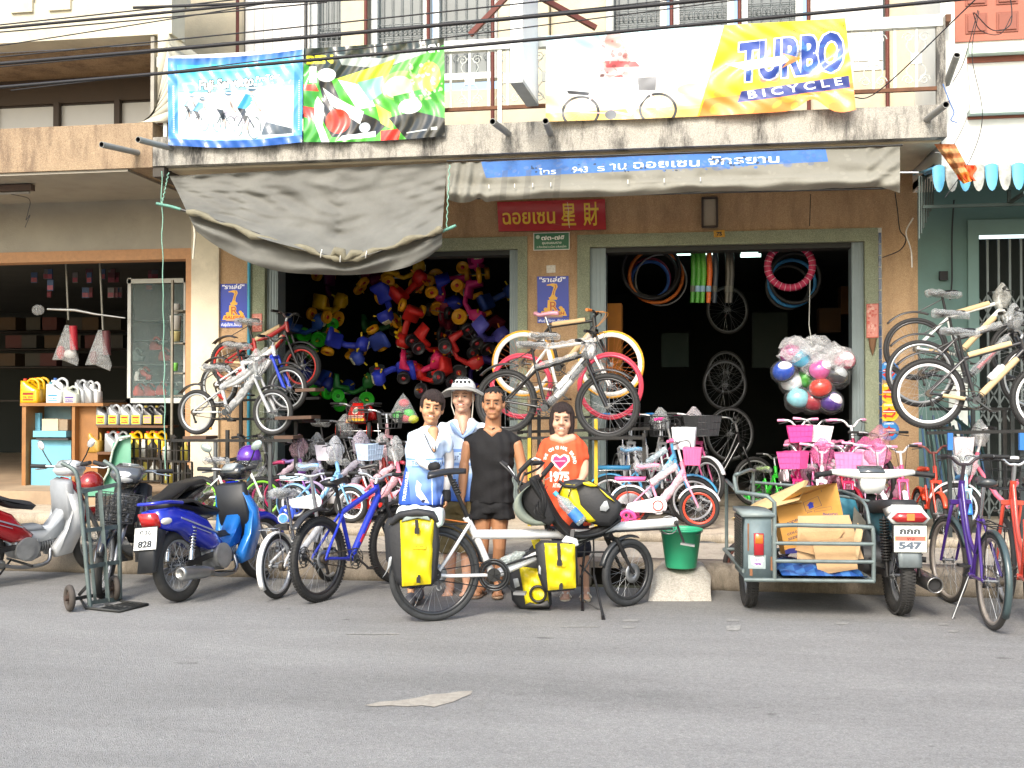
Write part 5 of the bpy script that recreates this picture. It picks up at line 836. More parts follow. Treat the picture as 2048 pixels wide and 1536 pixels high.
a, b = hubs((1838, 747), 11.2, (2068, 755), 11.2, .335); bicycle('black and red film-wrapped bicycle with silver rims, second on the right rack', a, b, .335, 'mtb', '26262a', 'b03040', rim='b5b8ba', knob=False, tw=.045, fend='3a3a3c', fendt=.5, sadwrap=True, framewrap=True, group=RR, bag=True)
a, b = hubs((1829, 698), 11.65, (2042, 704), 11.65, .325); bicycle('white and lime green bicycle with black rims, topmost on the right rack', a, b, .325, 'mtb', 'e2e4e0', '9ac832', rim='2a2a2c', tw=.045, fend='3a3a3c', fendt=.5, sadwrap=True, wrap='cdb389', group=RR, bag='f0efe8')
def rack(label, segs, col, ups, mcol='2c2c2c'):
 o = thing('display_rack', label, 'rack', loc=segs[0][0]); b_ = Bd(o); m_ = mat(mcol, .5, .5, .2, dirt=.3)
 for p_, q_ in segs: b_.part(B().bar(p_, q_, .045, .03), 'rail', m_)
 for (p_, q_, cc) in ups: b_.part(B().bar(p_, q_, .035, .035), 'upright', mat(cc, .5, .3, .2, dirt=.25))
 return o, b_
zr = .3
lo_, LBk = rack('dark steel display rack carrying the three bicycles at the left shop opening', [(P(345, 881, 11.0), P(585, 881, 10.85)), (P(345, 872, 11.35), P(345, 881, 11.0)), (P(600, 843, 11.3), P(628, 843, 11.8)), (P(425, 838, 11.8), P(610, 838, 11.4)), (P(470, 801, 12.1), P(640, 796, 11.8))], None,
 [(V(P(q, 881, y_).x, y_, zr), P(q, t_, y_), c_) for q, t_, y_, c_ in ((431, 881, 10.95, '5a5e60'), (455, 860, 11.1, '2c2c2c'), (482, 800, 11.6, '2c2c2c'), (541, 878, 10.9, '4a4e50'), (592, 843, 11.3, '2c2c2c'), (350, 872, 11.2, '2c2c2c'))])
for p_, q_ in (((378, 875), (424, 875)), ((558, 874), (596, 874)), ((560, 836), (632, 834)), ((600, 781), (640, 779))): LBk.part(B().bar(P(*p_, 11.2), P(*q_, 11.2), .3, .035, up=(0, 0, 1)), 'wheel_plank', mat('5a4436', .8, 0, .25, 8, .2, dirt=.3))
_, MB_ = rack('black and yellow steel display rack carrying the three bicycles at the middle pillar', [(P(940, 876, 11.1), P(1290, 876, 10.9)), (P(960, 866, 11.3), P(1300, 857, 11.2)), (P(1015, 838, 12), P(1250, 832, 11.9))], None,
 [(V(P(q, 876, y_).x, y_, zr), P(q, t_, y_), c_) for q, t_, y_, c_ in ((1060, 838, 11.1, '2c2c2c'), (1078, 820, 11.3, '2c2c2c'), (1100, 876, 11.1, '2c2c2c'), (1180, 838, 11.1, '24302a'), (1192, 838, 11.05, 'c9a82a'), (1059, 876, 10.95, 'b8a030'), (955, 870, 11.2, '2c2c2c'), (1288, 866, 11.0, '2c2c2c'))])
for p_, q_ in (((985, 866), (1040, 866)), ((1185, 877), (1240, 877))): MB_.part(B().bar(P(*p_, 11.1), P(*q_, 11.05), .2, .03, up=(0, 0, 1)), 'wheel_plank', mat('3a3430', .8, 0, .25, 8, .2))
_, RB_ = rack('black and blue steel display rack carrying the three bicycles in front of the green house', [(P(1855, 866, 10.7), P(2060, 862, 10.7)), (P(1860, 818, 11.2), P(2060, 818, 11.2)), (P(1850, 856, 10.8), P(1905, 856, 10.8))], None,
 [(V(P(q, 860, y_).x, y_, zr), P(q, t_, y_), c_) for q, t_, y_, c_ in ((1899, 864, 10.7, '2c3436'), (1946, 815, 11.1, '2c3436'), (2009, 815, 11.2, '2c2c2c'), (2024, 815, 11.1, '2c3436'), (2043, 862, 10.7, '2c3436'))])
for q in (1900, 2043): RB_.part(B().bar(P(q, 866, 10.66), P(q, 900, 10.66), .045, .045), 'blue_sleeve', mat('2a6cb4', .5, 0, .15))
# ==== scooters and the sidecar motorcycle
def moto_wheel(par, M, r, tw=.075, rim='b5b8ba', tyre='333230', side=1):
 return add_wheel(par, M, dict(r=r, tw=tw, tyre=tyre, rim=rim, ns=36, rd=.012, hub='77797b', hubw=.06, spr=.0018))
def helmet(label, c, r, col, visor=False, strap=True, yaw=0., grp=None, col2=None, name='helmet'):
 o = thing(name, label, 'helmet', loc=c, rz=yaw, group=grp); B().ell((0, 0, 0), (r, r * .88, r * .92), 24, 12, z0=-.28, z1=1).build('shell', mat(col, .2, .2, .08, coat=.8), o)
 B().lathe((0, 0, -r * .26), (0, 0, 1), [(r * .985, -.006), (r * .99, .01), (r * .93, .012), (r * .9, -.006)], 26, closed=True).build('trim', BLACK, o); B().ell((0, 0, -r * .1), (r * .86, r * .78, r * .6), 18, 8, z0=-.6, z1=.3).build('lining', BLACKM, o)
 if visor: B().grid(lambda u, v: V(r * 1.06 * math.cos(lerp(-1, 1, u)), r * .98 * math.sin(lerp(-1, 1, u)), -r * (.15 + .85 * v)), 12, 5).build('visor', film('555a60', .45, rough=.05), o)
 if strap: B().tube([V(0, r * .8, -r * .2), V(.02, r * .35, -r * .9), V(0, -r * .35, -r * .9), V(0, -r * .8, -r * .2)], .008, 5).build('strap', BLACK, o)
 if col2: B().ell((r * .16, 0, r * .1), (r * .8, r * .66, r * .9), 20, 10, z0=-.2, z1=1).build('front_panel', mat(col2, .25, 0, .1, coat=.5), o)
 return o
def scooter(label, rear, front, body='1f3ec2', accent='2f8be0', inner='222224', seat='1a1a1b', tail=True, basket=False, steer=0., mirrors=True, plate=None, roll=0., hood=None, lshade=None, exhaust=True, back=True, mirc='e6e8ea'):
 rear, front = Vector(rear), Vector(front); L = (front - rear).length; o = thing('motor_scooter', label, 'motorcycle', M=root_M(rear, front, roll)); r = .285; k = L / 1.22
 bm = mat(body, .25, .15, .06, coat=.8); am = mat(accent, .25, .15, .06, coat=.8); im = mat(inner, .55, 0, .1); RH, FH = V(0, 0, r), V(L, 0, r); X = lambda x: x * k
 HB_ = V(X(1.0), 0, .68); HT_ = V(X(.90), 0, .93); ax = (HT_ - HB_).normalized(); RS = Matrix.Translation(HB_) @ Matrix.Rotation(steer, 4, ax) @ Matrix.Translation(-HB_); Fx = lambda v: RS @ v; Rb = RS.to_3x3()
 moto_wheel(o, Matrix.Translation(RH), r, .085); moto_wheel(o, RS @ Matrix.Translation(FH), r, .07)
 S = lambda pts: [(X(a), b) for a, b in pts]
 B().slab(S([(-.30, .74), (-.26, .60), (-.05, .56), (.10, .47), (.30, .37), (.50, .36), (.53, .42), (.40, .52), (.30, .62), (.10, .70), (-.12, .76)]), .13, .03, wf=lambda x, z: .75 + .35 * math.sin(max(0, min(1, (x / k + .3) / .8)) * 3.1)).build('side_panel', bm, o)
 B().slab(S([(.26, .40), (.60, .33), (.80, .36), (.93, .62), (.86, .66), (.70, .48), (.50, .47), (.36, .50)]), .075, .02).build('centre_tunnel', am, o)
 B().slab(S([(.20, .56), (.34, .44), (.66, .45), (.60, .50), (.42, .50), (.30, .60)]), .085, .02).build('inner_cover', im, o)
 B().slab(S([(.79, .86), (.86, .89), (.95, .48), (.84, .42)]), .15, .02).build('inner_shield', im, o)
 for sd in (-1, 1):
  b_ = B(); B_ = [(.84, .86), (.99, .66), (.985, .45), (.90, .22), (.74, .20), (.70, .30), (.80, .44), (.86, .62), (.80, .80)]
  def sf(q, y, sd=sd): return V(X(q[0]), sd * (y + .07 * math.sin(max(0, min(1, (q[1] - .2) / .65)) * 3.1) * (1 - abs(q[0] - .84) * .8)), q[1])
  ring = [[sf(q, .055) for q in B_], [sf(q, .11) for q in B_], [sf((q[0] + (.83 - q[0]) * .12, q[1] + (.5 - q[1]) * .05), .125) for q in B_]]; b_.loft(ring if sd > 0 else [x[::-1] for x in ring]); b_.build('leg_shield', am if lshade is None else mat(lshade, .25, .15, .06, coat=.8), o)
 B().slab(S([(.86, .90), (1.0, .82), (1.06, .66), (.99, .58), (.92, .62), (.84, .84)]), .10, .03, wf=lambda x, z: .7 + .5 * (z - .55)).build('front_cover', bm, o)
 for sd in (-1, 1): B().bar(V(X(-.08), sd * .132, .665), V(X(.40), sd * .128, .50), .004, .012).bar(V(X(.05), sd * .134, .585), V(X(.30), sd * .134, .50), .004, .006).build('decal_stripe', mat('a9b4c4', .3, .5), o)
 B().slab(S([(-.20, .755), (.12, .745), (.30, .665), (.52, .635), (.56, .67), (.50, .71), (.34, .735), (.16, .80), (-.16, .815)]), .115, .03, wf=lambda x, z: 1 - .35 * max(0, min(1, x / k / .55))).build('seat', mat(seat, .55, 0, .1, 20, .1), o)
 if back: B().tube(spline([V(X(-.02), .11, .78), V(X(-.22), .12, .80), V(X(-.33), .07, .80), V(X(-.33), -.07, .80), V(X(-.22), -.12, .80), V(X(-.02), -.11, .78)], 4), .014, 7).build('grab_rail', bm, o)
 if tail:
  B().slab(S([(-.37, .73), (-.33, .62), (-.22, .60), (-.16, .66), (-.20, .72)]), .075, .02).build('tail_light', mat('b01c1c', .15, 0, .08, coat=.8), o)
  for sd in (-1, 1): B().ell((X(-.22), sd * .1, .655), (.075, .022, .03), 10, 6).build('turn_light', mat('d8d4cc', .2, 0, .1, coat=.6), o)
  B().slab(S([(-.33, .62), (-.42, .28), (-.36, .28), (-.2, .58)]), .075, .01).build('rear_mudguard', im, o)
  if plate:
   c = Canvas(260, 200, 'e9eae6'); c.text(plate[0], 58, 66, 48, '20242a', 140, .03); c.text(plate[1], 50, 106, 26, '55585a', 160); c.text(plate[2], 45, 178, 56, '20242a', 165, .05); c.rect(0, 0, 260, 5, 'b9bbb8')
   a_ = V(X(-.375), 0, .54); n_ = V(-.97, 0, .22).normalized(); u_ = V(n_.z, 0, -n_.x).normalized() * -1; u_ = V(.22, 0, .97); y_ = V(0, .105, 0); h_ = u_ * .085
   B().box((-.003, -.11, -.09), (.003, .11, .09)).xf(Matrix.Translation(a_) @ Matrix.Rotation(-.22, 4, 'Y') if 0 else Matrix.Translation(a_ + V(.006, 0, 0)) @ Matrix.Rotation(.22, 4, 'Y')).build('plate_back', BLACK, o)
   pb = B().quad(a_ + y_ - h_, a_ - y_ - h_, a_ - y_ + h_, a_ + y_ + h_); pb.build('number_plate', c.mat('plate_print', .35), o)
 e = B(); e.cyl(V(X(.46), -.13, .30), V(X(.46), .13, .30), .105, n=18).cyl(V(X(.42), -.15, .30), V(X(.42), -.13, .30), .085, .07, n=18).slab(S([(.34, .40), (.36, .22), (.52, .18), (.62, .22), (.58, .38)]), .09, .02).cyl(V(X(.55), 0, .31), V(X(.76), 0, .34), .055, n=12)
 for i in range(6): e.cyl(V(X(.60 + i * .025), 0, .315), V(X(.607 + i * .025), 0, .316), .075, n=12)
 e.build('engine', mat('a9abac', .4, .7, .2, 8, dirt=.3), o)
 if exhaust:
  B().tube(spline([V(X(.72), -.05, .28), V(X(.66), -.1, .16), V(X(.4), -.13, .15), V(X(.18), -.15, .2)], 4), .017, 8).build('exhaust_pipe', STEEL, o)
  B().lathe(V(X(.22), -.165, .2), (-1, 0, .1), [(0, 0), (.035, .01), (.05, .1), (.055, .38), (.052, .40), (.03, .405), (.028, .39), (0, .39)], 16).build('exhaust', mat('a2a4a4', .3, .9, .12, dirt=.15), o)
  B().slab([(X(.02), .25), (X(.26), .27), (X(.26), .22), (X(.04), .2)], .012, .004, y0=-.2 if 0 else .225).build('heat_shield', STEEL, o)
 for sd in (-1, 1):
  p_, q_ = V(X(.10), sd * .115, .60), V(X(.02), sd * .115, .32); sp = B(); d_ = (q_ - p_)
  for i in range(8): sp.torus(p_ + d_ * (.12 + .085 * i), d_.normalized(), .024, .006, 12, 5)
  sp.cyl(p_, q_, .012, n=8).cyl(p_.lerp(q_, .72), q_, .022, n=10); sp.build('shock', CHROME, o); B().bar(RH + V(0, sd * .09, 0), V(X(.40), sd * .09, .33), .02, .045).build('swingarm', BLACK, o)
 B().tube([V(X(.45), -.22, .17), V(X(.45), .22, .17)], .011, 6).build('foot_rest', BLACK, o); B().tube([V(X(.42), .1, .18), V(X(.38), .24, .01)], .009, 6).build('kickstand', BLACK, o)
 for sd in (-1, 1): B().tube([Fx(HB_ + V(0, sd * .07, 0)), Fx(FH + V(-.03, sd * .075, .10)), Fx(FH + V(0, sd * .075, 0))], [.02, .022, .02], 9).build('fork_leg', STEEL, o)
 n_ = 16; rings = []
 for i in range(n_ + 1): a = lerp(R(18), R(165), i / n_); d = V(math.cos(a), 0, math.sin(a)); c_ = FH + d * (r + .02); w_ = .055 * math.sin(.5 + 2.2 * i / n_); rings.append([Fx(c_ + V(0, y_, 0) + d * h_) for y_, h_ in ((-w_, -.05), (-w_, -.01), (-w_ * .5, .014), (w_ * .5, .014), (w_, -.01), (w_, -.05), (0, -.012))])
 B().loft(rings).build('front_fender', bm, o)
 hd = hood or accent; hm = mat(hd, .25, .15, .06, coat=.8); c0 = V(X(.90), 0, .98)
 b_ = B().slab(S([(.80, .97), (.84, .92), (.98, .90), (1.03, .96), (.99, 1.03), (.88, 1.05)]), .13, .035, wf=lambda x, z: .75 + .25 * math.sin((z - .88) * 12)); b_.xf(RS); b_.build('handlebar_cover', hm, o)
 b_ = B().ell((X(1.0), 0, .955), (.045, .085, .05), 14, 8); b_.xf(RS); b_.build('headlight', mat('d4d8da', .1, .3, .1, coat=.9), o)
 b_ = B().slab(S([(.80, 1.0), (.87, 1.055), (.89, 1.058), (.83, .99)]), .07, .004); b_.xf(RS); b_.build('speedometer', mat('8f9698', .2, 0, .3, coat=.6), o)
 for sd in (-1, 1):
  a_, c_ = Fx(V(X(.88), sd * .10, 1.0)), Fx(V(X(.80), sd * .33, 1.02)); B().cyl(a_, a_.lerp(c_, .5), .013, n=8).build('handlebar', STEEL, o); B().cyl(a_.lerp(c_, .45), c_, .019, n=10).build('grip', BLACKM, o); B().tube([a_.lerp(c_, .35) + Rb @ V(.02, 0, 0), Fx(V(X(.86), sd * .22, .99)), Fx(V(X(.85), sd * .33, .985))], .007, 5).build('brake_lever', CHROME, o)
  if mirrors: m0 = Fx(V(X(.88), sd * .17, 1.02)); m1 = Fx(V(X(.88), sd * .27, 1.17)); B().tube([m0, m0.lerp(m1, .5) + V(.0, sd * .01, 0), m1], .006, 6).build('mirror_stem', BLACK, o); B().ell(tuple(m1 + V(0, sd * .02, .03)), (.018, .062, .038), 14, 8, M=Matrix.Rotation(sd * .45, 3, 'X')).build('mirror', mat(mirc, .08, .6, .03), o)
 if basket:
  bb = B(); W = .17
  def bp(u, v, h): return Fx(V(X(1.02) + .10 + u * .10 * (.85 + .15 * h), v * W * (.85 + .15 * h), .60 + .22 * h))
  rm = [(-1, -1), (1, -1), (1, 1), (-1, 1)]
  for h in (0, .2, .4, .6, .8, 1): bb.tube([bp(u, v, h) for u, v in rm], .004, 4, closed=True)
  for (u0, v0), (u1, v1) in zip(rm, rm[1:] + rm[:1]):
   for j in range(9): t = j / 9; bb.tube([bp(lerp(u0, u1, t), lerp(v0, v1, t), h) for h in (0, 1)], .003, 4)
  bb.add([bp(u * .96, v * .96, 0) for u, v in rm], [(0, 1, 2, 3)]); bb.build('basket', mat('2b2c2e', .6), o); B().add([bp(u * .97, v * .97, h) for h in (.05, .95) for u, v in rm], [(0, 1, 5, 4), (1, 2, 6, 5), (2, 3, 7, 6), (3, 0, 4, 7)]).build('basket_net', film('303234', .55, rough=.5), o)
 return o
scooter('red and silver motor scooter cut by the left edge of the picture', G(-60, 1176), G(190, 1142), body='a3141e', accent='c3c7ca', inner='8b8f93', seat='2a2a2c', steer=.35, exhaust=True, hood='c3c7ca', back=False, roll=.06)
scooter('blue motor scooter parked with its white plate 828 towards the street', G(362, 1203), G(527, 1158), body='1b2fb4', accent='2477cc', inner='26282b', plate=('กวข', 'พิษณุโลก', '828'), steer=-.15, hood='202225', mirrors=True, mirc='b9c9c4', roll=-.11)
scooter('dark grey motor scooter with a front basket and headlight facing the street', G(372, 1128), G(206, 1196), body='232528', accent='3a3d41', inner='1c1d1f', seat='1f1f20', tail=False, basket=True, steer=.25, hood='55585c', exhaust=False, back=False, mirrors=False)
helmet('dark red open helmet resting on the scooter basket behind the hand truck', G(190, 1180).lerp(G(190, 1180), 1) * 0 + P(182, 968, 8.9), .125, '8a1f1c', yaw=-1.2)
helmet('glossy purple open helmet with smoked visor hanging on the scooter handlebar', P(498, 915, 9.6), .13, '5a2a9c', visor=True, yaw=-1.0)
ht = thing('hand_truck', 'worn grey-green steel hand truck standing at the kerb before the scooters', 'hand truck', loc=G(190, 1222)); HTb = Bd(ht); gm = mat('64716f', .55, .35, .25, 14, .1, dirt=.4)
YA, YB2 = G(176, 1217).y, G(232, 1200).y
def A(px, py): return P(px, py, YA)
def Bq(px, py): return P(px, py, YB2)
HTb.part(B().tube(spline([A(180, 1214), A(170, 1100), A(159, 985), A(156, 960), A(148, 940), A(124, 926)], 5), .017, 9), 'side_tube', gm); HTb.part(B().tube(spline([Bq(240, 1198), Bq(239, 1100), Bq(238, 985), Bq(236, 950), Bq(227, 935), Bq(208, 922)], 5), .017, 9), 'side_tube', gm)
for (a_, b_) in (((163, 983), (238, 968)), ((168, 1062), (239, 1053)), ((176, 1134), (241, 1124)), ((180, 1206), (242, 1199))): p_, q_ = A(*a_), Bq(*b_); m__ = p_.lerp(q_, .5) + V(0, .05, 0); HTb.part(B().bar(p_, m__, .006, .032).bar(m__, q_, .006, .032), 'cross_strap', gm)
HTb.part(B().bar(A(172, 984).lerp(Bq(172, 984), .15), A(191, 1208).lerp(Bq(191, 1208), .3), .006, .026), 'upright_strap', gm); HTb.part(B().bar(A(200, 980).lerp(Bq(200, 980), .5), A(216, 1203).lerp(Bq(216, 1203), .6), .006, .036), 'upright_strap', gm)
tp = [G(160, 1207), G(172, 1219), G(238, 1226), G(295, 1212), G(248, 1207)]; tp = [p_ + V(0, 0, .012) for p_ in tp]
toe = B().tube([P(160, 1196, tp[0].y), tp[1], tp[2], tp[3], tp[4], P(240, 1200, YB2)], .012, 6);
for t in (.2, .4, .6, .8): toe.tube([tp[1].lerp(tp[2], t).lerp(tp[2], .2), tp[4].lerp(tp[3], t)], .009, 5)
toe.tube([tp[1].lerp(tp[4], .5), tp[2].lerp(tp[3], .5)], .009, 5); HTb.part(toe, 'toe_plate', mat('3c3d3c', .6, .5, .2, dirt=.4))
HTb.part(B().bar(A(139, 1199), Bq(218, 1187) + V(0, .05, 0), .025, .025), 'axle', DARKST); HTb.part(B().bar(A(176, 1170), A(158, 1190), .02, .02), 'brace', DARKST)
for c_, yy in ((G(139, 1223, 0), 0), (G(222, 1204, 0) + V(0, .05, 0), 1)):
 w_ = B().torus((0, 0, 0), (0, 1, 0), .078, .024, 26, 8); wo = HTb.part(w_.xf(Matrix.Translation(c_ + V(0, 0, .102)) @ Matrix.Rotation(-.75, 4, 'Z')), 'wheel', mat('453f3a', .8, 0, .3, 10, dirt=.4)); hb_ = B().cyl((0, -.035, 0), (0, .035, 0), .022, n=12); [hb_.bar((0, 0, 0), (.062 * math.cos(t), 0, .062 * math.sin(t)), .012, .024) for t in [.3 + j * 2.094 for j in range(3)]]; hb_.torus((0, 0, 0), (0, 1, 0), .06, .006, 20, 5); HTb.part(hb_.xf(Matrix.Translation(c_ + V(0, 0, .102)) @ Matrix.Rotation(-.75, 4, 'Z')), 'hub', mat('4a3c34', .7, .3, .3, dirt=.4), wo)
sm = thing('sidecar_motorcycle', 'old motorcycle with a welded grey cargo sidecar, seen from behind, red plate 547', 'motorcycle', loc=G(1820, 1245)); SM = Bd(sm); F = V(-.09, .996, 0).normalized(); Xs = V(.996, .09, 0); BASE = G(1820, 1244)
def Q(x, y, z): z = z if z < .33 else .33 + (z - .33) * .76; return BASE + Xs * x + F * y + V(0, 0, z)
gr = mat('6d7978', .5, .35, .2, 9, .05, dirt=.35); gy = mat('66767a', .6, .1, .2, 6, .1, dirt=.45)
def smw(c, r, tw, nm='wheel'):
 M = Matrix((( F.x, -Xs.x, 0, c.x), (F.y, -Xs.y, 0, c.y), (0, 0, 1, c.z), (0, 0, 0, 1))); me = wheel_meshes(r, tw, '2b2a29', '9a9c9e', ns=32, rd=.014, hubw=.06); o = place(nm, me['rim'], sm, SM.Mi @ M)
 for k, n_ in (('tyre', 'tyre'), ('hub', 'hub'), ('spokes', 'spoke_set')): place(n_, me[k], o)
 tr = B(); kn = int(2 * math.pi * r / .024)
 for i in range(kn):
  a = i * 2 * math.pi / kn
  for yy in (-1, 0, 1): d = V(math.cos(a + (yy % 2) * .03), 0, math.sin(a + (yy % 2) * .03)); tr.cbox(d * (r - (.012 if yy else .001)) + V(0, yy * tw * .33, 0), (.012, tw * .27, .012), M=Matrix.Rotation(-a, 3, 'Y'))
 tr.build('tread', mat('2b2a29', .8, 0, .2), o, kind='stuff')
r_ = .29; smw(Q(0, r_, r_), r_, .10); smw(Q(0, r_ + 1.22, r_), r_, .08); xw = (G(1508, 1226) - BASE).dot(Xs); yw = .22; smw(Q(xw, yw + .3, .27), .27, .09)
xl_, xr_ = (P(1484, 1100, BASE.y) - BASE).dot(Xs), (P(1738, 1100, BASE.y + .1) - BASE).dot(Xs)
zb1, zt1 = .29, .80; xm = (P(1545, 1100, BASE.y) - BASE).dot(Xs); D = 1.15
rr_ = .016
SM.part(B().tube(spline([Q(xm, 0, zb1), Q(xm, 0, zt1 - .06), Q(xm + .05, 0, zt1), Q((xm + xr_) / 2, 0, zt1), Q(xr_ - .05, 0, zt1 - .01), Q(xr_, 0, zt1 - .07), Q(xr_, 0, zb1)], 4), rr_, 8), 'tail_gate_tube', gr)
for z in (zb1, zb1 + .17, zb1 + .34): SM.part(B().tube([Q(xm, -.002, z), Q(xr_, -.002, z)], rr_ * .9, 8), 'tail_gate_rail', gr)
SM.part(B().tube([Q(xl_, 0, zb1), Q(xm, 0, zb1)], rr_, 8), 'frame_tube', gr); SM.part(B().tube([Q(xm, 0, zb1), Q(xm, 0, 1.02), Q(xm - .05, 0, 1.08), Q(xl_ - .02, .25, 1.09)], rr_, 8), 'frame_tube', gr)
SM.part(B().tube([Q(xl_, .0, .36), Q(xl_, D, .36)], rr_, 8), 'frame_tube', gr); SM.part(B().tube([Q(xr_, .0, zb1), Q(xr_, D, zb1)], rr_, 8), 'frame_tube', gr); SM.part(B().tube([Q(xl_, D, .36), Q(xr_, D, .36)], rr_, 8), 'frame_tube', gr)
SM.part(B().tube(spline([Q(xl_ - .02, .25, 1.10), Q(xl_ - .03, .27, 1.24), Q(xl_ + .02, .3, 1.27), Q(xm - .02, .9, 1.25), Q(xm, 1.0, 1.1), Q(xm, 1.0, .36)], 5), rr_ * .9, 8), 'side_rail', gr)
SM.part(B().tube([Q(xl_ - .03, .26, 1.12), Q(xl_ + .02, D, 1.12), Q(xl_ + .02, D, .36)], rr_ * .9, 8), 'side_rail', gr); SM.part(B().tube(spline([Q(xr_, .1, zt1), Q(xr_ + .0, .3, 1.0), Q(xr_ - .02, D, 1.02), Q(xm, D, 1.1)], 4), rr_ * .8, 8), 'side_rail', gr)
for k in range(9): SM.part(B().bar(Q(lerp(xm, xr_, (k + .5) / 9), .02, zb1 - .01), Q(lerp(xm, xr_, (k + .5) / 9), D, zb1 - .01), .07, .015, up=(0, 0, 1)), 'floor_slat', gy)
bx = B(); pl = [(xl_, .30), (xm - .02, .30), (xm - .02, .88), (xl_ + .01, .88)]
SM.part(B().loft([[Q(x, y, z) for x, z in pl] for y in (.0, .5)][::-1]), 'wheel_box', gy); SM.part(B().loft([[Q(x, y, z) for x, z in ((xl_ - .015, .88), (xm, .88), (xm, .92), (xl_ - .015, .92))] for y in (-.02, .5)][::-1]), 'wheel_box_lid', mat('84908f', .5, .1, .2, dirt=.3))
for k in range(20): SM.part(B().bar(Q(xl_ - .012, .04, .40 + k * .024), Q(xl_ - .012, .4, .40 + k * .024), .012, .012), 'louvre', DARKST) if k % 1 == 0 else None
tl = SM.part(B().slab([(xm - .15, .47), (xm - .08, .47), (xm - .08, .63), (xm - .15, .63)], .018, .008, O=BASE, X=Xs, y0=-.012), 'tail_light', mat('9c1c24', .2, 0, .1, coat=.6)); SM.part(B().slab([(xm - .145, .555), (xm - .085, .555), (xm - .085, .625), (xm - .145, .625)], .021, .008, O=BASE, X=Xs, y0=-.014), 'amber_lens', mat('c06a1c', .2, 0, .1, coat=.6), tl)
c = Canvas(150, 130, '93a0a0'); c.poly([(20, 20), (50, 12), (90, 18), (130, 8), (136, 60), (120, 66), (118, 112), (90, 100), (64, 106), (30, 84)], 'e5e2ea'); c.text('STARFLO', 26, 58, 22, '4a2a78', 100, .03); c.poly([(40, 78), (110, 76), (112, 100), (90, 92), (70, 96)], '6a2a80')
a_ = Q(xm - .19, -.004, .385); SM.part(B().quad(a_, a_ + Xs * .125, a_ + Xs * .125 + V(0, 0, .10), a_ + V(0, 0, .10)), 'sticker', c.mat('sticker_print', .4))
for k, (dx_, z0_, z1_, w_) in enumerate(((.03, .5, .7, .005), (.2, .36, .46, .010), (.05, .32, .37, .010))): SM.part(B().box((-w_, -.001, z0_), (w_, 0, z1_)).xf(Matrix.Translation(BASE + Xs * (xl_ + dx_) + V(0, -.0025, 0)) @ Matrix.Rotation(.09, 4, 'Z')), 'rust_streak', mat('7a5236', .8, 0, .3, 14))
SM.part(B().bar(Q(xr_, .3, .42), Q(-.1, .32, .36), .03, .03).bar(Q(xr_, .8, .42), Q(-.08, .75, .36), .03, .03), 'coupling_arm', DARKST) if 0 else [SM.part(B().bar(Q(xr_, y_, .42), Q(-.08, y_, .36), .03, .03), 'coupling_arm', DARKST) for y_ in (.3, .8)]
wp = mat('d8dad6', .3, 0, .06, coat=.5, dirt=.1); tw_ = .12
SM.part(B().loft([[Q(x, y, z) for x, z in ((-.12, .93), (-.095, .99), (.095, .99), (.12, .93), (.095, .86), (-.095, .86))] for y in (.28, .04)] ), 'tail_cowl', wp)
SM.part(B().loft([[Q(x * s_, y, z) for x, z in ((-.15, .88), (-.10, .96), (.10, .96), (.15, .88), (.115, .82), (-.115, .82))] for y, s_ in ((.05, 1), (.0, .98))]), 'tail_frame', wp)
SM.part(B().loft([[Q(x * s_, y, .895 + (z - .895) * s_) for x, z in ((-.135, .875), (-.09, .935), (.09, .935), (.135, .875), (.1, .835), (-.1, .835))] for y, s_ in ((.01, 1), (-.03, .85))]), 'tail_light', mat('a01818', .15, 0, .1, coat=.8)); SM.part(B().box((.0, 0, 0), (.055, .004, .05)).xf(Matrix.Translation(Q(-.028, -.035, .86)) @ Matrix.Rotation(.09, 4, 'Z')), 'lens', mat('b87a3a', .2, coat=.8))
c = Canvas(240, 260, 'd9dbd4'); c.rect(5, 5, 235, 255, 'b9c07a'); c.rect(10, 10, 230, 250, 'e6e8e2'); c.text('กกก', 42, 82, 56, '33383c', 150, .05); c.rect(10, 104, 230, 150, 'cf6a5a'); c.text('พล', 96, 146, 34, '5a2a2a', 56, .02); c.text('547', 32, 226, 62, '5a6470', 176, .06)
a_ = Q(-.115, -.02, .56); b_ = V(0, 0, .19); SM.part(B().quad(a_, a_ + Xs * .23, a_ + Xs * .23 + b_, a_ + b_), 'number_plate', c.mat('plate_print', .35)); SM.part(B().loft([[Q(x, y, z) for x, z in ((-.12, .555), (.12, .555), (.12, .815), (-.12, .815))] for y in (.01, -.017)]), 'plate_back', BLACK)
SM.part(B().loft([[Q(x * w, y, z) for x in (-1, -.6, .6, 1)] + [Q(x * w, y + .01, z - .012) for x in (1, .6, -.6, -1)] for y, z, w in ((.3, .72, .08), (.1, .66, .085), (.0, .58, .085), (-.03, .42, .08))]), 'rear_mudguard', mat('6b7375', .5, .4, .2, dirt=.3))
SM.part(B().loft([[Q(x * w, y, z) for x, z in ((-1, z0), (-.8, z1), (.8, z1), (1, z0), (.8, z0 - .06), (-.8, z0 - .06))] for y, w, z0, z1 in ((.12, .1, .98, 1.03), (.3, .14, .95, 1.02), (.6, .14, .9, .97), (.9, .1, .88, .93))][::-1]), 'seat', mat('242426', .6, 0, .1, 10, .1))
SM.part(B().loft([[Q(x * w, y, z) for x, z in ((-1, .72), (-.9, .9), (.9, .9), (1, .72), (.7, .62), (-.7, .62))] for y, w in ((.35, .09), (.7, .1), (1.05, .06))][::-1]), 'side_cover', mat('2e5a66', .5, 0, .15, 6, dirt=.3))
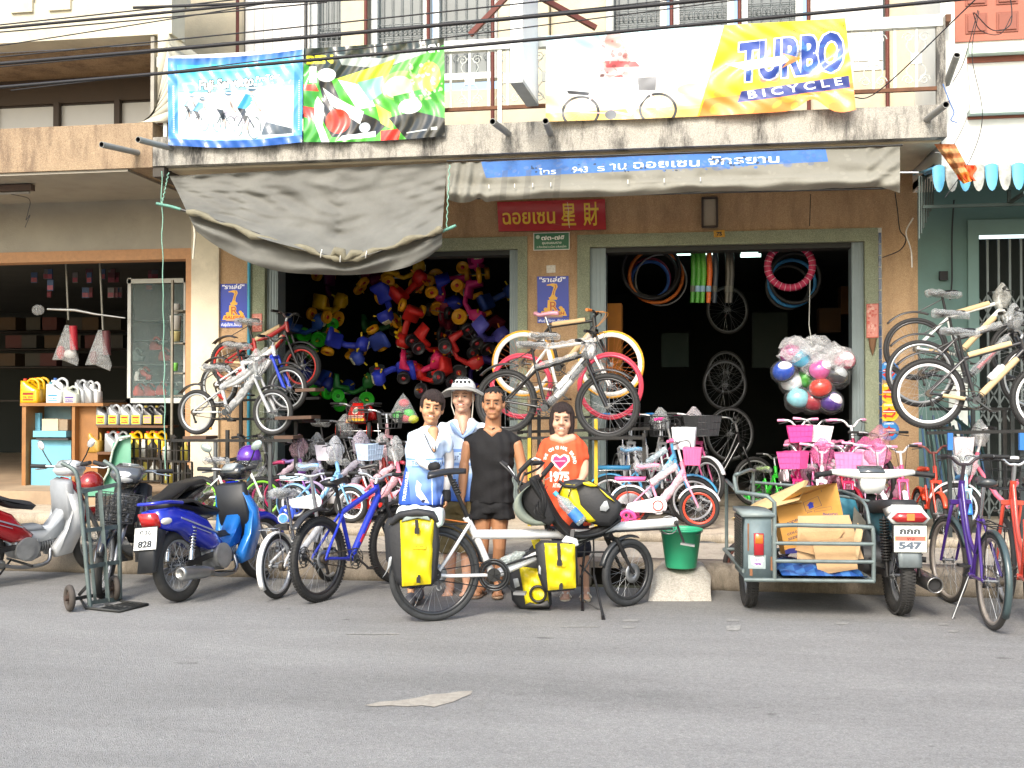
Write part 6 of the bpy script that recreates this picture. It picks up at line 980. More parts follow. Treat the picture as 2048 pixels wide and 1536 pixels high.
for sx in (-1, 1):
 p_, q_ = Q(sx * .115, .25, .86), Q(sx * .115, .16, .30); d_ = q_ - p_; sp = B().cyl(p_, q_, .013, n=8)
 for i in range(15): sp.torus(p_ + d_ * (.06 + .048 * i), d_.normalized(), .03, .007, 14, 5)
 SM.part(sp, 'shock', mat('2a2928', .5, .5, .2)); SM.part(B().bar(Q(sx * .09, .27, .3), Q(sx * .09, .8, .34), .03, .05), 'swingarm', DARKST)
SM.part(B().cyl(Q(-.14, .85, .34), Q(.14, .85, .34), .13, n=18).cyl(Q(0, .9, .36), Q(0, 1.05, .56), .08, n=14), 'engine', mat('5f6061', .5, .6, .3, 8, dirt=.5))
SM.part(B().lathe(Q(.19, .02, .26), F, [(.045, .03), (.05, .02), (.055, 0), (.06, .02), (.06, .55), (.03, .62), (.0, .62)], 18), 'exhaust', mat('8d8c8a', .3, .9, .2, dirt=.3)); SM.part(B().cyl(Q(.19, .06, .26), Q(.19, .065, .26), .045, n=16), 'exhaust_mouth', BLACKM); SM.part(B().tube(spline([Q(.19, .6, .27), Q(.16, .9, .22), Q(.08, 1.1, .3)], 4), .02, 8), 'exhaust_pipe', STEEL)
SM.part(B().cyl(Q(.1, .55, .40), Q(.27, .5, .39), .022, n=8), 'foot_peg', BLACKM)
hc = [P(1712, 958, BASE.y + 1.05), P(1834, 944, BASE.y + 1.05)]
HC = Q(-.02, 1.02, 1.19)
SM.part(B().loft([[Q(x, 1.02 + y, z + 1.19 + abs(x) * .12) for y, z in ((-.05, -.035 * w), (-.05, .02 * w), (0, .045 * w), (.06, .03 * w), (.07, -.03 * w), (0, -.045 * w))] for x, w in ((-.33, .6), (-.22, 1), (-.08, 1.25), (.08, 1.25), (.22, 1), (.33, .6))]), 'handlebar_cover', wp)
SM.part(B().loft([[Q(x * w - .0, 1.02 + y, z) for x, y in ((-.09, -.05), (.09, -.05), (.1, .06), (-.1, .06))] for z, w in ((1.0, .6), (1.05, .95), (1.16, 1.1))][::-1]), 'fork_cover', wp); SM.part(B().loft([[Q(x, 1.02 + y, z) for x in (-.11, .09)] + [Q(x, 1.02 + y + .01, z - .02) for x in (.09, -.11)] for y, z in ((-.06, 1.235), (.06, 1.29))]), 'speedometer', mat('50565a', .2, 0, .3, coat=.6))
for sx in (-1, 1): SM.part(B().cyl(Q(sx * .32, 1.0, 1.22), Q(sx * .47, .93, 1.20), .022, n=10), 'grip', BLACKM); SM.part(B().tube([Q(sx * .28, 1.06, 1.2), Q(sx * .46, 1.02, 1.17)], .008, 6), 'brake_lever', CHROME)
SM.part(B().cyl(Q(0, 1.05, .98), Q(0, 1.15, .62), .04, n=10), 'steering_head', BLACKM)
for sx in (-1, 1): SM.part(B().cyl(Q(sx * .08, 1.12, .75), Q(sx * .08, 1.5, .3), .022, n=9), 'fork_leg', STEEL)
SM.part(B().tube(spline([Q(-.35, 1.05, .36), Q(-.34, 1.0, .9), Q(-.3, .9, .98), Q(-.1, .7, .95)], 4), .012, 7), 'rack_tube', gr)
ck = thing('dark_basket', 'black and teal plastic basket standing behind the sidecar motorcycle handlebar', 'basket', loc=Q(-.3, 1.0, .8)); CKb = Bd(ck)
CKb.part(B().loft([[Q(-.32 + x * w, 1.12 + y * w * .6, z) for x, y in [(math.cos(t), math.sin(t)) for t in [j * math.pi / 8 for j in range(16)]]] for z, w in ((.72, .15), (.9, .19), (1.02, .21))], cap=False).loft([[Q(-.32 + x * .15, 1.12 + y * .09, .72) for x, y in [(math.cos(t), math.sin(t)) for t in [j * math.pi / 8 for j in range(16)]]]] * 1 + [[Q(-.32 + x * .01, 1.12 + y * .01, .72) for x, y in [(math.cos(t), math.sin(t)) for t in [j * math.pi / 8 for j in range(16)]]]]), 'bucket_wall', mat('24282b', .5)); CKb.part(B().loft([[Q(-.26 + x * w, 1.03 + y * w * .4, z) for x, y in [(math.cos(t), math.sin(t)) for t in [j * math.pi / 8 for j in range(16)]]] for z, w in ((.70, .13), (.8, .16), (.92, .13), (.97, .05))]), 'teal_cloth', mat('2f6f80', .6))
def sheet(label, pts, Yp, t=.008, col='c0a272', nm='cardboard_sheet', m=None, uv=False):
 q = [P(x, y, Yp + (d if True else 0)) for x, y, d in pts]; n = (q[1] - q[0]).cross(q[2] - q[0]).normalized() * t; n = n if n.y > 0 else -n; o = thing(nm, label, 'cardboard', loc=q[0], group='waste cardboard in the sidecar'); bd = Bd(o); k = len(q); b = B()
 b.add(q + [p_ + n for p_ in q], [tuple(range(k))[::-1], tuple(range(k, 2 * k))] + [(i, (i + 1) % k, (i + 1) % k + k, i + k) for i in range(k)], 0, True); bd.part(b, 'board', m or mat(col, .85, 0, .12, 7, .15)); return o, bd, q
Ys = BASE.y
sheet('wide flat cardboard sheet lying tilted over the sidecar top, pointing left', [(1461, 1038, .25), (1598, 1000, .25), (1617, 962, .3), (1610, 960, .8), (1510, 1005, .9)], Ys, .012, 'c6ac7a')
sheet('second flat cardboard sheet just beneath the topmost one', [(1465, 1041, .28), (1550, 1012, .28), (1604, 1004, .3), (1600, 1012, .9), (1520, 1018, .9)], Ys, .01, 'b59a68')
c = Canvas(700, 900, 'c18d42'); c.specks(30, 0, 0, 700, 900, ['b98538', 'c9964c'], 20, 90, 3, .3); i_ = '3a3550'
c.text('MODEL', 60, 410, 40, i_, 160, .03); c.text('COLOUR', 60, 600, 40, i_, 190, .03); c.text('SIZE', 60, 690, 40, i_, 110, .03); c.text('QTY', 60, 780, 40, i_, 100, .03); c.line([(300, 130), (470, 110), (490, 290), (310, 300), (300, 130)], 5, i_); c.poly([(350, 280), (345, 210), (325, 212), (372, 160), (420, 205), (400, 207), (405, 274)], '2f3fa8'); c.text('กก.', 320, 345, 34, i_, 60, .01); c.line([(400, 330), (590, 310), (592, 350), (402, 368), (400, 330)], 3, i_); c.text('จักรยาน', 480, 440, 46, '2f2f7a', 160, .02); c.rect(0, 830, 700, 900, '2c2c70'); c.line([(520, 60), (520, 20)], 3, i_)
bxm = c.mat('carton_print', .75, .1)
o, bd, q = sheet('large tan bicycle carton with printed MODEL COLOUR SIZE QTY, leaning in the sidecar', [(1571, 1108, .35), (1700, 1098, .45), (1673, 966, .5), (1551, 1010, .4)], Ys, .14, 'c18d42', nm='bicycle_carton'); bd.part(B().quad(*[p_ - V(0, .004, 0) + (q[1] - q[0]).cross(q[3] - q[0]).normalized() * 0 for p_ in q]), 'printed_face', bxm)
bd.part(B().add([P(1551, 1010, Ys + .4), P(1673, 966, Ys + .5), P(1650, 968, Ys + .2), P(1604, 975, Ys + .2)], [(0, 1, 2, 3)], 0, True), 'carton_flap', mat('c99a55', .8))
sheet('upright plain cardboard piece leaning behind the tail gate, widest of the folded ones', [(1594, 1122, .12), (1728, 1118, .2), (1698, 1030, .2), (1596, 1032, .12)], Ys, .006, 'c2a27a'); sheet('folded cardboard piece with a torn top left corner in the sidecar', [(1590, 1100, .1), (1652, 1115, .1), (1690, 1060, .16), (1602, 1066, .1)], Ys, .006, 'b8946a')
sheet('brownish cardboard square hanging lowest over the tail gate rails', [(1637, 1150, .03), (1716, 1138, .05), (1706, 1072, .1), (1625, 1086, .08)], Ys, .006, 'b5946c'); sheet('narrow bent cardboard strip at the right end of the sidecar', [(1702, 1098, .1), (1714, 1130, .1), (1726, 1062, .15), (1716, 1046, .15)], Ys, .006, 'c9ad84')
sheet('dark printed card standing in the sidecar behind the cartons', [(1703, 1070, .5), (1728, 1062, .5), (1732, 1044, .5), (1708, 1012, .5)], Ys, .006, '5b5a52'); sheet('small cardboard flap leaning against the tan carton', [(1594, 1062, .14), (1640, 1052, .2), (1650, 1038, .2), (1600, 1034, .14)], Ys, .006, 'd0b084')
o = thing('plastic_tray', 'crumpled blue checked tarpaulin on the sidecar floor', 'tarpaulin', loc=Q(xm + .2, .3, zb1)); b_ = B().grid(lambda u, v: Q(lerp(xm + .06, xr_ - .03, u), lerp(.03, .7, v), zb1 + .03 + .09 * math.sin(u * 3.1) * math.sin(v * 2.6) + .03 * math.sin(u * 17 + v * 5) * math.sin(v * 9)), 30, 16); b_.uv = {}; b_.m = [((i // 3) % 2 + (i // 60) % 2) % 2 for i in range(len(b_.f))]; Bd(o).part(solidify_b(b_) if 0 else b_, 'sheet', [mat('1c4f96', .5, 0, .2), mat('3a72b4', .5, 0, .2)])
# ==== the long touring tandem with its bags
def pslab(b, pts, Y, T, bev=.02, m=0, dy=None):
 n = len(pts); cx = sum(p[0] for p in pts) / n; cy = sum(p[1] for p in pts) / n; k = 1 - bev * 240 / max(8, max(abs(p[0] - cx) for p in pts)); k2 = 1 - bev * 240 / max(8, max(abs(p[1] - cy) for p in pts)); k, k2 = max(.4, k), max(.4, k2)
 f = lambda x, y, o: P(x, y, Y + o + (dy(x, y) if dy else 0)); ins = [(cx + (x - cx) * k, cy + (y - cy) * k2) for x, y in pts]; half = [(cx + (x - cx) * (1 + k * 2) / 3, cy + (y - cy) * (1 + k2 * 2) / 3) for x, y in pts]
 rings = [[f(x, y, 0) for x, y in ins], [f(x, y, bev * .25) for x, y in half], [f(x, y, bev) for x, y in pts], [f(x, y, T - bev) for x, y in pts], [f(x, y, T) for x, y in ins]]
 return b.loft(rings, m)
Rr, Ff = G(870, 1242), G(1258, 1212); Ym = lambda px: lerp(Rr.y, Ff.y, (px - 870) / 388)
T = lambda px, py, o=0.: P(px, py, Ym(px) + o)
td = thing('touring_tandem', 'long white touring tandem bicycle with a recumbent front seat and boom, standing before the people', 'bicycle', loc=Rr); TD = Bd(td)
wf_ = mat('dcdddd', .28, 0, .04, coat=.6); bk = BLACK; ang = math.atan2(Ff.y - Rr.y, Ff.x - Rr.x)
def tdw(c, r, tw, rot, disc=False, reflective=True):
 M = Matrix.Translation(c) @ Matrix.Rotation(rot, 4, 'Z'); me = wheel_meshes(r, tw, '2d2f31', '2a2b2d', ns=32, rd=.016, disc=True, hubw=.06); o = place('wheel', me['rim'], td, TD.Mi @ M)
 for k, n_ in (('tyre', 'tyre'), ('hub', 'hub'), ('spokes', 'spoke_set')): place(n_, me[k], o)
 for s_ in (-1, 1): B().lathe((0, s_ * tw * .42, 0), (0, 1, 0), [(r - tw * .62, 0), (r - tw * .5, .002 * s_), (r - tw * .48, 0)], 48).build('reflective_band', mat('8f9294', .3, .3), o)
RHt = T(870, 1148); tdw(V(RHt.x, RHt.y, .343), .343, .05, ang); FHt = T(1256, 1142, .0); tdw(V(FHt.x, FHt.y, .262), .262, .055, ang + .27)
RHt = V(RHt.x, RHt.y, .343); FHt = V(FHt.x, FHt.y, .262)
def tt(pts, r, nm, m=wf_, n=10): return TD.part(B().tube([T(*p_) for p_ in pts], r, n), nm, m)
tt([(932, 1034), (952, 1072), (984, 1148)], .027, 'seat_tube'); tt([(946, 1069), (1104, 1068), (1190, 1067)], .036, 'top_tube', n=12); tt([(992, 1148), (1100, 1100), (1200, 1066)], .034, 'down_tube', n=12); tt([(1192, 1069), (1215, 1056), (1352, 1044)], [.03, .04, .038], 'boom', n=12)
for o_ in (-.06, .06): TD.part(B().tube([T(940, 1046, o_ * .4), T(900, 1110, o_), T(872, 1150, o_)], .013, 8), 'seat_stay', wf_); TD.part(B().tube([T(985, 1150, o_ * .4), T(900, 1152, o_), T(870, 1150, o_)], .013, 8), 'chain_stay', wf_)
TD.part(B().tube([T(936, 1036), T(903, 962), T(898, 948)], .0165, 9), 'seat_post', bk); TD.part(B().cyl(T(938, 1040), T(934, 1030), .024, n=12), 'seat_clamp', bk)
b_ = B(); [b_.torus(T(905.5 + i * 2.2, 962 + i * 5), (T(936, 1036) - T(903, 962)).normalized(), .021, .006, 12, 5) for i in range(6)]; TD.part(b_, 'post_spring', bk)
rings = []
for i in range(12):
 t = i / 11; c_ = T(lerp(858, 932, t), lerp(950, 942, t) - 3 * math.sin(t * 3)); w_ = (.078 * (1 - max(0, t - .2) * 1.05) if t > .2 else .055 + .115 * t); h_ = .028 - .01 * t; rings.append([c_ + V(0, w_ * math.cos(a), h_ * math.sin(a) - abs(math.cos(a)) * .012) for a in [j * math.pi / 6 for j in range(12)]])
TD.part(B().loft(rings), 'saddle', mat('232326', .35, 0, .1, coat=.3))
cb = T(988, 1150, -.07); b_ = B().torus(cb, (0, 1, 0), .092, .012, 36, 5, flatr=.3).torus(cb + V(0, .01, 0), (0, 1, 0), .078, .005, 30, 5).torus(cb, (0, 1, 0), .112, .009, 36, 5, flatr=.4); [b_.bar(cb, cb + V(math.cos(t) * .095, 0, math.sin(t) * .095), .018, .005) for t in [j * math.pi * .4 + .3 for j in range(5)]]; b_.cyl(cb, cb + V(0, .006, 0), .05, n=16); TD.part(b_, 'chainring', mat('3c3e40', .35, .7, .15))
TD.part(B().bar(T(988, 1150, -.09), T(1030, 1184, -.09), .024, .014), 'crank', bk); TD.part(B().cbox(T(1040, 1186, -.13), (.09, .07, .02)), 'pedal', mat('8b8d90', .4, .6))
TD.part(B().tube([T(872, 1141, -.06), T(988, 1124, -.06)], .004, 4).tube([T(872, 1160, -.06), T(988, 1177, -.06)], .004, 4).tube([T(1010, 1130, -.05), T(1230, 1063, -.05), T(1345, 1057, -.05)], .009, 6).cyl(T(870, 1150, -.075), T(870, 1150, -.04), .045, n=16), 'chain', mat('2b2b2c', .5, .5, .2)); TD.part(B().bar(T(874, 1158, -.07), T(880, 1180, -.07), .03, .02).cyl(T(878, 1176, -.08), T(878, 1176, -.05), .02, n=10), 'derailleur', mat('77797c', .3, .8))
def arct(c, rad, a0, a1, w, rot):
 rg = []
 for i in range(19): a = lerp(a0, a1, i / 18); d = Matrix.Rotation(rot, 3, 'Z') @ V(math.cos(a), 0, math.sin(a)); y = Matrix.Rotation(rot, 3, 'Z') @ V(0, 1, 0); rg.append([c + d * (rad - .012) - y * w, c + d * rad - y * w * .7, c + d * (rad + .008), c + d * rad + y * w * .7, c + d * (rad - .012) + y * w, c + d * (rad - .004)])
 return B().loft(rg)
TD.part(arct(RHt, .365, R(10), R(150), .03, ang), 'rear_fender', mat('26282b', .4, 0, .1, coat=.3)); TD.part(arct(FHt, .285, R(70), R(165), .03, ang + .25), 'front_fender', mat('303336', .4, 0, .1, coat=.3))
for s_ in (-1, 1): y_ = Matrix.Rotation(ang + .27, 3, 'Z') @ V(0, s_ * .06, 0); TD.part(B().tube([T(1222, 1075) + y_, T(1240, 1112) + y_], .019, 9).tube([T(1240, 1112) + y_, FHt + y_], .014, 8), 'fork_leg', bk)
TD.part(B().cyl(T(1212, 1056), T(1224, 1078), .024, n=10).bar(T(1212, 1070, -.08), T(1232, 1080, .08), .04, .03), 'fork_crown', bk)
TD.part(B().torus(T(1338, 1050, .03), (0, 1, 0), .07, .004, 24, 5).torus(T(1338, 1050, .03), (0, 1, 0), .05, .004, 20, 5), 'boom_chainring', STEEL); TD.part(B().bar(T(1353, 1046, -.06), T(1368, 1086, -.06), .028, .016).cyl(T(1353, 1046, -.06), T(1353, 1046, .06), .022, n=12), 'boom_crank', bk); TD.part(B().cbox(T(1375, 1089, -.11), (.11, .07, .014), M=Matrix.Rotation(.15, 3, 'Y')), 'pedal', mat('a4a6a8', .35, .7)); TD.part(B().bar(T(1353, 1046, .06), T(1338, 1010, .07), .026, .016), 'boom_crank', bk)
TD.part(B().tube(spline([T(1215, 1058, .03), T(1280, 1035, .04), T(1325, 1024, .04), T(1352, 1030, .03)], 5), .003, 4), 'cable', bk)
sb_ = B()
for off in (-.12, .15): sb_.tube(spline([T(1062, 962, off), T(1085, 1000, off), T(1120, 1052, off), T(1150, 1072, off), T(1200, 1066, off), T(1240, 1040, off)], 5), .015, 8)
TD.part(sb_, 'seat_frame', bk)
sp_ = spline([T(1068, 952), T(1090, 1000), T(1118, 1046), T(1150, 1068), T(1195, 1060), T(1238, 1034)], 5); rings = []
for i, c_ in enumerate(sp_): d_ = (sp_[min(i + 1, len(sp_) - 1)] - sp_[max(i - 1, 0)]).normalized(); n_ = V(0, 1, 0).cross(d_).normalized(); rings.append([c_ + V(0, yy, 0) + n_ * hh for yy, hh in ((-.12, -.015), (-.12, .015), (-.09, .03), (.12, .03), (.15, .015), (.15, -.015), (.1, -.025), (-.08, -.025))])
TD.part(B().loft(rings), 'seat_cushion', mat('19191b', .85, 0, .15, 20, .2))
hp = spline([T(1054, 974, -.10), T(1036, 992, -.11), T(1033, 1014, -.11), T(1044, 1034, -.11), T(1066, 1046, -.11), T(1094, 1047, -.10)], 5); rings = []
for i, c_ in enumerate(hp): rings.append([c_ + V(dx, dy, dz) for dx, dy, dz in ((0, -.02, .0), (.025, 0, .016), (.025, .2, .016), (0, .22, 0), (-.02, .2, -.016), (-.02, 0, -.016))])
TD.part(B().loft(rings), 'side_pocket', mat('7c8478', .8, 0, .12, 14, .2)); b_ = B(); pslab(b_, [(1038, 975), (1062, 958), (1088, 985), (1112, 1040), (1100, 1052), (1070, 1040), (1048, 1015)], Ym(1070) - .10, .2, .02); TD.part(b_, 'seat_back_pad', mat('19191b', .85, 0, .2, 20, .2))
tt([(1074, 970), (1084, 1020), (1094, 1062)], .013, 'steering_tube', bk); TD.part(B().ell(T(1068, 978, -.05), (.025, .025, .02), 10, 6), 'steering_cap', mat('d8d8d6', .3)); tt([(1050, 944), (1036, 980), (1046, 1030)], .008, 'bar_stay', DARKST)
br_ = B().tube(spline([T(1000, 925, .22), T(1022, 945, .14), T(1040, 965, .04), T(1068, 972, -.02), T(1082, 958, -.12), T(1088, 948, -.18)], 5), .012, 8).tube(spline([T(1042, 942, .0), T(1036, 960, .02), T(1050, 985, .0), T(1080, 1010, 0)], 5), .012, 8).tube(spline([T(1088, 925, .25), T(1075, 938, .2), T(1048, 950, .1)], 4), .009, 7); TD.part(br_, 'handlebar', bk)
for a_, b__, o1, o2 in (((1002, 925), (1014, 931), .22, .2), ((1040, 943), (1064, 919), .0, -.06), ((1086, 950), (1105, 927), -.18, -.24), ((1062, 927), (1083, 925), .2, .25)): TD.part(B().cyl(T(*a_, o1), T(*b__, o2), .019, n=10), 'grip', BLACKM)
TD.part(B().tube([T(1062, 921, -.06), T(1070, 916, -.06), T(1080, 920, -.06)], .008, 6), 'bar_end', mat('d8d9d8', .3)); TD.part(B().tube([T(1016, 932, .15), T(1030, 950, .1), T(1026, 955, .1)], .006, 5).tube([T(1090, 960, -.16), T(1110, 950, -.2), T(1122, 942, -.2)], .005, 5), 'brake_lever', STEEL)
for k in range(5): TD.part(B().tube(spline([T(1075 + k * 5, 960 + k * 3, -.1 + k * .04), T(1092 - k * 6, 1000 + k * 6, -.16), T(1088 + k * 3, 1040, -.12), T(1110 - k * 4, 1062, -.05)], 5), .0035, 4), 'cable', bk)
sr = B()
for a_, b__ in (((1172, 1062), (1166, 1130)), ((1187, 1066), (1188, 1160)), ((1155, 1104), (1210, 1104)), ((1155, 1095), (1187, 1072)), ((1188, 1105), (1160, 1155)), ((1160, 1130), (1188, 1158))): sr.cyl(T(*a_, -.03), T(*b__, -.03), .007, n=6)
TD.part(sr, 'front_rack', bk); TD.part(B().tube([T(1170, 1095, .15), T(1164, 1150, .2), G(1165, 1216) + V(0, 0, .02)], .010, 7).cyl(G(1165, 1222) + V(0, 0, .0), G(1165, 1212) + V(0, 0, .05), .014, .010, n=8), 'stand_leg', bk); TD.part(B().tube([T(1188, 1150, -.08), G(1206, 1238) + V(0, 0, .02)], .010, 7).cyl(G(1207, 1240), G(1204, 1232) + V(0, 0, .04), .015, .010, n=8), 'stand_leg', bk); TD.part(B().tube([T(1166, 1199, .0), T(1190, 1214, -.05), T(1202, 1220, -.08)], .007, 6), 'stand_brace', DARKST)
b_ = B(); pslab(b_, [(1132, 1071), (1154, 1078), (1158, 1090), (1146, 1096), (1124, 1088), (1123, 1082)], Ym(1140) - .2, .09, .012); TD.part(b_, 'white_pouch', mat('d9dbdb', .4, 0, .04)); TD.part(B().bar(T(1146, 1060, -.15), T(1144, 1076, -.18), .03, .02), 'pouch_strap', bk)
rk = B()
for o_ in (-.06, .06): rk.tube([T(780, 1048, o_), T(925, 1048, o_), T(938, 1046, o_ * .3)], .006, 6).tube([T(800, 1048, o_), T(868, 1148, o_)], .005, 5)
TD.part(rk, 'rear_rack', bk); TD.part(B().cyl(T(885, 1038, -.05), T(938, 1046, -.02), .006, n=6), 'strap_hook', mat('b86a2a', .5))
YEL = mat('d8c40c', .45, 0, .015, 5, .1, coat=.15); YEL.name = 'yellow_tarpaulin'; BAGK = mat('26272a', .6, 0, .12, 12, .1); REFL = mat('9ea2a5', .35, .2, .05)
def bag(label, front, side, Y, T_, strap, logo=None, nm='pannier', wr=0.):
 o = thing(nm, label, 'pannier bag', loc=P(front[0][0], front[0][1], Y)); bd = Bd(o); b_ = B(); pslab(b_, side, Y + .012, T_, .03, dy=lambda x, y: .006 * math.sin(x * .21 + y * .13)); bd.part(b_, 'bag_body', BAGK)
 n = 22; xs = [p_[0] for p_ in front]; ys = [p_[1] for p_ in front]; (ax, ay), (bx, by), (cx, cy), (dx, dy_) = front
 def f(u, v):
  x = lerp(lerp(ax, bx, u), lerp(dx, cx, u), v); y = lerp(lerp(ay, by, u), lerp(dy_, cy, u), v); e = min(u, 1 - u, v, 1 - v); return P(x, y, Y - .035 * (1 - math.exp(-e * 16)) + .005 * math.sin(u * 9 + v * 14) + .004 * math.sin(v * 21 - u * 7) + .002 * math.sin(u * 31 + v * 5) + .004)
 g = B().grid(f, n, n); g.uv = {}; bd.part(g, 'yellow_front', YEL)
 for (p_, q_, w_) in strap:
  b_ = B(); b_.bar(P(*p_, Y - .045), P(*q_, Y - .045), w_, .006, up=(0, -1, 0)); bd.part(b_, 'strap', BLACKM); bd.part(B().cbox(P(q_[0], q_[1] - 4, Y - .05), (w_ * 1.5, .012, .04)), 'buckle', BLACK)
 if logo:
  c = Canvas(200, 60, 'd8c40c'); c.ring(100, 30, 92, 22, 4, '8a7a10'); c.text('ORTLIEB', 34, 40, 20, '5a500c', 132, .02); cx_, cy_, w_ = logo; bd.part(B().quad(P(cx_ - w_, cy_ + 5, Y - .046), P(cx_ + w_, cy_ + 5, Y - .046), P(cx_ + w_, cy_ - 5, Y - .046), P(cx_ - w_, cy_ - 5, Y - .046)), 'maker_mark', c.mat('mark_print', .4))
 return o, bd
Yb_ = Ym(830) - .16
o, bd = bag('big yellow and black rear pannier on the near side of the tandem', [(800, 1040), (868, 1036), (862, 1168), (804, 1173)], [(774, 1056), (788, 1036), (808, 1026), (862, 1024), (876, 1040), (880, 1090), (873, 1160), (864, 1172), (804, 1176), (790, 1160), (776, 1100)], Yb_, .17, [((833, 1040), (834, 1066), .022), ((838, 1150), (837, 1164), .018)], (837, 1093, 14))
b_ = B().tube([P(782, 1046, Yb_ + .02), P(800, 1030, Yb_), P(835, 1025, Yb_ - .02), P(865, 1029, Yb_), P(878, 1044, Yb_ + .02)], [.022, .028, .03, .028, .02], 9); bd.part(b_, 'rolled_top', BAGK); b_ = B(); pslab(b_, [(802, 1044), (812, 1031), (835, 1027), (856, 1031), (862, 1042), (835, 1036)], Yb_ - .03, .05, .01); bd.part(b_, 'grey_lining', mat('8f9c98', .7, 0, .15, 20))
b_ = B(); pslab(b_, [(778, 1115), (784, 1112), (782, 1130), (770, 1150), (764, 1156), (774, 1140)], Yb_ + .02, .01, .002); bd.part(b_, 'reflector_tab', REFL)
bag('second yellow and black rear pannier, on the far side of the tandem rear wheel', [(779, 1040), (788, 1038), (790, 1120), (780, 1120)], [(768, 1052), (776, 1036), (800, 1032), (860, 1034), (866, 1100), (860, 1160), (800, 1160), (772, 1120)], Ym(830) + .1, .16, [])
o = thing('rolled_mat', 'white rolled towel strapped on top of the rear rack', 'roll', loc=P(840, 1024, Yb_)); rings = []
for i in range(14): t = i / 13; c_ = P(lerp(799, 884, t), 1028 - 3 * math.sin(t * 5), Yb_ + .12); rings.append([c_ + V(0, (.10 + .006 * math.sin(i * 2.1)) * math.cos(a), (.064 + .006 * math.sin(i * 1.7)) * math.sin(a) - .01) for a in [j * math.pi / 8 for j in range(16)]])
Bd(o).part(B().loft(rings), 'towel', mat('dfe5e2', .8, 0, .06, 14, .2)); b_ = B(); pslab(b_, [(866, 1022), (884, 1018), (886, 1050), (876, 1056), (868, 1040)], Yb_ + .0, .08, .02); Bd(o).part(b_, 'towel_end', mat('c9dbd4', .8, 0, .08, 14, .2))
Yc_ = Ym(1120) - .18
o, bd = bag('yellow and black front pannier low on the near side of the tandem', [(1088, 1086), (1150, 1088), (1152, 1176), (1096, 1181)], [(1070, 1090), (1082, 1080), (1148, 1082), (1154, 1092), (1156, 1170), (1148, 1180), (1096, 1185), (1086, 1178), (1076, 1150)], Yc_, .16, [((1117, 1087), (1119, 1130), .024), ((1123, 1166), (1122, 1178), .018)], (1120, 1128, 11)); b_ = B(); pslab(b_, [(1078, 1130), (1082, 1136), (1082, 1150), (1077, 1146)], Yc_ - .004, .01, .002); bd.part(b_, 'reflector', REFL)
Yd_ = Ym(1060) + .12
o, bd = bag('yellow and black pannier with a black loop clip, lowest behind the tandem frame', [(1038, 1132), (1092, 1140), (1098, 1212), (1052, 1214)], [(1018, 1150), (1030, 1130), (1070, 1084), (1098, 1090), (1104, 1208), (1098, 1218), (1040, 1219), (1024, 1200)], Yd_, .16, [])
b_ = B().torus(P(1076, 1188, Yd_ - .045), (0, 1, 0), .058, .011, 22, 7); bd.part(b_, 'clip_ring', BLACK); b_ = B(); pslab(b_, [(1026, 1158), (1036, 1156), (1040, 1172), (1030, 1176)], Yd_ - .005, .012, .002); bd.part(b_, 'reflector', REFL); b_ = B(); pslab(b_, [(1062, 1080), (1080, 1078), (1086, 1096), (1068, 1098)], Yd_ + .0, .03, .006); bd.part(b_, 'yellow_lid', YEL)
b_ = B(); pslab(b_, [(1050, 1209), (1060, 1204), (1072, 1208), (1096, 1200), (1100, 1214), (1052, 1216)], Yd_ - .04, .02, .005); bd.part(b_, 'corner_guard', BLACK)
Ye_ = Ym(1180) - .16
o = thing('pannier', 'yellow and black bag with a grey reflector lying on the recumbent seat', 'pannier bag', loc=P(1180, 1010, Ye_)); bd = Bd(o); b_ = B(); pslab(b_, [(1116, 985), (1128, 962), (1150, 958), (1180, 962), (1212, 980), (1244, 1008), (1240, 1030), (1222, 1052), (1200, 1052), (1160, 1040), (1135, 1015)], Ye_ + .02, .24, .04, dy=lambda x, y: .008 * math.sin(x * .15) + .006 * math.sin(y * .2)); bd.part(b_, 'bag_body', BAGK)
b_ = B(); pslab(b_, [(1118, 992), (1128, 968), (1150, 968), (1158, 990), (1162, 1010), (1192, 1042), (1178, 1046), (1152, 1026), (1128, 1010)], Ye_ - .005, .1, .03); bd.part(b_, 'yellow_side', YEL); b_ = B(); pslab(b_, [(1158, 966), (1178, 963), (1196, 972), (1182, 974)], Ye_ - .0, .06, .01); bd.part(b_, 'yellow_side', YEL); b_ = B(); pslab(b_, [(1198, 976), (1222, 996), (1230, 1004), (1214, 994)], Ye_ - .0, .04, .004); bd.part(b_, 'yellow_piping', YEL)
b_ = B(); pslab(b_, [(1208, 1003), (1214, 1001), (1219, 1016), (1212, 1023), (1200, 1021), (1200, 1014)], Ye_ - .006, .02, .003); bd.part(b_, 'reflector', REFL); bd.part(B().bar(P(1145, 968, Ye_ - .02), P(1136, 994, Ye_ - .02), .012, .006), 'strap', BLACKM); b_ = B().tube([P(1118, 962, Ye_), P(1130, 972, Ye_ - .01), P(1150, 974, Ye_ - .02), P(1165, 966, Ye_)], .014, 7); bd.part(b_, 'rolled_top', BLACKM)
def bottle(nm, label, p_, q_, r, col, cap, lab=None, al=.35):
 o = thing(nm, label, 'bottle', loc=p_); bd = Bd(o); d = (q_ - p_); L_ = d.length; d.normalize(); bd.part(B().lathe(p_, d, [(0, 0), (r * .9, .004), (r, .02), (r, L_ * .45), (r * .92, L_ * .5), (r, L_ * .55), (r, L_ * .7), (r * .35, L_ * .9), (r * .35, L_)], 18), 'bottle_body', film(col, al, rough=.05)); bd.part(B().cyl(q_ - d * .012, q_ + d * .02, r * .42, n=12), 'cap', mat(cap, .4))
 if lab: bd.part(B().lathe(p_, d, [(r * 1.01, L_ * .12), (r * 1.01, L_ * .42)], 18), 'bottle_label', mat(lab, .4, 0, .3, 20))
 return o
